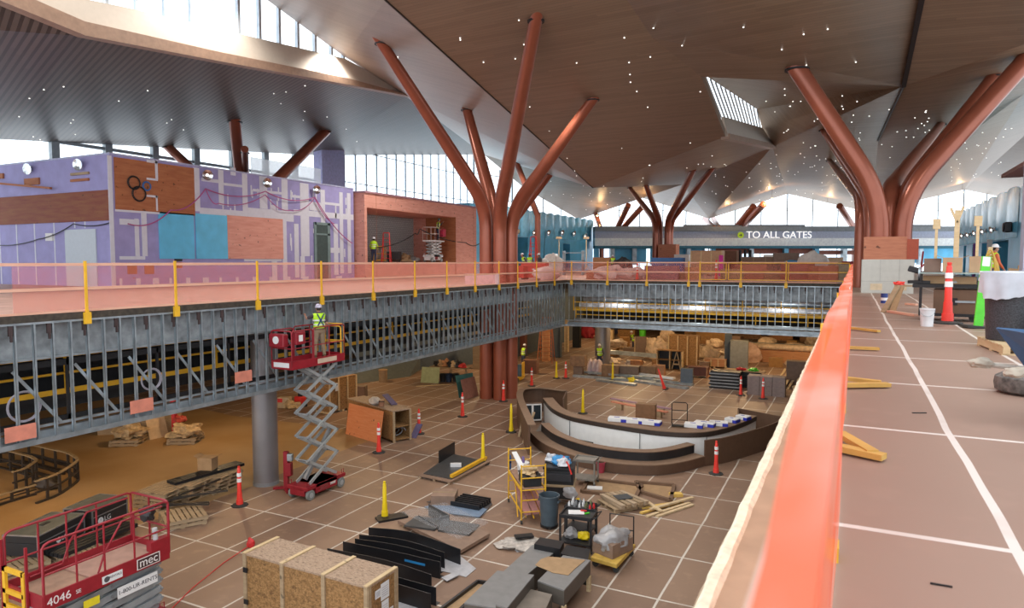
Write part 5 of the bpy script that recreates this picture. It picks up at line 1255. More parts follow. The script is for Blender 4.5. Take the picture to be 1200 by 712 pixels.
# ---- foreground red scissor lift
FXc, FYc = -13.15, 7.95
fl_ = scissor_lift('dusty red scissor lift with lettered platform, lowered, nearest the viewer', (FXc,FYc,FLZ), 0, 2.4, 1.15, 5, 1.6, M_mred, .9, chz=.6, armw=.13, am=mat('blue grey arm steel', (.30,.33,.35), .5, .3))
x0, x1, y0, y1, zf = -.60, .60, -1.22, 1.25, 1.62
MB().box((x0+.02,y0,zf-.06),(x1-.02,y1,zf)).build('platform_floor', M_dkply, fl_)
MB().box((x0+.03,y0+1.0,zf),(x1-.03,y1,zf+.035)).build('extension_deck', mat('pinkish dusty deck', (.42,.25,.19), .8), fl_)
for s in (-1,1): MB().box((s*.6-.018,y0,zf-.12),(s*.6+.018,y1,zf+.17)).build('toe_board', M_mred, fl_, bevel=.006)
MB().box((x0,y1-.03,zf-.1),(x1,y1+.01,zf+.15)).build('toe_board', M_mred, fl_)
MB().box((x0,y0-.01,zf-.1),(x1,y0+.03,zf+.15)).build('toe_board', M_mred, fl_)
for s in (-1,1):
    x = s*.59; mb = MB(); r_ = .024
    mb.tube([(x,y0+.02,zf),(x,y0+.02,zf+1.0),(x,y0+.06,zf+1.06),(x,y0+.14,zf+1.09),(x,y1-.08,zf+1.09),(x,y1-.0,zf+1.05),(x,y1,zf+.98),(x,y1,zf)], r_, 10)
    mb.tube([(x-.04*s,y0+.4,zf+.1),(x-.04*s,y0+1.0,zf+.12),(x-.04*s,y0+1.15,zf+.5),(x-.04*s,y0+1.5,zf+.98),(x-.04*s,y1-.1,zf+1.0)], r_*.85, 8)
    mb.tube([(x,y0,zf+.52),(x,y1,zf+.52)], r_*.8, 8)
    for y in (-.62,-.1,.5): mb.tube([(x,y,zf+.1),(x,y,zf+1.08)], r_*.8, 8)
    mb.build('guard_rail', M_mred, fl_, True)
rails(fl_, x0, x1, y0, y1, zf, 1.09, M_mred, name='end_rail', sides='N', r=.024)
mb = MB(); 
for z in (.35,.62,1.02): mb.box((x0+.05,y0-.06,zf+z-.6),(x1-.5,y0-.01,zf+z-.52))
mb.box((x0+.05,y0-.06,zf-.3),(x0+.14,y0-.01,zf+.5)); mb.box((x1-.55,y0-.06,zf-.3),(x1-.46,y0-.01,zf+.5)); mb.build('entry_gate', M_yellow, fl_)
mb = MB(); mb.box((x1-.42,y0-.06,zf-.6),(x1-.38,y0-.02,zf+.98)); mb.box((x0,y0-.06,zf-.6),(x0+.04,y0-.02,zf+.98)); mb.build('gate_post', M_mred, fl_)
MB().box((x1-.12,y1-.42,zf+.16),(x1+.03,y1-.0,zf+.36)).build('control_bracket', M_mred, fl_)
lump_ = MB(); lump_.blob((0,0,0),(.34,.30,.34),41,.3); o = lump_.build('hung_bag', M_black, fl_, True); o.location = (.1,y1-.12,zf+.78)
MB().tube([(x1-.06,y1-.25,zf+.25),(x1-.06,y1-.27,zf+.6)], .05, 10).build('bottle', mat('milky bottle', (.45,.45,.45)), fl_, True)
M_lw_ = mat('worn white lettering', (.72,.68,.66), .6)
o = MB().text('4046', .21, face_x(.620,-.96,zf+.015), .003).build('lettering', M_lw_, fl_); MB().text('SE', .10, face_x(.620,-.62,zf+.0), .003).build('lettering', M_lw_, fl_)
pl_ = MB().box((.618,.52,zf-.085),(.624,1.02,zf+.125)).build('logo_frame', M_lw_, fl_); MB().box((.6242,.54,zf-.07),(.6255,1.00,zf+.11)).build('logo_field', mat('dark logo field', (.05,.02,.02)), pl_)
MB().text('mec', .24, face_x(.628,.77,zf+.03), .003).build('lettering', M_lw_, pl_)
pl_ = MB().box((.618,-.18,zf-.075),(.622,.22,zf+.075)).build('white_sticker', M_label, fl_); MB().lathe([(.055,0),(.055,.004)], n=16, M=face_x(.622,-.09,zf)).build('sticker_disc', M_ink, pl_)
MB().text('RENTALS', .06, face_x(.624,.08,zf+.012), .002).build('lettering', M_ink, pl_)
pl_ = MB().box((.545,.15,zf-.52),(.555,1.0,zf-.30)).build('phone_sign', M_label, fl_); MB().text('1-800-UR-RENTS', .115, face_x(.558,.575,zf-.41), .002).build('lettering', M_ink, pl_)
MB().box((.545,-.5,zf-.42),(.555,-.2,zf-.27)).build('caution_sticker', mat('caution yellow', (.75,.62,.02)), fl_)
MB().box((-.53,-1.12,.75),(.53,1.12,1.38)).build('arm_stack', mat('grey stack panel', (.27,.30,.31), .5, .3), fl_) if False else None

# ---- raised red lift with worker
RXc, RYc, RZ = -15.75, 17.05, FLZ
rl = scissor_lift('red scissor lift raised high against the stud fascia carrying a worker', (RXc,RYc,RZ), 0, 1.85, .85, 5, 4.42, M_mred, .88, chz=.62, armw=.10)
zf = 4.42; x0, x1, y0, y1 = -.42, .42, -1.45, .95
MB().box((x0,y0,zf-.12),(x1,y1,zf)).build('platform_floor', M_mred, rl, bevel=.01)
for q in ((x0-.02,y0,x0+.02,y1),(x1-.02,y0,x1+.02,y1),(x0,y0-.02,x1,y0+.02),(x0,y1-.02,x1,y1+.02)): MB().box((q[0],q[1],zf-.1),(q[2],q[3],zf+.15)).build('toe_board', M_mred, rl)
MB().box((x1+.02,-.35,zf-.05),(x1+.026,.55,zf+.1)).build('toe_label', mat('beige toe label', (.55,.42,.32)), rl); MB().box((x0+.1,y0-.026,zf-.05),(x1-.1,y0-.02,zf+.1)).build('toe_label', M_label, rl)
rails(rl, x0, x1, y0, -.55, zf, 1.08, M_mred, name='extension_rail', sides='WES', posts=2); rails(rl, x0, x1, -.5, y1, zf, 1.12, M_mred, name='guard_rail', sides='WE', posts=2); rails(rl, x0, x1, -.5, y1, zf, 1.12, M_mred, gate='N', name='guard_rail', sides='N'); rails(rl, x0+.1, x1-.05, -.4, y1-.1, zf, 1.05, M_yellow, name='yellow_rail', sides='N')
MB().cbox((x0+.28,y0+.02,zf+.78),(.62,.22,.42)).build('control_box', M_red, rl, bevel=.04)
MB().cbox((x1-.02,y0+.35,zf+.85),(.14,.4,.4)).build('control_box', M_red, rl, bevel=.03)
MB().lathe([(.12,-.01),(.12,.01)], n=18, M=Matrix.Translation((x0+.28,y0-.10,zf+.80)) @ Matrix.Rotation(math.pi/2,4,'X')).build('round_decal', M_label, rl); MB().box((x1+.052,y0+.25,zf+.75),(x1+.056,y0+.42,zf+.95)).build('paper_decal', M_label, rl)
person('worker in hi-vis vest and harness reaching to the fascia from the raised lift', (RXc-.02,RYc+.25,RZ+zf+.02), R(62), dict(le=(-.34,.22,1.32), lw=(-.30,.50,1.42), re=(.26,-.02,1.15), rw=(.27,.15,.95), lk=(-.13,.02,.5), la=(-.15,0,.09), rk=(.12,.04,.5), ra=(.16,0,.09), lean=.02), mat('patterned white hat', (.45,.42,.52), .4, 0, .6, 12), M_khaki, M_shirtd, True, .011, harness=True, sleeves=False)
# red drill press like stand behind the lift
p = G(336,574); t = T('panel_hoist', 'red upright hoist on a low base between the round column and raised lift', 'hoist', tuple(p), R(20))
MB().box((-.07,-.07,.0),(.07,.07,1.32)).build('mast', M_mred, t); MB().box((.0,-.1,.5),(.2,.1,.95)).build('carriage', M_mred, t, bevel=.02); MB().box((.05,-.08,1.0),(.24,.08,1.25)).build('motor', M_steel, t, bevel=.03)
for s in (-1,1): MB().beam((0,s*.1,.08),(.2,s*.35,.04),.08,.07).build('leg', M_mred, t)
MB().beam((-.45,0,.05),(.1,0,.12),.12,.08).build('foot_beam', M_mred, t)

# ---- large OSB crate
pa = atz(285,647.5,FLZ+1.4); pb_ = atz(431,688,FLZ+1.4); pc_ = atz(465.8,665.5,FLZ+1.4)
o_, a_, L_, W_ = frame3(pa, pb_, pc_); W_ = abs(W_)
t = T('packing_crate', 'large three bay OSB packing crate with white papers, nearest on the lower floor', 'crate', (pa.x,pa.y,FLZ), a_)
M_osbd = osb_mat('shaded orange osb', (.22,.11,.035), (.38,.21,.08), .8); M_osbl = osb_mat('lit osb top', (.30,.20,.13), (.42,.30,.21), .8)  # one board in two tones: top paler and sides darker as light falls
B(((.02,.02,.08),(L_-.02,W_-.02,1.36))).build('body', M_osbd, t); B(((0,0,1.36),(L_,W_,1.40))).build('lid', M_osbl, t)
for x in (.04,L_/3,2*L_/3,L_-.045):
    MB().box((x-.045,-.018,.05),(x+.045,.02,1.405)).build('batten', M_wood2, t); MB().box((x-.045,-.018,1.40),(x+.045,W_+.018,1.425)).build('top_batten', M_wood, t)  # side battens in darker wood than top ones, matching the shaded sides
for y in (.04,W_-.04): MB().box((L_-.02,y-.045,.05),(L_+.018,y+.045,1.41)).build('batten', M_wood2, t)
for x in (.1,L_/2,L_-.1): MB().box((x-.05,0,0),(x+.05,W_,.08)).build('skid', M_wood2, t)
for (y, z, w_, h_) in ((.20,1.14,.17,.17),(.42,1.12,.26,.34),(.42,.74,.22,.36),(.62,.62,.12,.14)):
    lb = MB().box((L_-.0,y-w_/2+.1,z-h_/2),(L_+.006,y+w_/2+.1,z+h_/2)).build('shipping_paper', M_label, t)
    for i in range(5): MB().box((L_+.006,y-w_*.38+.1,z-h_*.3+i*h_*.13),(L_+.0075,y+w_*.36+.1,z-h_*.3+i*h_*.13+.012)).build('print_line', mat('pale print', (.4,.4,.44)), lb)
for y, z in ((-.02,1.05),(-.02,.35)): MB().box((.02,y-.02,z-.05),(.14,y,z+.05)).build('metal_clip', M_dark, t)

# ---- flight cases
def flight(label, c0, c1, c2, h, txt=None, lid_only=False):
    o_, a_, L_, W_ = frame3(*c0c(c0,c1,c2,h)); t = T('flight_case', label, 'flight case', (o_.x,o_.y,FLZ+.16), a_); s = 1 if W_ > 0 else -1; W_ = abs(W_)
    ya, yb = (0,W_) if s > 0 else (-W_,0); H_ = h-.16
    MB().box((0,ya,0),(L_,yb,H_*.62)).build('body', M_black, t, bevel=.01); MB().box((0,ya,H_*.63),(L_,yb,H_)).build('lid', M_black, t, bevel=.01)
    MB().box((.02,ya+.02,H_),(L_-.02,yb-.02,H_+.006)).build('lid_top', mat('dusty dark lid', (.10,.11,.10), .5, 0, .2), t)
    for x in (0,L_):
        for y in (ya,yb): MB().cbox((x,y,H_/2),(.035,.035,H_+.02)).build('corner_edge', M_chrome, t)
    for y in (ya,yb): MB().cbox((L_/2,y,H_),(L_,.03,.03)).build('top_edge', M_chrome, t)
    for x in (0,L_): MB().cbox((x,(ya+yb)/2,H_),(.03,W_,.03)).build('top_edge', M_chrome, t)
    for y in (ya,yb): MB().cbox((L_/2,y,H_*.625),(L_,.02,.03)).build('seam_strip', M_chrome, t)
    MB().box((L_*.42,(ya+yb)/2-.06,H_+.006),(L_*.58,(ya+yb)/2+.06,H_+.02)).build('recessed_handle', M_dark, t)
    for x in (.12,L_-.12):
        for y in (ya+.1,yb-.1): MB().lathe([(.05,-.02),(.05,.02)], n=12, M=Matrix.Translation((x,y,-.06)) @ Matrix.Rotation(math.pi/2,4,'X')).build('caster', M_dark, t); MB().cbox((x,y,-.01),(.08,.08,.02)).build('caster_plate', M_chrome, t)
    if txt:
        yf = ya-.004 if s > 0 else ya-.004
        Mt = Matrix(((1,0,0,L_*txt[1]),(0,0,-1,ya-.004),(0,1,0,H_*.33),(0,0,0,1)))
        MB().text('LG', txt[0], Mt, .002).build('lettering', M_label, t)
        dk_ = MB().lathe([(txt[0]*.48,0),(txt[0]*.48,.004)], n=20, M=Matrix(((1,0,0,L_*txt[1]-txt[0]*1.25),(0,0,-1,ya-.002),(0,1,0,H_*.33),(0,0,0,1)))).build('round_logo', M_label, t)
        MB().box((L_*txt[1]-txt[0]*1.27,ya-.009,H_*.33-.0),(L_*txt[1]-txt[0]*1.22,ya-.005,H_*.33+txt[0]*.28)).build('logo_stroke', M_ink, dk_)
    return t
def c0c(a, b, c, h): return atz(*a, FLZ+h), atz(*b, FLZ+h), atz(*c, FLZ+h)
flight('black flight case with aluminium edges and LG lettering, right of the pair', (108,599), (148.3,581.2), (83,592.5), .70, (.2,.42))
flight('black flight case with aluminium edges behind the red platform, left of the pair', (44,628.4), (98,601.5), (11,623), .70, (.16,.55))
# black steel stock on pallets beside the cases
def stock(name, label, p0, p1, n, w, h, m, z=0, cat='steel stock', sp=None):
    """a bundle of long bars laid side by side: each bar is a thing"""
    a = G(*p0); b = G(*p1); d = (b-a); L_ = math.hypot(d.x,d.y); ang = math.atan2(d.y,d.x); sp = sp or w*1.25; nrm = Vector((-math.sin(ang),math.cos(ang),0))
    for i in range(n):
        o = MB().box((0,-w/2,0),(L_,w/2,h)).build(name, m); q = a+nrm*(i*sp)
        lab = label if n == 1 else label+', '+('nearest bar' if i == 0 else 'furthest bar' if i == n-1 else 'middle bar')
        tag(o, lab, cat, None if n == 1 else label+' bundle', None, (q.x,q.y,FLZ+z), ang+.01*math.sin(i*7))
pallet('weathered pallet under black bars between flight cases and lift rails', gl(95,652), R(80), 1.1, 2.6)
stock('steel_bar', 'long black bar lying beside the flight cases', (70,660), (160,622), 5, .12, .1, M_dark, .135)
pallet('weathered pallet under the left flight case end', gl(20,662), R(80), 1.1, 1.2)

# ---- curved black steel frames
M_bf = mat('black brown steel frame', (.05,.04,.032), .5, .3); M_bft = mat('tan dusted rail top', (.34,.25,.14), .6)
def curved(label, pts, h, post_every=1, depth=.35):
    P = [atz(x,y,FLZ+h) for x,y in pts]; O = Vector((P[0].x,P[0].y,FLZ)); t = T('conveyor_guide', label, 'steel frame', tuple(O))
    # smooth
    Q = []
    for i in range(len(P)-1):
        p0 = P[max(i-1,0)]; p1 = P[i]; p2 = P[i+1]; p3 = P[min(i+2,len(P)-1)]
        for k in range(6):
            u = k/6; Q.append(.5*((2*p1)+(p2-p0)*u+(2*p0-5*p1+4*p2-p3)*u*u+(3*p1-p0-3*p2+p3)*u**3))
    Q.append(P[-1]); loc = [q-O for q in Q]
    mb = MB(); mb.strip([(q.x,q.y) for q in loc], [(-.05,h-.04),(.05,h-.04),(.05,h),(-.05,h)]); mb.build('top_rail', M_bft, t)
    MB().strip([(q.x,q.y) for q in loc], [(-.03,h*.45),(.03,h*.45),(.03,h*.52),(-.03,h*.52)]).build('mid_rail', M_bf, t)
    MB().strip([(q.x,q.y) for q in loc], [(-.04,.0),(.04,.0),(.04,.06),(-.04,.06)]).build('bottom_rail', M_bf, t)
    for i in range(0,len(loc),5):
        q = loc[i]; MB().cbox((q.x,q.y,h/2),(.07,.07,h)).build('post', M_bf, t)
    return t
curved('long curved black steel frame with dusty top rail on the bare floor, outer curve', [(0,519),(18,518),(41,521),(58,525),(77,529),(87,534),(90,539),(76,549),(62,556),(41,563)], .75)
curved('inner curved black steel frame inside the larger curved one', [(-25,520),(0,525),(17,529),(35,534),(42,538),(38,542),(28,548),(14,552)], .75)
curved('low straight black steel frame at the left edge in front of the curved ones', [(-30,590),(0,579),(20,573),(42,567)], .35)
for k, (a, b) in enumerate((((10,545),(60,560)),((25,541),(75,556)),((40,535),(85,548)))): stock('steel_angle', 'black steel angle lying inside the curved frame, '+('left','middle','right')[k]+' one of three', a, b, 1, .1, .08, M_bf)
lump('dark_machine', 'dark motor unit lying inside the curved frame', .9, .7, .5, gl(55,572), 0, M_bf, 44, .2, 'machine')

# ---- pallet stacks by the round column
a = G(190,594); base_ = Vector((-19.35,14.45,FLZ))
pts_ = [G(196,592), G(228,582), G(259,573)]
k = 0
first = None
for i, q in enumerate(pts_):
    for j in range(4):
        lab = 'weathered pallet in the long stack left of the round column, '+('left','middle','right')[i]+' pile '+('bottom','second','third','top')[j]
        if first is None: first = pallet(lab, (q.x-.3,q.y,FLZ), R(4), 1.15, 1.15, M_wood2); first['group'] = 'pallets in the long stack'
        else: dup(first, (q.x-.3+.03*j,q.y+.02*j,FLZ+j*.135), R(4+2*j), lab)
lz = .135*4-.13
stock('steel_channel', 'black steel channel lying on the stacked pallets', (205,588), (286,563), 4, .1, .09, M_dark, lz+.14)
q = G(250,574); carton('carton_box', 'open cardboard carton on the pallet stack left of the round column', .5, .4, .42, (q.x-.35,q.y+.1,FLZ+lz+.24), R(20), M_card, open_=True)
dup(first, (G(214,611).x,G(214,611).y,FLZ), R(60), 'pallet nearest the lift, lower one under tangled black steel'); dup(first, (G(214,611).x+.04,G(214,611).y,FLZ+.135), R(62), 'pallet nearest the lift, upper one under tangled black steel')
for i in range(5):
    a = G(190+i*7,606-i*1.5); o = MB().beam((0,0,0),(1.5,.4*(-1)**i,.05),.06,.05).build('steel_bracket', M_bf); tag(o, 'black steel bracket strewn on the nearer pallet pile, '+('first from the left','second','middle','fourth','last by the round column')[i], 'steel bracket', 'brackets on the nearer pallet pile', None, (a.x-.3,a.y,FLZ+.29+.05*i), R(20+i*14))

# ---- rubbish pallets under the deck
for px, py, lab in ((152,519,'left of the leaning board'),(218,517,'right of the red stand')):
    q = G(px,py); dup(first, (q.x,q.y,FLZ), R(30), 'pallet of rubbish on the bare floor %s, lower' % lab); dup(first, (q.x,q.y,FLZ+.135), R(34), 'pallet of rubbish on the bare floor %s, upper' % lab)
    lump('rubbish_heap', 'heap of tan wrapping and scrap on the pallet %s' % lab, 1.2, 1.1, .55, (q.x,q.y,FLZ+.27), 0, mat('tan scrap', (.50,.36,.20), .9, 0, .4, 6), px, .5, 'rubbish')
q = G(228,510); lump('red_scrap', 'red cloth and barrel shaped scrap on the right rubbish pallet', .5, .4, .3, (G(212,514).x,G(212,514).y,FLZ+.75), 0, mat('red scrap', (.40,.05,.03)), 51, .4, 'scrap')
a = G(174,515); b = G(196,510); L_ = (b-a).length; t = MB().beam((L_/2,-.1,0),(L_/2,.25,1.05),L_,.03,up=(0,-1,0)).build('tan_hardboard', mat('pale tan panel', (.56,.42,.27), .8)); tag(t, 'pale tan square panel leaning against boards on the bare floor', 'panel', None, None, (a.x,a.y,FLZ), math.atan2(b.y-a.y,b.x-a.x))
boards('stacked_board', 'long weathered board in the stack behind the leaning panel', 3.2, 1.0, 6, .11, gl(165,505), R(35), M_wood2, .03)
stock('steel_channel', 'black channel on top of the long board stack', (160,506), (195,494), 3, .12, .1, M_dark, .70)
q = G(205,512); t = T('standpipe', 'red standpipe with red box at the bare floor', 'standpipe', tuple(q)); MB().lathe([(.12,0),(.12,1.5)], n=12).build('pipe', M_lred, t, True); MB().cbox((.1,0,1.35),(.4,.25,.5)).build('box', M_lred, t, bevel=.02)
lump('tool_heap', 'heap of red and tan tools on the floor behind the raised lift', .9, .6, .45, gl(342,478), 0, mat('tan scrap', (.50,.36,.20)), 53, .4, 'tools')
q = G(334,477); t = T('tool_bag', 'cream tool crate beside the heap of tools', 'crate', tuple(q), R(20)); B(((-.3,-.2,0),(.3,.2,.55))).build('body', mat('cream crate', (.52,.42,.28)), t); B(((-.3,-.22,.3),(-.05,-.2,.5))).build('red_label', M_lred, t)
q = G(352,476); t = T('red_machine', 'small red engine among the tools behind the raised lift', 'engine', tuple(q)); MB().cbox((0,0,.35),(.5,.4,.4)).build('body', M_lred, t, bevel=.05); MB().lathe([(.12,0),(.12,.2)], (0,0,.55), 12).build('filter', M_dark, t, True); B(((-.3,-.2,0),(.3,.2,.15))).build('skid', M_dark, t)

# ---- crates in the middle distance
o_, a_, L_, W_ = fr((386,485.5),(418.6,477.5),(375,482)); hh = sz(386,485,41.6)
c = G(386,485.5)+Vector((math.cos(a_)*L_/2-math.sin(a_)*.5,math.sin(a_)*L_/2+math.cos(a_)*.5,0))
t = crate('packing_crate', 'tall OSB crate with orange tinted lid behind the raised lift', L_, 1.0, hh, (c.x,c.y,FLZ), a_, M_osbd, M_wood, 3); MB().cbox((-L_/2+.5,-.52,hh*.75),(.18,.02,.4)).build('paper_label', M_label, t)
carton('carton_box', 'small dark box right behind the tall OSB crate', .6, .5, .6, gl(423,464), .3, mat('dark card', (.18,.11,.08)))
q = G(449,447); t = T('fibre_drum', 'lone tan fibre drum standing on the taped floor', 'drum', tuple(q)); r_ = sz(449,447,5); MB().lathe([(r_,0),(r_,.75),(r_+.01,.76)], n=24).build('drum', mat('tan fibre', (.33,.22,.12)), t, True); MB().lathe([(r_+.015,.70),(r_+.015,.78),(.001,.78)], n=24).build('lid', M_card, t, True)
o_, a_, L_, W_ = fr((461,519),(482,514.5),(409,500)); W_ = abs(W_); hh = 1.32
t = T('open_crate', 'OSB crate with open shelf end and rags on top, right of the tall crate', 'crate', tuple(o_), a_)
sgn = 1
B(((0,0,.08),(.03,W_,hh)),((0,W_-.03,.08),(L_,W_,hh)),((L_-.03,0,.08),(L_,W_,hh))).build('side_panel', M_osbd, t); B(((0,0,hh),(L_,W_,hh+.04))).build('lid', M_osbl, t); B(((0,0,.08),(L_,W_,.12))).build('floor_panel', M_osbd, t); B(((0,.02,.62),(L_,W_,.66))).build('shelf', M_osbd, t)
for x in (.04,L_-.04): MB().box((x-.05,-.02,0),(x+.05,.02,hh)).build('post', M_wood2, t)
MB().tube([(L_/2+.3*math.cos(k*.5),.2+.02*k,.38+.18*math.sin(k*.5)) for k in range(26)], .03, 6).build('hose_coil', M_grey, t, True)
# leaning orange plywood on its left face
def lean_sheet(name, label, a, b, hpx, m, off=.35, th=.02, z=0):
    A_ = G(*a); B_ = G(*b); L_ = (B_-A_).length; h_ = sz(*a, hpx); o = MB().beam((L_/2,0,0),(L_/2,off,h_),L_,th,up=(0,-1,0)).build(name, m); return tag(o, label, 'sheet', None, None, (A_.x,A_.y,FLZ+z), math.atan2(B_.y-A_.y,B_.x-A_.x))
lean_sheet('plywood_sheet', 'orange red plywood sheet leaning on the open OSB crate', (405,508), (445,520), 36, ply_mat('orange plywood', (.62,.20,.07), (.68,.26,.11), 1), .22)
tm = Matrix.Translation(o_) @ Matrix.Rotation(a_,4,'Z')
lump('white_sack', 'off white sack lying on the open OSB crate', 1.0, .5, .3, tuple(tm @ Vector((.3,1.9,hh+.04))), a_+1.2, mat('off white sheet', (.62,.58,.55)), 55, .2, 'sack')
t = T('small_drum', 'small rusty drum on the open OSB crate', 'drum', tuple(tm @ Vector((.2,1.2,hh+.04)))); MB().lathe([(.12,0),(.12,.26),(.001,.26)], n=16).build('can', mat('rust drum', (.28,.14,.08)), t, True); MB().lathe([(.125,.2),(.125,.23)], n=16).build('rim', M_dark, t, True)
o = MB().beam((0,0,0),(.1,.9,.3),.28,.04).build('purple_slab', mat('violet slab', (.12,.10,.20))); tag(o, 'violet black panel propped on the right of the open OSB crate', 'panel', None, None, tuple(tm @ Vector((L_*.8,1.0,hh+.07))), a_)
o = MB().beam((0,0,0),(.5,.2,.5),.3,.04).build('purple_slab', mat('violet slab', (.12,.10,.20))); tag(o, 'violet black panel on the floor right of the open OSB crate', 'panel', None, None, tuple(G(484,513)), a_)

# ---- delineators
for (px, py, h_, lab, m) in ((281,592,48,'red and white delineator right of the pallet stacks',M_or),(444,530,36,'orange white delineator in front of the leaning orange plywood',M_or),(491,508,30,'red delineator just right of the open OSB crate',M_or),(542,488,29,'red delineator left of the main tree base',M_or),(590,470,25,'red delineator hard by the main tree base',M_or),(623,452,22,'red delineator behind the curved counter end',M_or),(663,443,20,'red delineator beside the yellow one near the bar bundles',M_or),(868,463,23,'red delineator before the stacked grey frames',M_or),(894,467,25,'red delineator in front of the grey box stack',M_or),(839,555,40,'red white delineator in front of the curved counter',M_or)):
    hm_ = sz(px,py,h_); delin(lab, gl(px,py), min(1.3,max(hm_,1.0)), m)
for (px, py, h_, lab) in ((451,606,44,'yellow delineator on black plates left of the black panels'),(599,506,34,'yellow delineator at the counter corner near the tree'),(566,543,37,'yellow delineator behind the plates pallet'),(652,443,20,'yellow delineator left beyond the counter'),(718,445,21,'yellow delineator among the long grey bars'),(683,484,29,'yellow delineator just behind the curved counter')):
    delin(lab, gl(px,py), min(1.3,max(sz(px,py,h_),1.0)), M_yl, False)
q = G(779,456); t = delin('slim red post leaning over by the grey bars', (q.x,q.y,FLZ), 1.3, M_or, False, R(20), -R(18), base=True)
q = G(283,592)
o = MB().box((-.45,-.2,0),(.45,.2,.06)).build('base_plate', M_dark); o['kind'] = 'thing'; tag(o, 'black plate pair lying beside the yellow delineator', 'plate', None, None, gl(459,607), R(55))
lump('red_hook_stand', 'small red plastic hook stand on the floor behind the big crate', .22, .16, .3, gl(294,641), 0, M_lred, 56, .2, 'hook stand')
o = sag('red_string', [G(294,640)+Vector((0,0,.05)), G(262,660)+Vector((0,0,.02)), G(225,690)+Vector((0,0,.02)), G(190,725)+Vector((0,0,.02))], .012, 'thin red cord trailing across the taped floor left of the big crate', M_lred, 0)

# ---- black curved L panels
M_bp = mat('satin black panel', (.012,.012,.014), .35, 0, .1)
BP = [([(432,617.5),(481,623),(539.5,643)],'furthest'),([(421,626),(472,632),(521,647)],'second furthest'),([(416,630.5),(468,638.6),(516.6,652)],'third furthest'),([(402,634),(459,645),(515.7,658)],'with the blue sticker'),([(383.7,642),(440,653),(471.7,661.5),(505.6,673)],'sweeping behind the big crate'),([(440,668),(467,676),(511,688)],'second nearest'),([(440,676),(467,684),(504.7,695.4)],'nearest')]
for pts, lab in BP:
    H_ = .42; P = [atz(x,y,FLZ+H_) for x,y in pts]; O = Vector((P[0].x,P[0].y,FLZ)); Q = []
    for i in range(len(P)-1):
        p0 = P[max(i-1,0)]; p1 = P[i]; p2 = P[i+1]; p3 = P[min(i+2,len(P)-1)]
        for k in range(8): u = k/8; Q.append(.5*((2*p1)+(p2-p0)*u+(2*p0-5*p1+4*p2-p3)*u*u+(3*p1-p0-3*p2+p3)*u**3))
    Q.append(P[-1]); loc = [(q.x-O.x,q.y-O.y) for q in Q]
    t = T('steel_upstand', 'curved black steel L section lying on the floor, '+lab, 'steel panel', tuple(O)); t['group'] = 'curved black sections on the floor'
    MB().strip(loc, [(-.008,0),(.008,0),(.008,H_),(-.008,H_)]).build('web', M_bp, t); MB().strip(loc, [(0,.0),(.16,.0),(.16,.012),(0,.012)]).build('flange', M_bp, t)
    if 'blue' in lab: a = Vector((*loc[10],0)); b = Vector((*loc[13],0)); n_ = (b-a).normalized().cross(Vector((0,0,1)))*.014; mb = MB(); mb.beam(a+n_+Vector((0,0,.26)),b+n_+Vector((0,0,.26)),.002,.06); mb.build('blue_sticker', mat('bright blue label', (.02,.22,.5)), t)
def sheet(name, label, pts, m, z=.01, th=.006, cat='sheet'):
    P = [atz(x,y,FLZ+z) for x,y in pts]; O = P[0].copy(); mb = MB().prism([(p.x-O.x,p.y-O.y) for p in P], 0, th); o = mb.build(name, m); return tag(o, label, cat, None, None, tuple(O))
M_film = mat('frosty white film', (.42,.42,.44), .35, 0, .15)
sheet('foam_sheet', 'white foam sheet on the floor right of the black panels', [(512,668),(523,645),(538,650),(558,666),(546,676),(528,671)], M_film)
sheet('foam_sheet', 'narrow white foam strip in front of the white foam sheet', [(517,677),(532,671),(538,674),(524,681)], M_film, .04, .02)
sheet('foam_sheet', 'white film lying between the black panels', [(470,640),(500,640),(514,672),(480,662)], M_film)
sheet('foam_sheet', 'white film under the nearest black panels beside the big crate', [(462,705),(505,700),(500,716),(462,716)], M_film)

# ---- plates pallet and its neighbours
t = T('plate_pallet', 'pallet of dark plates in clear wrap behind the black panels', 'pallet load', tuple(atz(466,608,FLZ)))
P = [atz(x,y,FLZ+.16)-t.location for x,y in ((466,609),(520,598),(574,624),(540,644))]
MB().prism([(p.x,p.y) for p in P], .06, .15).build('board', mat('grey brown board', (.26,.19,.15)), t)
for f in (.08,.5,.92): a = P[0].lerp(P[3],f); b = P[1].lerp(P[2],f); MB().beam((a.x,a.y,.03),(b.x,b.y,.03),.08,.06).build('stringer', M_wood2, t)
c = (P[0]+P[1]+P[2]+P[3])/4
for sx, k in ((-.55,0),(.5,1)):
    q = P[0].lerp(P[2], .5)+(P[2]-P[0]).normalized()*sx; MB().cbox((q.x,q.y,.18),(.95,.75,.05),math.atan2(P[2].y-P[0].y,P[2].x-P[0].x)).build('dark_plate', mat('smoky plate', (.07,.07,.07), .3), t)
mb = MB(); mb.grid(lambda u, v: tuple((P[0].lerp(P[1],v)).lerp(P[3].lerp(P[2],v),u*.96+.02)+Vector((0,0,.27+.03*noise.noise(Vector((u*5,v*5,2)))))), 24, 24)
wf = net_mat('clear wrap', (.7,.72,.75), .2); mb.build('plastic_wrap', wf, t, True)
t = T('duct_piece', 'upright dark grey metal trough standing behind the plates pallet', 'metal trough', gl(490,608), 0)
A_ = atz(502,592,FLZ+.45); B_ = atz(526,605,FLZ+.45); O = Vector((A_.x,A_.y,FLZ)); t.location = O; d_ = B_-A_; t.rotation_euler = (0,0,math.atan2(d_.y,d_.x)); L_ = math.hypot(d_.x,d_.y)
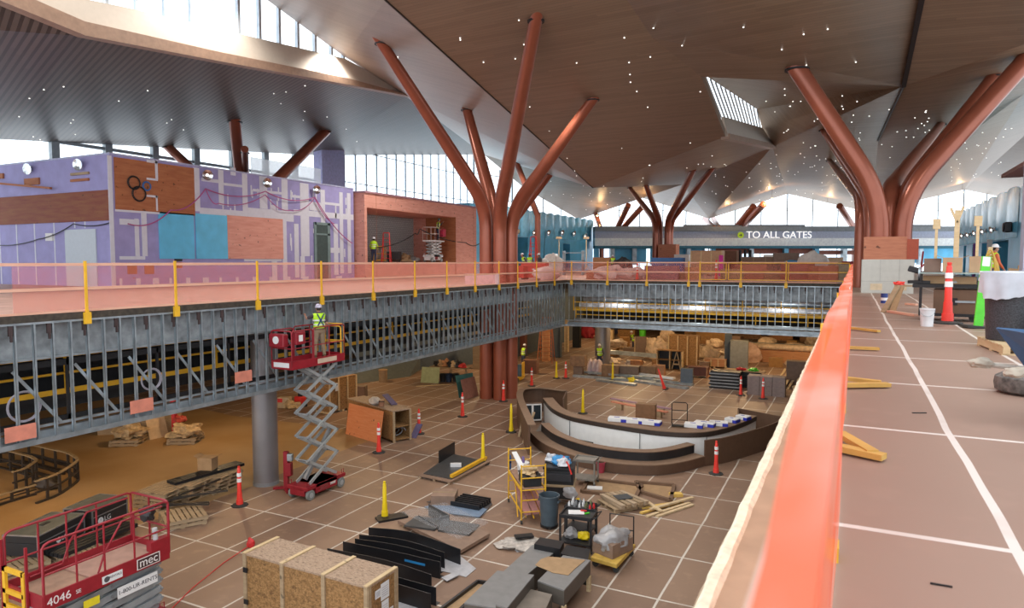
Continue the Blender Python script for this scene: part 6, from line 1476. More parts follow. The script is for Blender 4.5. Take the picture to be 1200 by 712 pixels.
MB().box((0,0,.12),(L_,.02,.5)).build('back_plate', mat('dark zinc', (.10,.10,.10), .4, .3), t); MB().box((0,-.35,.12),(L_,.0,.14)).build('bottom_plate', mat('dark zinc', (.1,.1,.1)), t); MB().box((L_-.02,-.3,.12),(L_,.0,.5)).build('end_plate', M_grey, t); MB().box((0,-.35,.14),(L_,-.33,.24)).build('lip', M_dark, t); MB().box((0,-.35,0),(L_,.0,.12)).build('packing_block', M_wood2, t)
q = G(521,589); t = carton('carton_box', 'grey brown flat box behind the metal trough', .75, .75, .35, (q.x,q.y,FLZ), .4, mat('grey brown board', (.26,.19,.15)))
sheet('blue_sheet', 'pale blue grey sheet lying on the floor', [(497,594),(512,590),(548,590),(571,597),(562,606),(520,601)], mat('dusty blue sheet', (.16,.23,.33), .4), .04, .02)
sheet('dark_sheet', 'dark film lying behind the pale blue sheet', [(500,588),(530,580),(577,590),(571,597),(540,592)], mat('dark film', (.10,.09,.09), .4), .02, .015)
a_ = None
for i in range(5):
    P0 = atz(531+i*9,588-i*1.+2,FLZ+.22); P1 = atz(540+i*8,582+i*.8,FLZ+.22)
p0_ = G(533,594); ang = math.atan2((G(571,597)-G(531,590)).y,(G(571,597)-G(531,590)).x)
t = T('black_grating', 'black slatted rack lying on the blue sheet', 'rack', tuple(G(552,592)), ang)
for i in range(6): MB().box((-.5,-.42+i*.15,.06),(.5,-.36+i*.15,.2)).build('slat', M_bp, t)
for x in (-.5,.46): MB().box((x,-.42,.0),(x+.04,.42,.08)).build('bearer', M_bp, t)
t = T('plate_pallet', 'low pallet with an upright black board and yellow bar', 'pallet load', tuple(G(528,566)))
P = [G(x,y)-t.location for x,y in ((490,560),(528,568),(575,543),(530,533))]
MB().prism([(p.x,p.y) for p in P], .07, .11).build('board', mat('grey brown board', (.26,.19,.15)), t); 
for f in (.06,.5,.94): a = P[0].lerp(P[1],f); b = P[3].lerp(P[2],f); MB().beam((a.x,a.y,.035),(b.x,b.y,.035),.08,.07).build('stringer', M_wood2, t)
PP = [p*.85+(P[0]+P[1]+P[2]+P[3])/4*.15 for p in P]; MB().prism([(p.x,p.y) for p in PP], .11, .14).build('dark_plate', mat('smoky plate', (.07,.07,.07)), t)
a = P[0].lerp(P[3],.55); b = P[0].lerp(P[3],.95); a = a.lerp(P[1],.1); b = b.lerp(P[2],.1); MB().beam(a+Vector((0,0,.35)), b+Vector((0,0,.35)), .03, .5).build('upright_board', M_bp, t)
a = P[1].lerp(P[0],.12).lerp(P[2],.1); b = P[2].lerp(P[3],.12); MB().beam(a+Vector((0,0,.2)), b+Vector((0,0,.2)), .12, .1).build('yellow_bar', M_yellow, t)
c = (P[0]+P[1]+P[2]+P[3])/4; MB().cbox((c.x+.1,c.y,.2),(.4,.15,.12),.5).build('white_block', M_label, t)

# ---- long grey boxes in the centre foreground
def topbox(name, label, q, h, m, cat='box', base=0., side=None, legs=False, mtop=None):
    P = [atz(x,y,FLZ+h) for x,y in q]; O = Vector((P[0].x,P[0].y,FLZ)); L = [(p.x-O.x,p.y-O.y) for p in P]; t = T(name, label, cat, tuple(O))
    z0 = base
    MB().prism(L, z0, h-.03).build('body', side or m, t); MB().prism(L, h-.03, h).build('top_panel', mtop or m, t)
    if base:
        for (x, y) in L:
            cx = sum(a[0] for a in L)/len(L); cy = sum(a[1] for a in L)/len(L); x_ = x+(cx-x)*.06; y_ = y+(cy-y)*.06
            MB().cbox((x_,y_,base/2),(.09,.09,base)).build('leg', M_wood, t)
    return t
M_gt = mat('matt grey top', (.20,.195,.19), .5, 0, .08); M_gb2 = mat('dark bronze side', (.10,.085,.07), .5)
topbox('grey_cabinet', 'long grey topped box at the bottom edge, front left of the pair', ((544,706),(583,668),(625,674),(581,712)), .62, M_gt, side=M_gb2)
topbox('grey_cabinet', 'taller grey box side panel standing between the grey topped boxes', ((581,708),(617,672),(626,673),(594,712)), .85, M_gt, side=M_gb2)
topbox('grey_cabinet', 'long grey topped box behind the bottom edge one, ending in black caps', ((590,669),(624,638),(654,643),(616,674)), .55, M_gt, side=M_gb2)
topbox('grey_cabinet', 'brown grey box at the bottom edge right of the taller side panel', ((600,712),(622,690),(647,696),(640,712)), .62, mat('bronze grey top', (.19,.16,.13), .5), side=M_gb2)
topbox('grey_cabinet', 'grey topped box on a raw timber stand, cardboard over it', ((630,680),(660,650),(692,656),(661,691)), .72, M_gt, base=.36, side=M_gb2)
topbox('black_cap_box', 'black padded cap box at the far end of the left grey box', ((626,637),(633,629),(661,634),(656,643)), .68, M_bp)
topbox('black_cap_box', 'black padded cap box at the far end of the right grey box', ((657,648),(664,638),(692,643),(689,656)), .62, M_bp)
sheet('cardboard_sheet', 'wavy edged cardboard sheet lying across the grey box on timber stand', [(627,662),(634,655),(643,652),(686,656),(673,667),(666,674),(648,671)], M_card, .725, .008)
t = T('black_tray', 'black rimmed tray frame with tan lining at the bottom edge', 'frame', tuple(G(540,700)))
P = [atz(x,y,FLZ+.1)-t.location for x,y in ((512,715),(560,679),(572,681),(533,718))]
for i in range(4): a = P[i]; b = P[(i+1)%4]; MB().beam((a.x,a.y,.05),(b.x,b.y,.05),.06,.1).build('rim', M_bp, t)
MB().prism([(p.x,p.y) for p in P], 0, .02).build('lining', M_card, t)
lump('scrap_heap', 'pale film and scrap pile on the floor left of the trash can', 1.3, .8, .18, gl(614,640), .5, mat('pale scrap', (.42,.38,.34), .6, 0, .35, 8), 61, .35, 'scrap')
o = MB().cbox((0,0,.03),(.5,.22,.05)).build('dark_slab', M_dark); tag(o, 'small dark slab lying on the pale scrap pile', 'slab', None, None, (G(614,637).x,G(614,637).y,FLZ+.19), R(40))
for i, (x, y) in enumerate(((600,641),(612,631),(634,636))): sheet('paper_scrap', 'loose grey sheet near the scrap pile, '+('left','upper','right')[i], [(x,y),(x+9,y-3),(x+16,y+3),(x+6,y+6)], M_film, .01)

# ---- baker scaffold with its load
A_, Bc, Cc = G(596,588), G(611,614), G(638,611); o_, a_, L_, W_ = frame3(A_, Bc, Cc); t = T('rolling_scaffold', 'yellow rolling scaffold loaded with trim and bins beside the trash can', 'scaffold', tuple(o_), a_); W_ = max(abs(W_), .72)
for x in (0,L_):
    for y in (0,W_):
        MB().tube([(x,y,.12),(x,y,1.75)], .024, 8).build('post', M_yellow, t, True); MB().lathe([(.065,-.02),(.065,.02)], n=12, M=Matrix.Translation((x,y,.065)) @ Matrix.Rotation(math.pi/2,4,'X')).build('caster', M_rub, t)
    mb = MB()
    for z in (.35,.7,1.0,1.35,1.7): mb.tube([(x,0,z),(x,W_,z)], .018, 6)
    mb.build('end_ladder', M_yellow, t, True)
for y in (0,W_):
    MB().beam((0,y,1.0),(L_,y,1.0),.03,.08).build('side_rail', M_yellow, t); MB().beam((0,y,.35),(L_,y,.35),.025,.05).build('side_rail', M_yellow, t)
B(((.02,.05,1.02),(L_-.02,W_-.05,1.05))).build('platform', M_dkply, t)
S = Matrix.Translation(o_) @ Matrix.Rotation(a_,4,'Z')
def on(x, y, z): return tuple(S @ Vector((x,y,z)))
o = MB().beam((0,0,0),(-1.3,-.25,.65),.16,.03).build('white_trim', M_label); tag(o, 'long white trim board leaning on the yellow scaffold platform', 'board', None, None, on(L_-.2,.35,1.07), a_)
t = T('storage_bin', 'black plastic bin on the near half of the scaffold platform', 'bin', on(L_-.45,W_/2,1.055), a_); B(((-.36,-.27,0),(.36,.27,.28))).build('tub', M_black, t, bevel=.02); B(((-.38,-.29,.26),(.38,.29,.30))).build('rim', M_black, t, bevel=.01)
lump('rag_heap', 'tan offcuts heaped above the black bin on the scaffold', .7, .45, .22, on(L_-.45,W_/2,1.36), a_, mat('tan scrap', (.5,.36,.2)), 63, .5, 'scrap')
t = T('bottle_tub', 'white tub with bottles at the far end of the scaffold', 'tub', on(.5,W_/2,1.055), a_); MB().lathe([(.16,0),(.2,.35),(.21,.35)], n=16).build('tub', M_label, t, True); MB().lathe([(.05,.1),(.05,.5),(.02,.55)], n=10).build('bottle', mat('purple bottle', (.18,.12,.30)), t, True)
for i in range(3):
    o = MB().beam((0,0,0),(1.8,.05*i,-.55),.2,.06).build('pink_plank', mat('dusty pink plank', (.42,.19,.17), .7)); tag(o, 'dusty pink plank slanting under the scaffold platform, '+('left','middle','right')[i], 'plank', 'pink planks under the scaffold', None, on(.1,.18+.2*i,.85), a_)
for i in range(5):
    o = MB().tube([(0,0,0),(1.3+.1*i,.1*i-.2,-.62)], .018, 6).build('yellow_brace', M_yellow, None, True); tag(o, 'loose yellow brace rod slanting under the scaffold', 'brace rod', 'yellow brace rods under the scaffold', None, on(.45,.12+.12*i,.80), a_)
t = T('blue_canister', 'blue canister strapped to the far end of the scaffold', 'canister', on(-.07,.05,1.05), a_); MB().lathe([(.05,0),(.055,.05),(.055,.42),(.03,.46)], n=12).build('cylinder', mat('deep blue plastic', (.03,.08,.2)), t, True); MB().lathe([(.06,.2),(.06,.24)], n=12).build('strap', M_dark, t, True)
# black bench with blue and white bags
o_, a_, L_, W_ = fr((637,590),(671,592),(634,578)); t = T('work_bench', 'black wheeled work bench behind the trash can piled with bags', 'bench', tuple(G(636,592)), a_); L_ = .98; W_ = .85; 
B(((0,0,1.16),(L_,W_,1.22))).build('top', M_black, t); B(((.03,.05,.22),(L_-.03,W_-.05,1.12))).build('drawer_box', M_black, t, bevel=.01); B(((-.02,-.04,.62),(L_+.02,W_,.68))).build('shelf', M_wood2, t)
for x in (.03,L_-.08):
    for y in (.03,W_-.08): B(((x,y,0),(x+.05,y+.05,1.16))).build('leg', M_dark, t)
B(((.1,-.012,.8),(L_-.1,.05,1.02))).build('drawer_front', mat('scuffed black front', (.045,.045,.05), .3), t)
Sb = Matrix.Translation(t.location) @ Matrix.Rotation(a_,4,'Z')
def ob(x, y, z): return tuple(Sb @ Vector((x,y,z)))
lump('blue_bag', 'bright blue plastic bag on the black work bench', .6, .5, .28, ob(.5,.5,1.225), .4, mat('bright blue bag', (.03,.25,.55), .4), 65, .35, 'bag')
lump('white_bag', 'white plastic bag front middle of the black work bench', .42, .35, .26, ob(.62,.22,1.225), 0, mat('white bag', (.62,.64,.68), .4), 66, .35, 'bag')
lump('white_bag', 'white paper bag at the left corner of the black work bench', .4, .3, .3, ob(.2,.62,1.225), 0, mat('white bag', (.62,.64,.68), .4), 67, .35, 'bag')
lump('red_rag', 'red folded cloth at the back of the black work bench', .42, .2, .16, ob(.6,.78,1.225), 0, M_lred, 68, .3, 'cloth')
sag('orange_ribbon', [ob(.62,.3,1.5), ob(.8,.05,1.32), ob(.9,-.03,1.05)], .025, 'orange ribbon hanging from the bags over the bench edge', M_or, 0, 6, 'ribbon')
lump('clear_bag', 'clear bag hanging at the right side of the black bench', .42, .2, .4, ob(L_-.1,-.15,.35), 0, mat('cloudy plastic', (.34,.33,.33)), 69, .3, 'bag')
lump('yellow_can', 'yellow canister by the right leg of the black bench', .25, .22, .3, ob(L_+.12,.12,.55-.55), 0, M_yl, 70, .15, 'canister')
for i in range(4): o = MB().tube([(0,0,0),(.7,-.1*i,.62)], .02, 6).build('yellow_brace', M_yellow, None, True); tag(o, 'loose yellow brace rod leaning under the black bench', 'brace rod', 'yellow brace rods under the bench', None, ob(.1,.2+.12*i,.0), a_)
# trash can
q = G(643.5,617); t = T('trash_can', 'blue grey round plastic trash can on a dolly', 'trash can', tuple(q)); r_ = .29
M_tc = mat('blue grey plastic', (.06,.085,.105), .5)
MB().lathe([(r_*.82,.1),(r_*.98,.9),(r_*1.05,.9),(r_*1.05,.95),(r_*.93,.95),(r_*.78,.14),(.001,.14)], n=28).build('barrel', M_tc, t, True)
MB().lathe([(r_*.9,.06),(r_*.9,.1)], n=20).build('dolly', M_dark, t)
for k in range(4): a = k*math.pi/2+.5; MB().lathe([(.03,-.012),(.03,.012)], n=10, M=Matrix.Translation((r_*.75*math.cos(a),r_*.75*math.sin(a),.03)) @ Matrix.Rotation(math.pi/2,4,'X')).build('caster', M_rub, t)
for s in (-1,1): MB().cbox((s*r_*1.05,0,.78),(.04,.14,.05)).build('handle', M_tc, t)
# carts
def cart(name, label, a, b, W_, H_, m, shelves=(.2,), handle=True, mtop=None, toplip=True):
    A_, B_ = G(*a), G(*b); d = B_-A_; ang = math.atan2(d.y,d.x); L_ = math.hypot(d.x,d.y); t = T(name, label, 'cart', tuple(A_), ang)
    MB().box((0,0,H_-.04),(L_,W_,H_)).build('top_shelf', mtop or m, t)
    if toplip:
        mb = MB(); mb.box((0,0,H_-.02),(L_,.03,H_+.05)); mb.box((0,W_-.03,H_-.02),(L_,W_,H_+.05)); mb.box((0,0,H_-.02),(.03,W_,H_+.05)); mb.box((L_-.03,0,H_-.02),(L_,W_,H_+.05)); mb.build('rim', m, t)
    for z in shelves: MB().box((0,0,z),(L_,W_,z+.05)).build('lower_shelf', m, t)
    for x in (.0,L_-.05):
        for y in (0,W_-.05): MB().box((x,y,.1),(x+.05,y+.05,H_)).build('leg', m, t); MB().lathe([(.05,-.015),(.05,.015)], n=12, M=Matrix.Translation((x+.025,y+.025,.05)) @ Matrix.Rotation(math.pi/2,4,'X')).build('caster', M_rub, t)
    if handle: MB().tube([(L_,.08,H_),(L_+.12,.08,H_+.06),(L_+.12,W_-.08,H_+.06),(L_,W_-.08,H_)], .016, 6).build('handle', m, t, True)
    return t, Matrix.Translation(A_) @ Matrix.Rotation(ang,4,'Z'), L_
t, Sg, Lg = cart('service_cart', 'tan grey utility cart behind the black bench', (671,568), (697,571), .6, .86, mat('tan grey plastic', (.24,.22,.19), .6), (.2,))
t, S1, L1 = cart('tool_cart', 'black tool cart crowded with small bottles', (661,626), (690,632), .62, .78, M_black, (.15,))
for i in range(14):
    x = .1+(i%5)*.16+.03*math.sin(i*3); y = .12+(i//5)*.18; m_ = (M_label, M_grey, M_label, mat('olive bottle', (.16,.17,.08)), M_lred)[i%5]; cn = ('white','grey','white','olive','red')[i%5]; rn = ('front','middle','rear')[i//5]
    o = MB().lathe([(.035,0),(.035,.1),(.015,.13),(.015,.16)], n=8).build('small_bottle', m_, None, True); tag(o, 'small '+cn+' bottle on the crowded tool cart, '+ORD[i%5]+' from the left in the '+rn+' row', 'bottle', 'bottles on the crowded tool cart', None, tuple(S1 @ Vector((x,y,.785))))
t, S2, L2 = cart('tool_cart', 'black tool cart with papers and markers on its top shelf', (655,644), (693,650), .66, .92, M_black, (.2,))
o = B(((0,0,0),(.42,.3,.012))).build('paper_pad', M_label); tag(o, 'white papers lying on the black tool cart', 'paper', None, None, tuple(S2 @ Vector((.2,.2,.925))), .4)
o = B(((0,0,0),(.14,.04,.03))).build('green_marker', M_grn); tag(o, 'green marker lying on the black tool cart', 'marker', None, None, tuple(S2 @ Vector((.62,.35,.925))), .9)
o = B(((0,0,0),(.16,.04,.03))).build('red_marker', M_lred); tag(o, 'red marker lying beside the green one on the cart', 'marker', None, None, tuple(S2 @ Vector((.45,.5,.94))), .2)
lump('yellow_bag', 'yellow bag on the lower shelf of the papers cart', .3, .25, .25, tuple(S2 @ Vector((.6,.3,.26))), 0, M_yl, 71, .3, 'bag')
lump('clear_bag', 'clear bag of parts on the lower shelf of the papers cart', .35, .3, .3, tuple(S2 @ Vector((.25,.3,.26))), 0, mat('cloudy plastic', (.34,.33,.33)), 72, .3, 'bag')
# pink bucket
q = G(704,553); t = T('bucket', 'dark pink bucket with a dark rim standing before the curved counter', 'bucket', tuple(q)); MB().lathe([(.13,0),(.16,.36),(.17,.36),(.17,.38),(.14,.38),(.12,.02),(.001,.02)], n=20).build('pail', mat('raspberry plastic', (.42,.05,.08), .4), t, True); MB().tube([(.165*math.cos(a),.165*math.sin(a)*.3-.1,.36-.1*math.sin(a)) for a in [math.pi*i/8 for i in range(9)]], .005, 5).build('handle', M_steel, t)
# yellow platform cart
P = [atz(x,y,FLZ+.28) for x,y in ((692,652),(723,661),(745,637),(712,632))]; O = Vector((P[0].x,P[0].y,FLZ)); t = T('platform_cart', 'yellow platform cart with black handle and wrapped load', 'cart', tuple(O)); L = [(p.x-O.x,p.y-O.y) for p in P]
MB().prism(L, .17, .28).build('deck', mat('worn yellow deck', (.62,.40,.08), .6, 0, .2), t, bevel=.02)
cx = sum(a[0] for a in L)/4; cy = sum(a[1] for a in L)/4
for (x, y) in L: x_ = x+(cx-x)*.22; y_ = y+(cy-y)*.22; MB().lathe([(.08,-.025),(.08,.025)], n=14, M=Matrix.Translation((x_,y_,.085)) @ Matrix.Rotation(math.pi/2,4,'X')).build('caster', M_rub, t)
a = Vector((*L[3],0)).lerp(Vector((*L[2],0)),.08); b = Vector((*L[3],0)).lerp(Vector((*L[2],0)),.92)
mb = MB(); mb.tube([a+Vector((0,0,.2)),a+Vector((0,0,1.0)),b+Vector((0,0,1.0)),b+Vector((0,0,.2))], .02, 8); mb.tube([a+Vector((0,0,.62)),b+Vector((0,0,.62))], .015, 6); mb.build('push_handle', M_dark, t, True)
q = O+Vector((cx,cy,.285)); t = T('carton_box', 'grey box wrapped in clear plastic on the yellow platform cart', 'box', tuple(q), R(70)); B(((-.42,-.32,0),(.42,.32,.34))).build('body', mat('grey brown board', (.26,.19,.15)), t); mb = MB(); mb.blob((0,0,.32),(.95,.75,.5),73,.3); mb.build('plastic_wrap', mat('cloudy plastic', (.34,.33,.33)), t, True)

# ---- pallet of planks, kraft frames, lumber
q = G(730,592); o_ = pallet('pallet under the short planks right of the tool carts', (q.x,q.y,FLZ), R(52), 1.3, 1.05)
for i in range(5):
    o = B(((-.6,-.07,0),(.6,.07,.06))).build('short_plank', M_wood2 if i % 2 else mat('grey tan plank', (.40,.30,.20), .8)); a = R(52+90); off = (i-2)*.2
    tag(o, 'short plank on the pallet right of the tool carts, '+('first','second','middle','fourth','last')[i]+' from the left', 'plank', 'short planks on the pallet', None, (q.x+off*math.cos(R(52)),q.y+off*math.sin(R(52)),FLZ+.135), R(52+88+i*2))
    o2 = o.copy(); COL.objects.link(o2); o2.location.z += .065; o2.rotation_euler.z += .05; o2['label'] = 'upper short plank on the pallet right of the tool carts, '+('first','second','middle','fourth','last')[i]+' from the left'
o = B(((-.25,-.2,0),(.25,.2,.02))).build('dark_board', mat('dark slate sheet', (.05,.055,.06))); tag(o, 'dark square sheet lying on the short planks', 'sheet', None, None, (q.x,q.y,FLZ+.27), R(45))
def kframe(label, P, m=M_cardd, h=.1):
    P = [G(*p) for p in P]; O = P[0].copy(); t = T('kraft_tray', label, 'tray', tuple(O)); P = [p-O for p in P]
    for i in range(4): a = P[i]; b = P[(i+1)%4]; MB().beam((a.x,a.y,h/2),(b.x,b.y,h/2),.12,h).build('side_board', m, t)
    MB().prism([(p.x,p.y) for p in P], 0, .02).build('panel', M_card, t)
kframe('flat brown kraft frame on the floor behind the short planks', [(752,578),(786,588),(790,570),(745,566)])
kframe('long flat brown kraft frame reaching left toward the grey cart', [(682,577),(745,584),(752,570),(690,562)])
o = B(((-.25,-.15,0),(.25,.15,.04))).build('white_pad', M_label); tag(o, 'white pad lying in the long brown kraft frame', 'pad', None, None, (G(697,573).x,G(697,573).y,FLZ+.03), .3)
M_lum = mat('pale lumber', (.62,.47,.28), .75, 0, .15)
for i, (a, b, z, lab) in enumerate((((751,602),(800,588),.0,'front left'),((758,606),(808,590),.0,'front right'),((762,600),(812,586),.07,'upper right'),((752,596),(790,590),.0,'rear left'),((770,606),(812,592),.0,'lowest at the front'),((756,590),(775,603),.08,'crossing over the others'))):
    A_, B_ = G(*a), G(*b); A_.z = B_.z = FLZ+z+.03; O = A_.copy(); plain(MB().beam(A_-O, B_-O, .11, .05), 'lumber_piece', M_lum if i % 3 else mat('yellow lumber', (.72,.48,.12), .7), 'pale lumber length in the loose pile right of the short planks, '+lab, 'lumber', group='loose lumber pile').location = O
o = B(((-.2,-.12,0),(.2,.12,.1))).build('yellow_block', mat('yellow lumber', (.72,.48,.12))); tag(o, 'yellow block at the back of the loose lumber pile', 'block', None, None, gl(792,581), .6)
# ================================================================ CURVED RECEPTION COUNTER
def smooth(P, n=8):
    Q = []
    for i in range(len(P)-1):
        p0 = P[max(i-1,0)]; p1 = P[i]; p2 = P[i+1]; p3 = P[min(i+2,len(P)-1)]
        for k in range(n): u = k/n; Q.append(.5*((2*p1)+(p2-p0)*u+(2*p0-5*p1+4*p2-p3)*u*u+(3*p1-p0-3*p2+p3)*u**3))
    Q.append(P[-1]); return Q
M_kraft = mat('brown kraft wrap', (.115,.062,.036), .6, 0, .08); M_krl = mat('light kraft ledge', (.22,.14,.09), .7, 0, .1); M_band = mat('black stone band', (.02,.02,.022), .35); M_lam = mat('white laminate', (.85,.85,.83), .5, 0, .03)
O = G(700,552); t = T('reception_counter', 'large curved reception counter with white inner face wrapped in brown kraft board', 'counter', tuple(O))
def pth(px, h=0): return smooth([atz(x,y,FLZ+h)-O for x,y in px])
outer = pth([(621,516),(632,527),(648,536),(672,545),(700,551.5),(735,556),(770,557),(800,553),(826,546)])
XY = lambda P: [(p.x,p.y) for p in P]
MB().strip(XY(outer), [(0,0),(.06,0),(.06,.36),(0,.36)]).build('kraft_skirt', M_kraft, t)
MB().strip(XY(outer), [(0,.36),(.55,.36),(.55,.39),(0,.39)]).build('skirt_ledge', M_krl, t)
MB().strip(XY(outer), [(.5,.2),(.6,.2),(.6,.70),(.5,.70)]).build('black_band', M_band, t)
MB().strip(XY(outer), [(.47,.70),(.85,.70),(.85,.73),(.47,.73)]).build('front_ledge', M_krl, t)
inner = pth([(637,466),(648,478),(668,487),(700,493.5),(740,500),(780,505),(820,506),(850,501),(873,493),(886,487)], 1.1)
MB().strip(XY(inner), [(0,.0),(.08,.0),(.08,.92),(0,.92)]).build('white_inner_panel', M_lam, t)
MB().strip(XY(inner), [(-.03,.90),(.09,.90),(.09,1.08),(-.03,1.08)]).build('dark_top_band', mat('dark bronze band', (.05,.035,.028), .4), t)
MB().strip(XY(inner), [(-.04,1.08),(.45,1.08),(.45,1.11),(-.04,1.11)]).build('inner_ledge', M_krl, t)
MB().strip(XY(inner[14:24]), [(-.02,.02),(.0,.02),(.0,.2),(-.02,.2)]).build('kick_plate', M_band, t)
for i in (16,34,50): q = inner[i]; MB().cbox((q.x,q.y-.03,.45),(.02,.04,.88)).build('panel_joint', M_grey, t)
MB().prism(XY(outer)+XY(inner)[::-1], 0.0, .02).build('inner_floor', mat('dusty grey floor', (.25,.23,.21), .8), t)
# right hand kraft wall
rw = pth([(826,546),(850,542),(880,533),(905,524),(924,513)])
MB().strip(XY(rw), [(0,0),(.06,0),(.06,.98),(0,.98)]).build('kraft_wall', M_kraft, t)
rb_ = [atz(x,y,FLZ+1.0)-O for x,y in ((865,479),(922,490))]
MB().beam(rb_[0]-Vector((0,0,rb_[0].z-.5)) if False else Vector((rb_[0].x,rb_[0].y,.52)), Vector((rb_[1].x,rb_[1].y,.52)), .06, 1.04).build('kraft_wall', M_kraft, t)
rc_ = atz(866,493,FLZ+1.0)-O
MB().beam(Vector((rb_[0].x,rb_[0].y,.5)), Vector((rc_.x,rc_.y,.5)), .06, 1.0).build('kraft_wall', M_kraft, t)
# left end bulkhead
lw = pth([(619,498),(611,480),(606,466),(607,458),(614,455),(636,454),(664,457.5)], 1.2)
MB().strip(XY(lw), [(-.08,0),(.0,0),(.0,1.2),(-.08,1.2)]).build('kraft_bulkhead', M_kraft, t)
MB().strip(XY(lw), [(-.30,1.2),(.02,1.2),(.02,1.23),(-.30,1.23)]).build('bulkhead_ledge', M_krl, t)
a = lw[-1]; b = atz(664,479,FLZ+1.2)-O; MB().beam(Vector((a.x,a.y,.6)), Vector((a.x+.6,a.y-1.9,.6)), .06, 1.2).build('kraft_bulkhead', M_kraft, t)
c0_ = atz(611,468,FLZ+1.05)-O; c1_ = atz(637,467,FLZ+1.05)-O
nb_ = T('niche_cabinet', 'white framed cabinet with two dark panes inside the counter left end', 'cabinet', tuple(Vector((c0_.x+O.x+.25,c0_.y+O.y-.3,FLZ+.02))), math.atan2(c1_.y-c0_.y,c1_.x-c0_.x)); Lc_ = math.hypot(c1_.x-c0_.x,c1_.y-c0_.y)-.2
MB().box((0,.02,0),(Lc_,.3,.9)).build('body', M_kraft, nb_)
for i in range(2):
    f = MB(); w_ = Lc_/2; f.box((i*w_,-.01,.08),(i*w_+.05,.02,.88)); f.box(((i+1)*w_-.05,-.01,.08),((i+1)*w_,.02,.88)); f.box((i*w_,-.01,.08),((i+1)*w_,.02,.14)); f.box((i*w_,-.01,.82),((i+1)*w_,.02,.88)); fo = f.build('door_frame', M_lam, nb_)
    MB().box((i*w_+.05,0,.14),((i+1)*w_-.05,.015,.82)).build('dark_pane', mat('dark pane', (.02,.03,.04), .15), fo)
# planks leaning on the left side
for i, (x0,y0,dx) in enumerate(((608,512,-.3),(613,519,-.1))): p = G(x0,y0); plain(MB().beam((0,0,0),(dx+.2,.9,1.15),.1,.05), 'timber_prop', M_wood2, 'timber prop leaning on the curved counter end, '+('left','right')[i], 'timber').location = tuple(p)
# packs on the ledge
def pack(px, py, w, lab, r):
    q = atz(px,py,FLZ+1.12); t2 = T('white_pack', 'white cardboard pack with blue corner on the counter, '+lab, 'pack', tuple(q), r, 'white packs on the counter'); B(((-w/2,-.2,0),(w/2,.2,.16))).build('body', M_label, t2, bevel=.01); B(((w*.2,-.205,.0),(w*.505,.205,.12))).build('blue_corner', mat('royal blue print', (.02,.03,.35)), t2); B(((-w*.2,-.04,.16),(w*.1,.04,.164))).build('print_mark', mat('royal blue print', (.02,.03,.35)), t2)
for x, y, w, l, r in ((724,493,.75,'leftmost of the left three',.15),(745,495,.7,'middle of the left three',.1),(764,497,.72,'rightmost of the left three',0),(813,500,.7,'leftmost of the right group',.1),(826,498.5,.8,'second of the right group',-.1),(842,498,.7,'third of the right group',.2),(858,494,.5,'fourth of the right group',-.3),(871,491,.5,'rightmost by the kraft box',-.35)): pack(x,y,w,l,r)
q = atz(795,499,FLZ+0); q = G(792,512); t2 = T('hand_truck', 'black tube hand truck frame behind the counter middle', 'hand truck', tuple(G(789,506)+Vector((0,1.2,0))), .2); MB().tube([(-.35,0,.1),(-.35,0,1.05),(-.28,0,1.12),(.28,0,1.12),(.35,0,1.05),(.35,0,.1)],.022,8).build('frame', M_dark, t2, True)
for z in (.3,.75): MB().tube([(-.35,0,z),(.35,0,z)],.018,6).build('cross_bar', M_dark, t2)
MB().box((-.35,-.3,.06),(.35,0,.09)).build('toe_plate', M_dark, t2)
for s in (-1,1): MB().lathe([(.06,-.02),(.06,.02)], n=12, M=Matrix.Translation((s*.3,.05,.06)) @ Matrix.Rotation(math.pi/2,4,'Y')).build('wheel', M_rub, t2)
q = G(750,503)+Vector((0,1.0,0)); carton('carton_box', 'brown carton behind the counter above the white packs', .9, .5, 1.0, tuple(q), .1, mat('mid brown carton', (.22,.11,.05)), cat='box')
for i, (x0,y0,x1,y1,m,l) in enumerate(((716,474,786,487,mat('mauve plank', (.30,.18,.24)),'mauve'),(717,478,782,491,M_or,'orange'))):
    a = G(x0,y0); b = G(x1,y1); a.z += .35+.0*i; b.z = a.z; O2 = a.copy(); plain(MB().beam(a-O2,b-O2,.2,.06), 'plank', m if i == 0 else mat('salmon plank', (.55,.20,.12)), l+' plank lying behind the counter on low blocks', 'plank').location = O2
    for k, f in enumerate((.15,.85)):
        c = a.lerp(b,f); o = B(((-.15,-.15,0),(.15,.15,.31))).build('support_block', M_wood2); tag(o, 'support block under the %s plank, %s end' % (l,('left','right')[k]), 'block', None, None, (c.x,c.y,FLZ))
q = atz(738,491,FLZ+1.12)
# tap like fittings on the inner face
for i, (x, y, h_) in enumerate(((714,521,.35),(721,522,.25),(729,522,.45))):
    p = G(x,y); t2 = T('cable_stub', 'thin cable stub rising inside the counter, '+('left','middle','right')[i], 'cable', (p.x,p.y,FLZ+.02)); MB().tube([(0,0,0),(0,0,.6+h_)],.015,6).build('stem', M_dark, t2); MB().cbox((0,0,.6+h_),(.12,.04,.14) if i else (.03,.03,.05)).build('head', mat('navy connector', (.03,.05,.12)), t2)

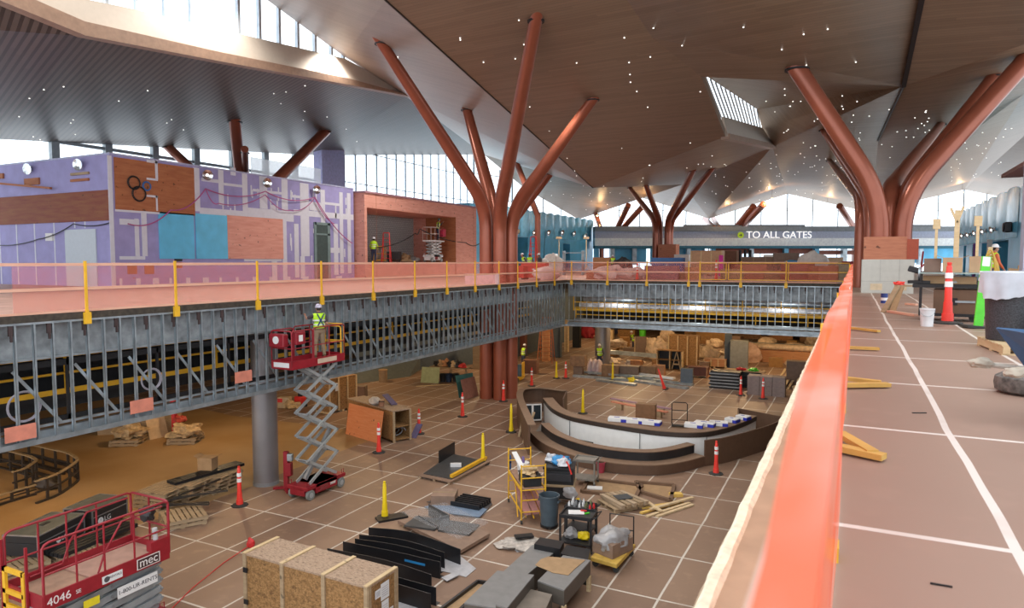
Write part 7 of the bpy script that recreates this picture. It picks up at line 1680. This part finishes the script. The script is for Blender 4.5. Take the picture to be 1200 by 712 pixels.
# ================================================================ BACKGROUND STORES UNDER THE FAR DECK
TAN = mat('stored carton brown', (.26,.145,.075), .8, 0, .2); OSBw = M_osbd
def cr(px, py, w, h, lab, m=None, d=None, rz=.05, nb=3, bm_=None):
    W_ = sz(px,py,w); return crate('packing_crate', lab, W_, d or W_*.5, sz(px,py,h), gl(px,py), rz, m or OSBw, bm_ or M_wood, nb)
def ct(px, py, w, h, lab, m=None, rz=.08, d=None, open_=False):
    W_ = sz(px,py,w); return carton('carton_box', lab, W_, d or W_*.6, sz(px,py,h), gl(px,py), rz, m or TAN, open_=open_)
def lp(name, px, py, w, h, lab, m, d=None, seed=1, amp=.3, cat='bundle'):
    W_ = sz(px,py,w); return lump(name, lab, W_, d or W_*.6, sz(px,py,h), gl(px,py), 0, m, seed, amp, cat)
M_wrap = mat('tan stretch wrap', (.56,.42,.29), .45, 0, .25, 5, .4)
cr(801,428,34,36,'tall OSB crate with timber battens under the far deck, centre')
ct(678,440,11,12,'lower brown carton in the stack beside the pink bundles', mat('dusk carton', (.20,.13,.09)))
o = carton('carton_box', 'upper brown carton in the stack beside the pink bundles', 1.0,.7,.7, (G(678,440).x,G(678,440).y,FLZ+sz(678,440,12)), .1, TAN)
for i, l in enumerate(('left','middle','right')): lp('pink_bundle', 692+i*5, 438, 6, 20, 'upright pinkish wrapped bundle beside the brown cartons, '+l, mat('pinkish plastic', (.66,.50,.48)), 1.0, 80+i, .12)
for i, (x,w,h,l,m) in enumerate(((716,20,14,'left end of the row',TAN),(738,22,13,'second in the row',mat('dusk carton', (.20,.13,.09))),(760,18,13,'third in the row',TAN),(772,14,14,'right end of the row',M_plyb))): ct(x,441,w,h,'low brown carton behind the grey bars, '+l,m)
for i, (x,y,w,h,l) in enumerate(((722,427,18,8,'left heap'),(738,428,10,7,'white heap in the middle'),(750,427,10,6,'right heap'))): lp('rubble_heap', x, y, w, h, 'pale crumpled packing on the cartons row, '+l, M_wrap if i != 1 else mat('off white sheet', (.62,.58,.55)), None, 90+i, .5, 'packing')
# tall frames
q = G(785,433); t = T('open_shelving', 'dark open shelf frame with timber ends before the OSB crate', 'shelf', tuple(q)); W_ = sz(785,433,30)
for z in (0,.7,1.35): B(((-W_/2,-.3,z),(W_/2,.3,z+.06))).build('shelf', M_osbd, t)
for x in (-W_/2,0,W_/2-.08): B(((x,-.3,0),(x+.08,.3,1.35))).build('upright', M_wood, t)
B(((-W_/2,.25,0),(W_/2,.3,1.35))).build('back_panel', M_dark, t)
q = G(792,434); t = T('easel_board', 'leaning A frame boards before the dark shelf frame', 'frame', tuple(q)); MB().beam((-.3,0,0),(0,.1,1.3),.12,.05).build('leg', M_wood, t); MB().beam((.35,0,0),(.05,.1,1.3),.12,.05).build('leg', M_wood, t); MB().beam((-.2,.02,.45),(.25,.02,.45),.05,.1).build('cross_bar', M_wood, t)
ct(805,450,14,19,'blue grey metal cabinet at the right end of the grey bars', mat('blue grey steel', (.10,.12,.14), .4, .3)); cr(818,441,24,12,'dark red brown crate between cabinet and grey frames', mat('maroon board', (.13,.04,.025)), None, 0, 1, M_plyb)
# long grey bars
for i, (a, b, z, l) in enumerate((((672,441),(770,449),0,'left lower'),((676,438),(765,446),.12,'left upper'),((722,444),(806,456),0,'right lower, nearest'),((735,442),(812,452),.0,'right lower, behind'),((738,440),(790,447),.14,'right upper, whitest'),((700,446),(745,452),.0,'short front piece'))):
    A_ = G(*a); B_ = G(*b); O2 = Vector((A_.x,A_.y,FLZ+z+.07)); A_.z = B_.z = O2.z; plain(MB().beam((0,0,0),B_-O2,.32,.13), 'metal_channel', M_steel if i != 4 else M_label, 'long grey metal channel lying on the floor beyond the counter, '+l, 'metal channel', group='grey channels beyond the counter').location = O2
lp('yellow_tool', 740, 447, 9, 6, 'yellow crumpled sling lying on the grey channels', M_yl, None, 95, .4, 'sling')
# stacked grey frames
q = G(848,456); 
for i in range(11):
    W_ = sz(848,456,34); o = MB().cbox((0,0,.05),(W_,1.0,.07)).build('metal_rack', M_grey if i % 2 else M_dark); tag(o, 'flat grey metal frame in the stack behind the red delineators, '+('top' if i == 10 else ORD[i]+' from the bottom'), 'metal frame', 'stacked grey metal frames', None, (q.x+.05*math.sin(i*2),q.y+.6,FLZ+i*.095), .05*math.sin(i*3))
q2 = G(878,456)
for i in range(10):
    W_ = sz(878,456,22); o = MB().cbox((0,0,.05),(W_,1.0,.07)).build('metal_rack', M_dark); tag(o, 'black metal frame in the stack right of the grey frames, '+('top' if i == 9 else ORD[i]+' from the bottom'), 'metal frame', 'stacked black metal frames', None, (q2.x+.05*math.sin(i*2),q2.y+.9,FLZ+i*.095), .05*math.sin(i*5))
boards('tan_sheet', 'tan sheet laid on top of the black metal frames', 2.4, 1.0, 1, .04, (q2.x-.4,q2.y+.9,FLZ+.96), .05, M_card, 0)
lump('red_tools', 'red tools left on the stacked metal frames', .5,.3,.2,(q2.x-.6,q2.y+.8,FLZ+1.0),0,M_lred,96,.4,'tools'); lump('green_tools', 'green tools left on the stacked metal frames', .6,.3,.2,(q2.x+.1,q2.y+.8,FLZ+1.0),0,M_grn,97,.4,'tools')
# grey box stack: 4x3 individual boxes
q = G(897,464)
for i in range(3):
    for j in range(4):
        o = MB().box((-.33,-.4,0),(.33,.4,.27)).build('grey_box', mat('dusty mauve box', (.22,.17,.16), .7)); tag(o, 'small dusty grey box in the wall of boxes, %s column, %s row' % (('left','middle','right')[i],('bottom','second','third','top')[j]), 'box', 'wall of dusty grey boxes', None, (q.x+(i-1)*.68,q.y+.5,FLZ+j*.275), 0)
ct(934,452,24,30,'brown carton pile at the orange netting edge', mat('dusk carton', (.20,.13,.09))); lp('timber_heap', 946, 462, 26, 22, 'heap of splintered timber beside the orange netting', M_wood, None, 98, .4, 'timber')
for i in range(4): a = G(905+i*6,456); plain(MB().beam((0,0,0),(.5,2.6,.9),.14,.05), 'leaning_stud', M_wood, 'timber stud leaning beyond the grey boxes, '+('first','second','third','last')[i]+' from the left', 'stud', group='timber studs beyond the grey boxes').location = (a.x,a.y,FLZ)
# rolls on the dark crate
q = G(918,424)
boards('roll_bearer', 'dark crate platform under the long pale rolls', sz(918,424,64), 1.2, 1, .9, tuple(q), .0, M_plyb, 0)
for i in range(3): o = MB().lathe([(.22,-2.6),(.22,2.6)], n=14, M=Matrix.Rotation(math.pi/2,4,'Y')).build('pale_roll', M_wrap if i < 2 else M_steel, None, True); tag(o, 'long pale wrapped roll on the dark platform, '+('front','middle','rear')[i], 'roll', 'long pale rolls', None, (q.x,q.y-.35+.42*i,FLZ+1.13))
for i, (x,y,w,h,l,m,s) in enumerate(((770,420,26,26,'left of the tall OSB crate',M_wrap,1),(786-5,405,20,22,'higher behind the left wrapped pile',M_wrap,2),(828,420,28,18,'right of the tall OSB crate',M_wrap,3),(838,407,20,12,'peaked, behind the grey machine',M_wrap,4),(878,424,24,24,'beside the grey machine',mat('pink wrap',(.58,.38,.29)),5),(900,408,24,14,'behind the long rolls',M_wrap,6),(932,412,30,12,'far right behind the rolls',M_wrap,7),(724,408,24,12,'humped, right of the round grey column',M_wrap,8),(748,412,16,12,'small, right of the humped one',mat('dusk wrap',(.30,.20,.14)),9),(955,405,20,14,'near the netting at the back',M_wrap,10))): lp('wrapped_pile', x, y, w, h, 'tan stretch wrapped pile under the far deck, '+l, m, None, 100+s, .3)
t = ct(866,432,20,34,'grey electrical cabinet among the wrapped piles', mat('grey cabinet', (.20,.21,.20), .5)); ct(853,430,8,40,'tall dark blue machine column beside the grey cabinet', mat('slate machine', (.06,.08,.10), .5)); 
cr(838,430,26,10,'flat brown crate in front of the peaked pile', M_plyb); ct(838,398,40,14,'long orange tan board pile at the back of the store', mat('ochre board', (.38,.20,.06)))
q = G(753,397); t = T('green_bin', 'green drum bin standing high at the back of the store', 'bin', tuple(q)); r_ = sz(753,397,4); MB().lathe([(r_*.9,0),(r_,.9),(r_*1.08,.92)], n=18).build('barrel', M_grn, t, True); MB().lathe([(r_*1.1,.9),(r_*1.1,1.0),(.001,1.02)], n=18).build('lid', mat('dark green lid', (.03,.2,.02)), t, True)
cr(752,416,16,22,'plain grey brown crate under the green bin', mat('dusk carton', (.20,.13,.09)), None, 0, 1)
for i, (x,y,w,h,l,m) in enumerate(((690,392,18,8,'red toned, left of the grey column',M_red),(782,394,14,8,'under the far fascia, centre left',TAN),(812,394,18,8,'under the far fascia, centre',M_osbd),(880,396,22,10,'under the far fascia, right of centre',TAN),(915,398,26,10,'under the far fascia, right',M_plyb),(950,400,24,12,'under the far fascia, by the netting',TAN),(735,394,20,8,'under the far fascia, left of centre',M_osbd),(712,398,14,12,'right beside the grey column',M_wood),(860,394,16,10,'under the far fascia, beyond the machine',M_card))): ct(x,y,w,h,'distant stacked carton %s' % l, m)
stock('steel_pipe', 'long pale pipe lying behind the cartons row', (706,418), (775,424), 1, .3, .3, M_steel, .3, 'pipe')
# people below
person('worker in hi-vis vest by the grey round column in the store', gl(703,432), R(180), dict(lean=.1), M_hatw); person('worker in hi-vis vest stooping among the wrapped piles', gl(743,412), R(150), dict(lean=.3), M_hatw)
person('worker in hi-vis vest beside the brown bench near the dark panels', gl(613,432), R(-30), dict(lean=.1), M_hatw, M_jean); person('worker in dark clothes far under the deck edge', gl(722,392), R(40), None, M_hatw, M_jean, M_shirtd, False)
# left middle: around the tree base
q = G(545,467); 
lean_sheet('teal_board', 'rounded teal panel leaning left of the tree base', (538,466), (558,462), 26, mat('teal board', (.04,.16,.14), .6), .3)
lean_sheet('dusty_board', 'dusty pink brown panel leaning at the tree base', (545,468), (561,463), 23, mat('dusty pink brown', (.30,.13,.09), .7), .3)
q = G(598,444); t = T('rack_cart', 'yellow wheeled rack holding blue panels beyond the tree base', 'cart', tuple(q), .2)
B(((-.9,-.35,.14),(.9,.35,.24))).build('base', M_yellow, t)
for i in range(4): MB().box((-.8+i*.45,-.2,.24),(-.5+i*.45,.2,1.0)).build('blue_panel', mat('steel blue board', (.08,.14,.20)), t)
for x in (-.88,.84): MB().box((x,-.3,.2),(x+.05,.3,1.15)).build('end_frame', M_yellow, t)
for x in (-.75,.75): MB().lathe([(.09,-.3),(.09,.3)], n=12, M=Matrix.Translation((x,0,.09)) @ Matrix.Rotation(math.pi/2,4,'X')).build('wheel', M_yellow, t)
q = G(609,440); t = T('blue_bucket', 'dark blue bucket right of the yellow rack', 'bucket', tuple(q)); MB().lathe([(.2,0),(.25,.6),(.27,.62)], n=16).build('pail', mat('navy plastic', (.02,.04,.09)), t, True); MB().lathe([(.26,.55),(.28,.57)], n=16).build('rim', M_dark, t)
ct(622,437,17,16,'dark red brown bench box by the far worker', mat('umber crate board', (.22,.09,.05)))
# junk table and green board
q = G(527,445); t = T('work_table', 'long timber work table heaped with tools left of the tree base', 'table', tuple(q), .1); W_ = sz(527,445,46)
B(((-W_/2,-.4,.8),(W_/2,.4,.86))).build('top', M_wood2, t)
for x in (-W_/2+.1,0,W_/2-.15): MB().beam((x-.15,0,0),(x+.1,0,.8),.08,.08).build('leg', M_wood2, t); MB().beam((x+.3,0,0),(x+.05,0,.8),.08,.08).build('leg', M_wood2, t)
for i in range(7): lump('tool_heap', 'tool or bag on the long timber work table, '+('first','second','third','middle','fifth','sixth','last')[i]+' from the left', .5, .4, .35+.1*(i%3), (q.x-W_/2+.35+i*(W_-.6)/6,q.y-.05,FLZ+.87), 0, (M_dark,M_card,M_plyb,M_dark,M_wood,M_black,M_lred)[i], 120+i, .4, 'tools')
lean_sheet('green_board', 'pale green board leaning under the work table', (493,448), (514,449), 18, mat('pale green gypsum', (.34,.38,.20), .7), .25)
for i, (x,l) in enumerate(((519,'left'),(526,'middle'),(534,'right'))): q = G(x,447); t = T('dark_bucket', 'dark bucket under the timber work table, '+l, 'bucket', tuple(q)); MB().lathe([(.18,0),(.23,.5),(.25,.52)], n=14).build('pail', M_black if i != 1 else mat('navy plastic', (.02,.04,.09)), t, True); MB().lathe([(.24,.45),(.26,.47)], n=14).build('rim', M_dark, t)
a = G(488,453); plain(MB().beam((0,0,.03),(1.6,1.6,.03),.1,.05), 'long_lath', M_wood, 'pale lath lying on the floor before the green board', 'lath').location = tuple(a)
# grey ramp
P = [G(400,452),G(480,441),G(500,428),G(430,430)]; O2 = P[0]; mb = MB(); V = [p-O2 for p in P]; mb.add([V[0],V[1],V[2],V[3],V[2]+Vector((0,0,1.6)),V[3]+Vector((0,0,1.6))], [(0,1,2,3),(0,1,4,5),(1,2,4),(0,3,5),(2,3,5,4)]); o = mb.build('grey_ramp', mat('slate ramp', (.10,.115,.115), .6)); tag(o, 'sloping grey ramp slab under the deck left of the work table', 'ramp', None, None, tuple(O2))
# doors, ladders and dark panels further back
for i, (x,w,h,m,l) in enumerate(((560,10,44,M_wood2,'timber framed, just behind the tree'),(598,10,40,M_dark,'black, left of the brown ones'),(612,10,34,mat('maroon board',(.13,.04,.025)),'maroon, beyond the far worker'),(640,8,44,M_plyb,'red brown, left of the ladder'),(651,14,40,mat('slate machine',(.06,.08,.10)),'slate blue, right of the ladder'),(664,4,38,M_wood,'thin pale timber post'),(676,9,30,M_dark,'black, by the tall pale post'))):
    yb_ = 432-(x-560)*.29 if i < 3 else 423-(x-640)*.45; ct(x,yb_,w,h,'tall panel standing far under the deck, '+l, m, 0, .4)
ladder('step_ladder', 'orange brown step ladder far under the deck beside the slate panel', gl(640,424), R(15), 3.4, mat('orange brown ladder', (.35,.10,.03)), .9)
lp('red_cart_load', 689, 396, 16, 20, 'red machine cart far under the deck left of the grey column', M_red, None, 130, .25, 'machine')

# further stores: a loose row of mixed goods
rnd = random.Random(21)
mixm = [(TAN,'tan'),(mat('dusk carton', (.20,.13,.09)),'dusky brown'),(M_osbd,'OSB'),(M_plyb,'reddish'),(M_wrap,'plastic wrapped'),(mat('ochre board', (.38,.20,.06)),'ochre')]
for r_i, (y0, nme, xs) in enumerate(((404,'back',(700,728,757,796,822,858,892,925)),(416,'middle',(712,733,764,812,846,884,908,940)),(430,'front',(712,742,768,822,838,905,925)))):
    for i, x in enumerate(xs):
        m, cn = mixm[(i*5+r_i*2)%6]; w_ = rnd.uniform(9,17); h_ = rnd.uniform(6,12); yy = y0+rnd.uniform(-2,2)
        if cn == 'plastic wrapped': lp('wrapped_bundle', x+4, yy, w_, h_, 'plastic wrapped bundle in the %s row of loose stores, %s from the left' % (nme, ORD[i]), m, None, 200+i+r_i*10, .35)
        else: ct(x+4, yy, w_, h_, '%s carton in the %s row of loose stores, %s from the left' % (cn, nme, ORD[i]), m, rnd.uniform(-.3,.3), None, i%3 == 0)
# ================================================================ LIGHTS
def spot(p, power, ang=150, r=.12, col=(1,.93,.84), tgt=None, name='ceiling_spot', label=None):
    l = bpy.data.lights.new(name, 'SPOT'); l.energy = power; l.spot_size = R(ang); l.spot_blend = .6; l.shadow_soft_size = r; l.color = col
    o = bpy.data.objects.new(name, l); COL.objects.link(o); o.location = p
    if tgt is not None: o.rotation_euler = (Vector(tgt)-Vector(p)).to_track_quat('-Z','Y').to_euler()
    return o
# ceiling downlights over the opening and walkway
from mathutils.geometry import intersect_ray_tri as irt
def ceil_at(x, y):
    best = None
    for t in FACET_TRIS:
        h = irt(*t, Vector((0,0,1)), Vector((x,y,0)), True)
        if h and (best is None or h.z < best): best = h.z
    return best or 8.
for x, y in ((-9,9),(-12,17),(-5,16),(-9,24),(-13,31),(-4,28),(-9,37),(2,12),(3.5,22),(-23,13),(-24,21),(-25,29),(-25,37),(-20,52),(-6,54),(8,47),(-30,60),(-12,72),(4,70)):
    spot((x,y,ceil_at(x,y)-.25), (950 if y > 18 else 600) if x > -20 else 3000, 140, .35)
# temporary work lamps under the decks (warm)
M_lampw = mat('warm lamp globe', (1,.72,.38), .3, emit=8)
def hang(p, power, label, col=(1,.66,.34)):
    t = T('work_lamp', label, 'lamp', p); MB().lathe([(.001,-.12),(.07,-.09),(.09,0),(.06,.06),(.03,.1)], n=12).build('globe', M_lampw, t, True); MB().lathe([(.03,.1),(.04,.25),(.015,.27),(.015,.4)], n=10).build('socket', M_dark, t)
    l = bpy.data.lights.new('lamp', 'POINT'); l.energy = power; l.color = col; l.shadow_soft_size = .2; o = bpy.data.objects.new('work_lamp_light', l); COL.objects.link(o); o.location = (p[0],p[1],p[2]-.2)
for i, (x,y) in enumerate(((-21,12),(-24,20),(-22,28),(-28,34),(-22,42),(-14,48),(-6,47),(-10,60),(-1,52),(-20,60),(-24,8))):
    hang((x,y,-1.75), 420 if y < 40 else 700, 'warm globe work lamp hanging under the deck, '+('first','second','third','fourth','fifth','sixth','seventh','eighth','ninth','tenth','last')[i]+' along the run')

for i, (x,y) in enumerate(((-13.5,41.9),(-8.5,41.9),(-3.5,41.9))):  # cool lamps added to brighten the ducts and rails behind the studs
    hang((x,y,-.95), 60, 'small cool lamp added to light the ducts behind the far stud fascia, '+('left','middle','right')[i], (.9,.95,1.))
# warm ceiling lamps washing the far timber
for i, (x,y,d) in enumerate(((700,243,86),(755,229,80),(856,240,84),(905,222,84),(1128,215,70),(970,232,84))):
    h = ceil_hit(x,y); p = CAM+(h-CAM)*.985-Vector((0,0,1.1))
    t = T('wall_washer', 'warm uplight lamp just below the far timber ceiling, '+ORD[i]+' in the row', 'lamp', tuple(p)); MB().lathe([(.05,-.1),(.14,0),(.15,.06),(.001,.03)], n=12).build('bowl', M_lampw, t, True); MB().tube([(0,0,.03),(0,0,1.1)], .015, 6).build('rod', M_dark, t)
    l = bpy.data.lights.new('washer', 'POINT'); l.energy = 260; l.color = (1,.62,.3); l.shadow_soft_size = .15; o = bpy.data.objects.new('washer_light', l); COL.objects.link(o); o.location = p+Vector((0,0,.25))
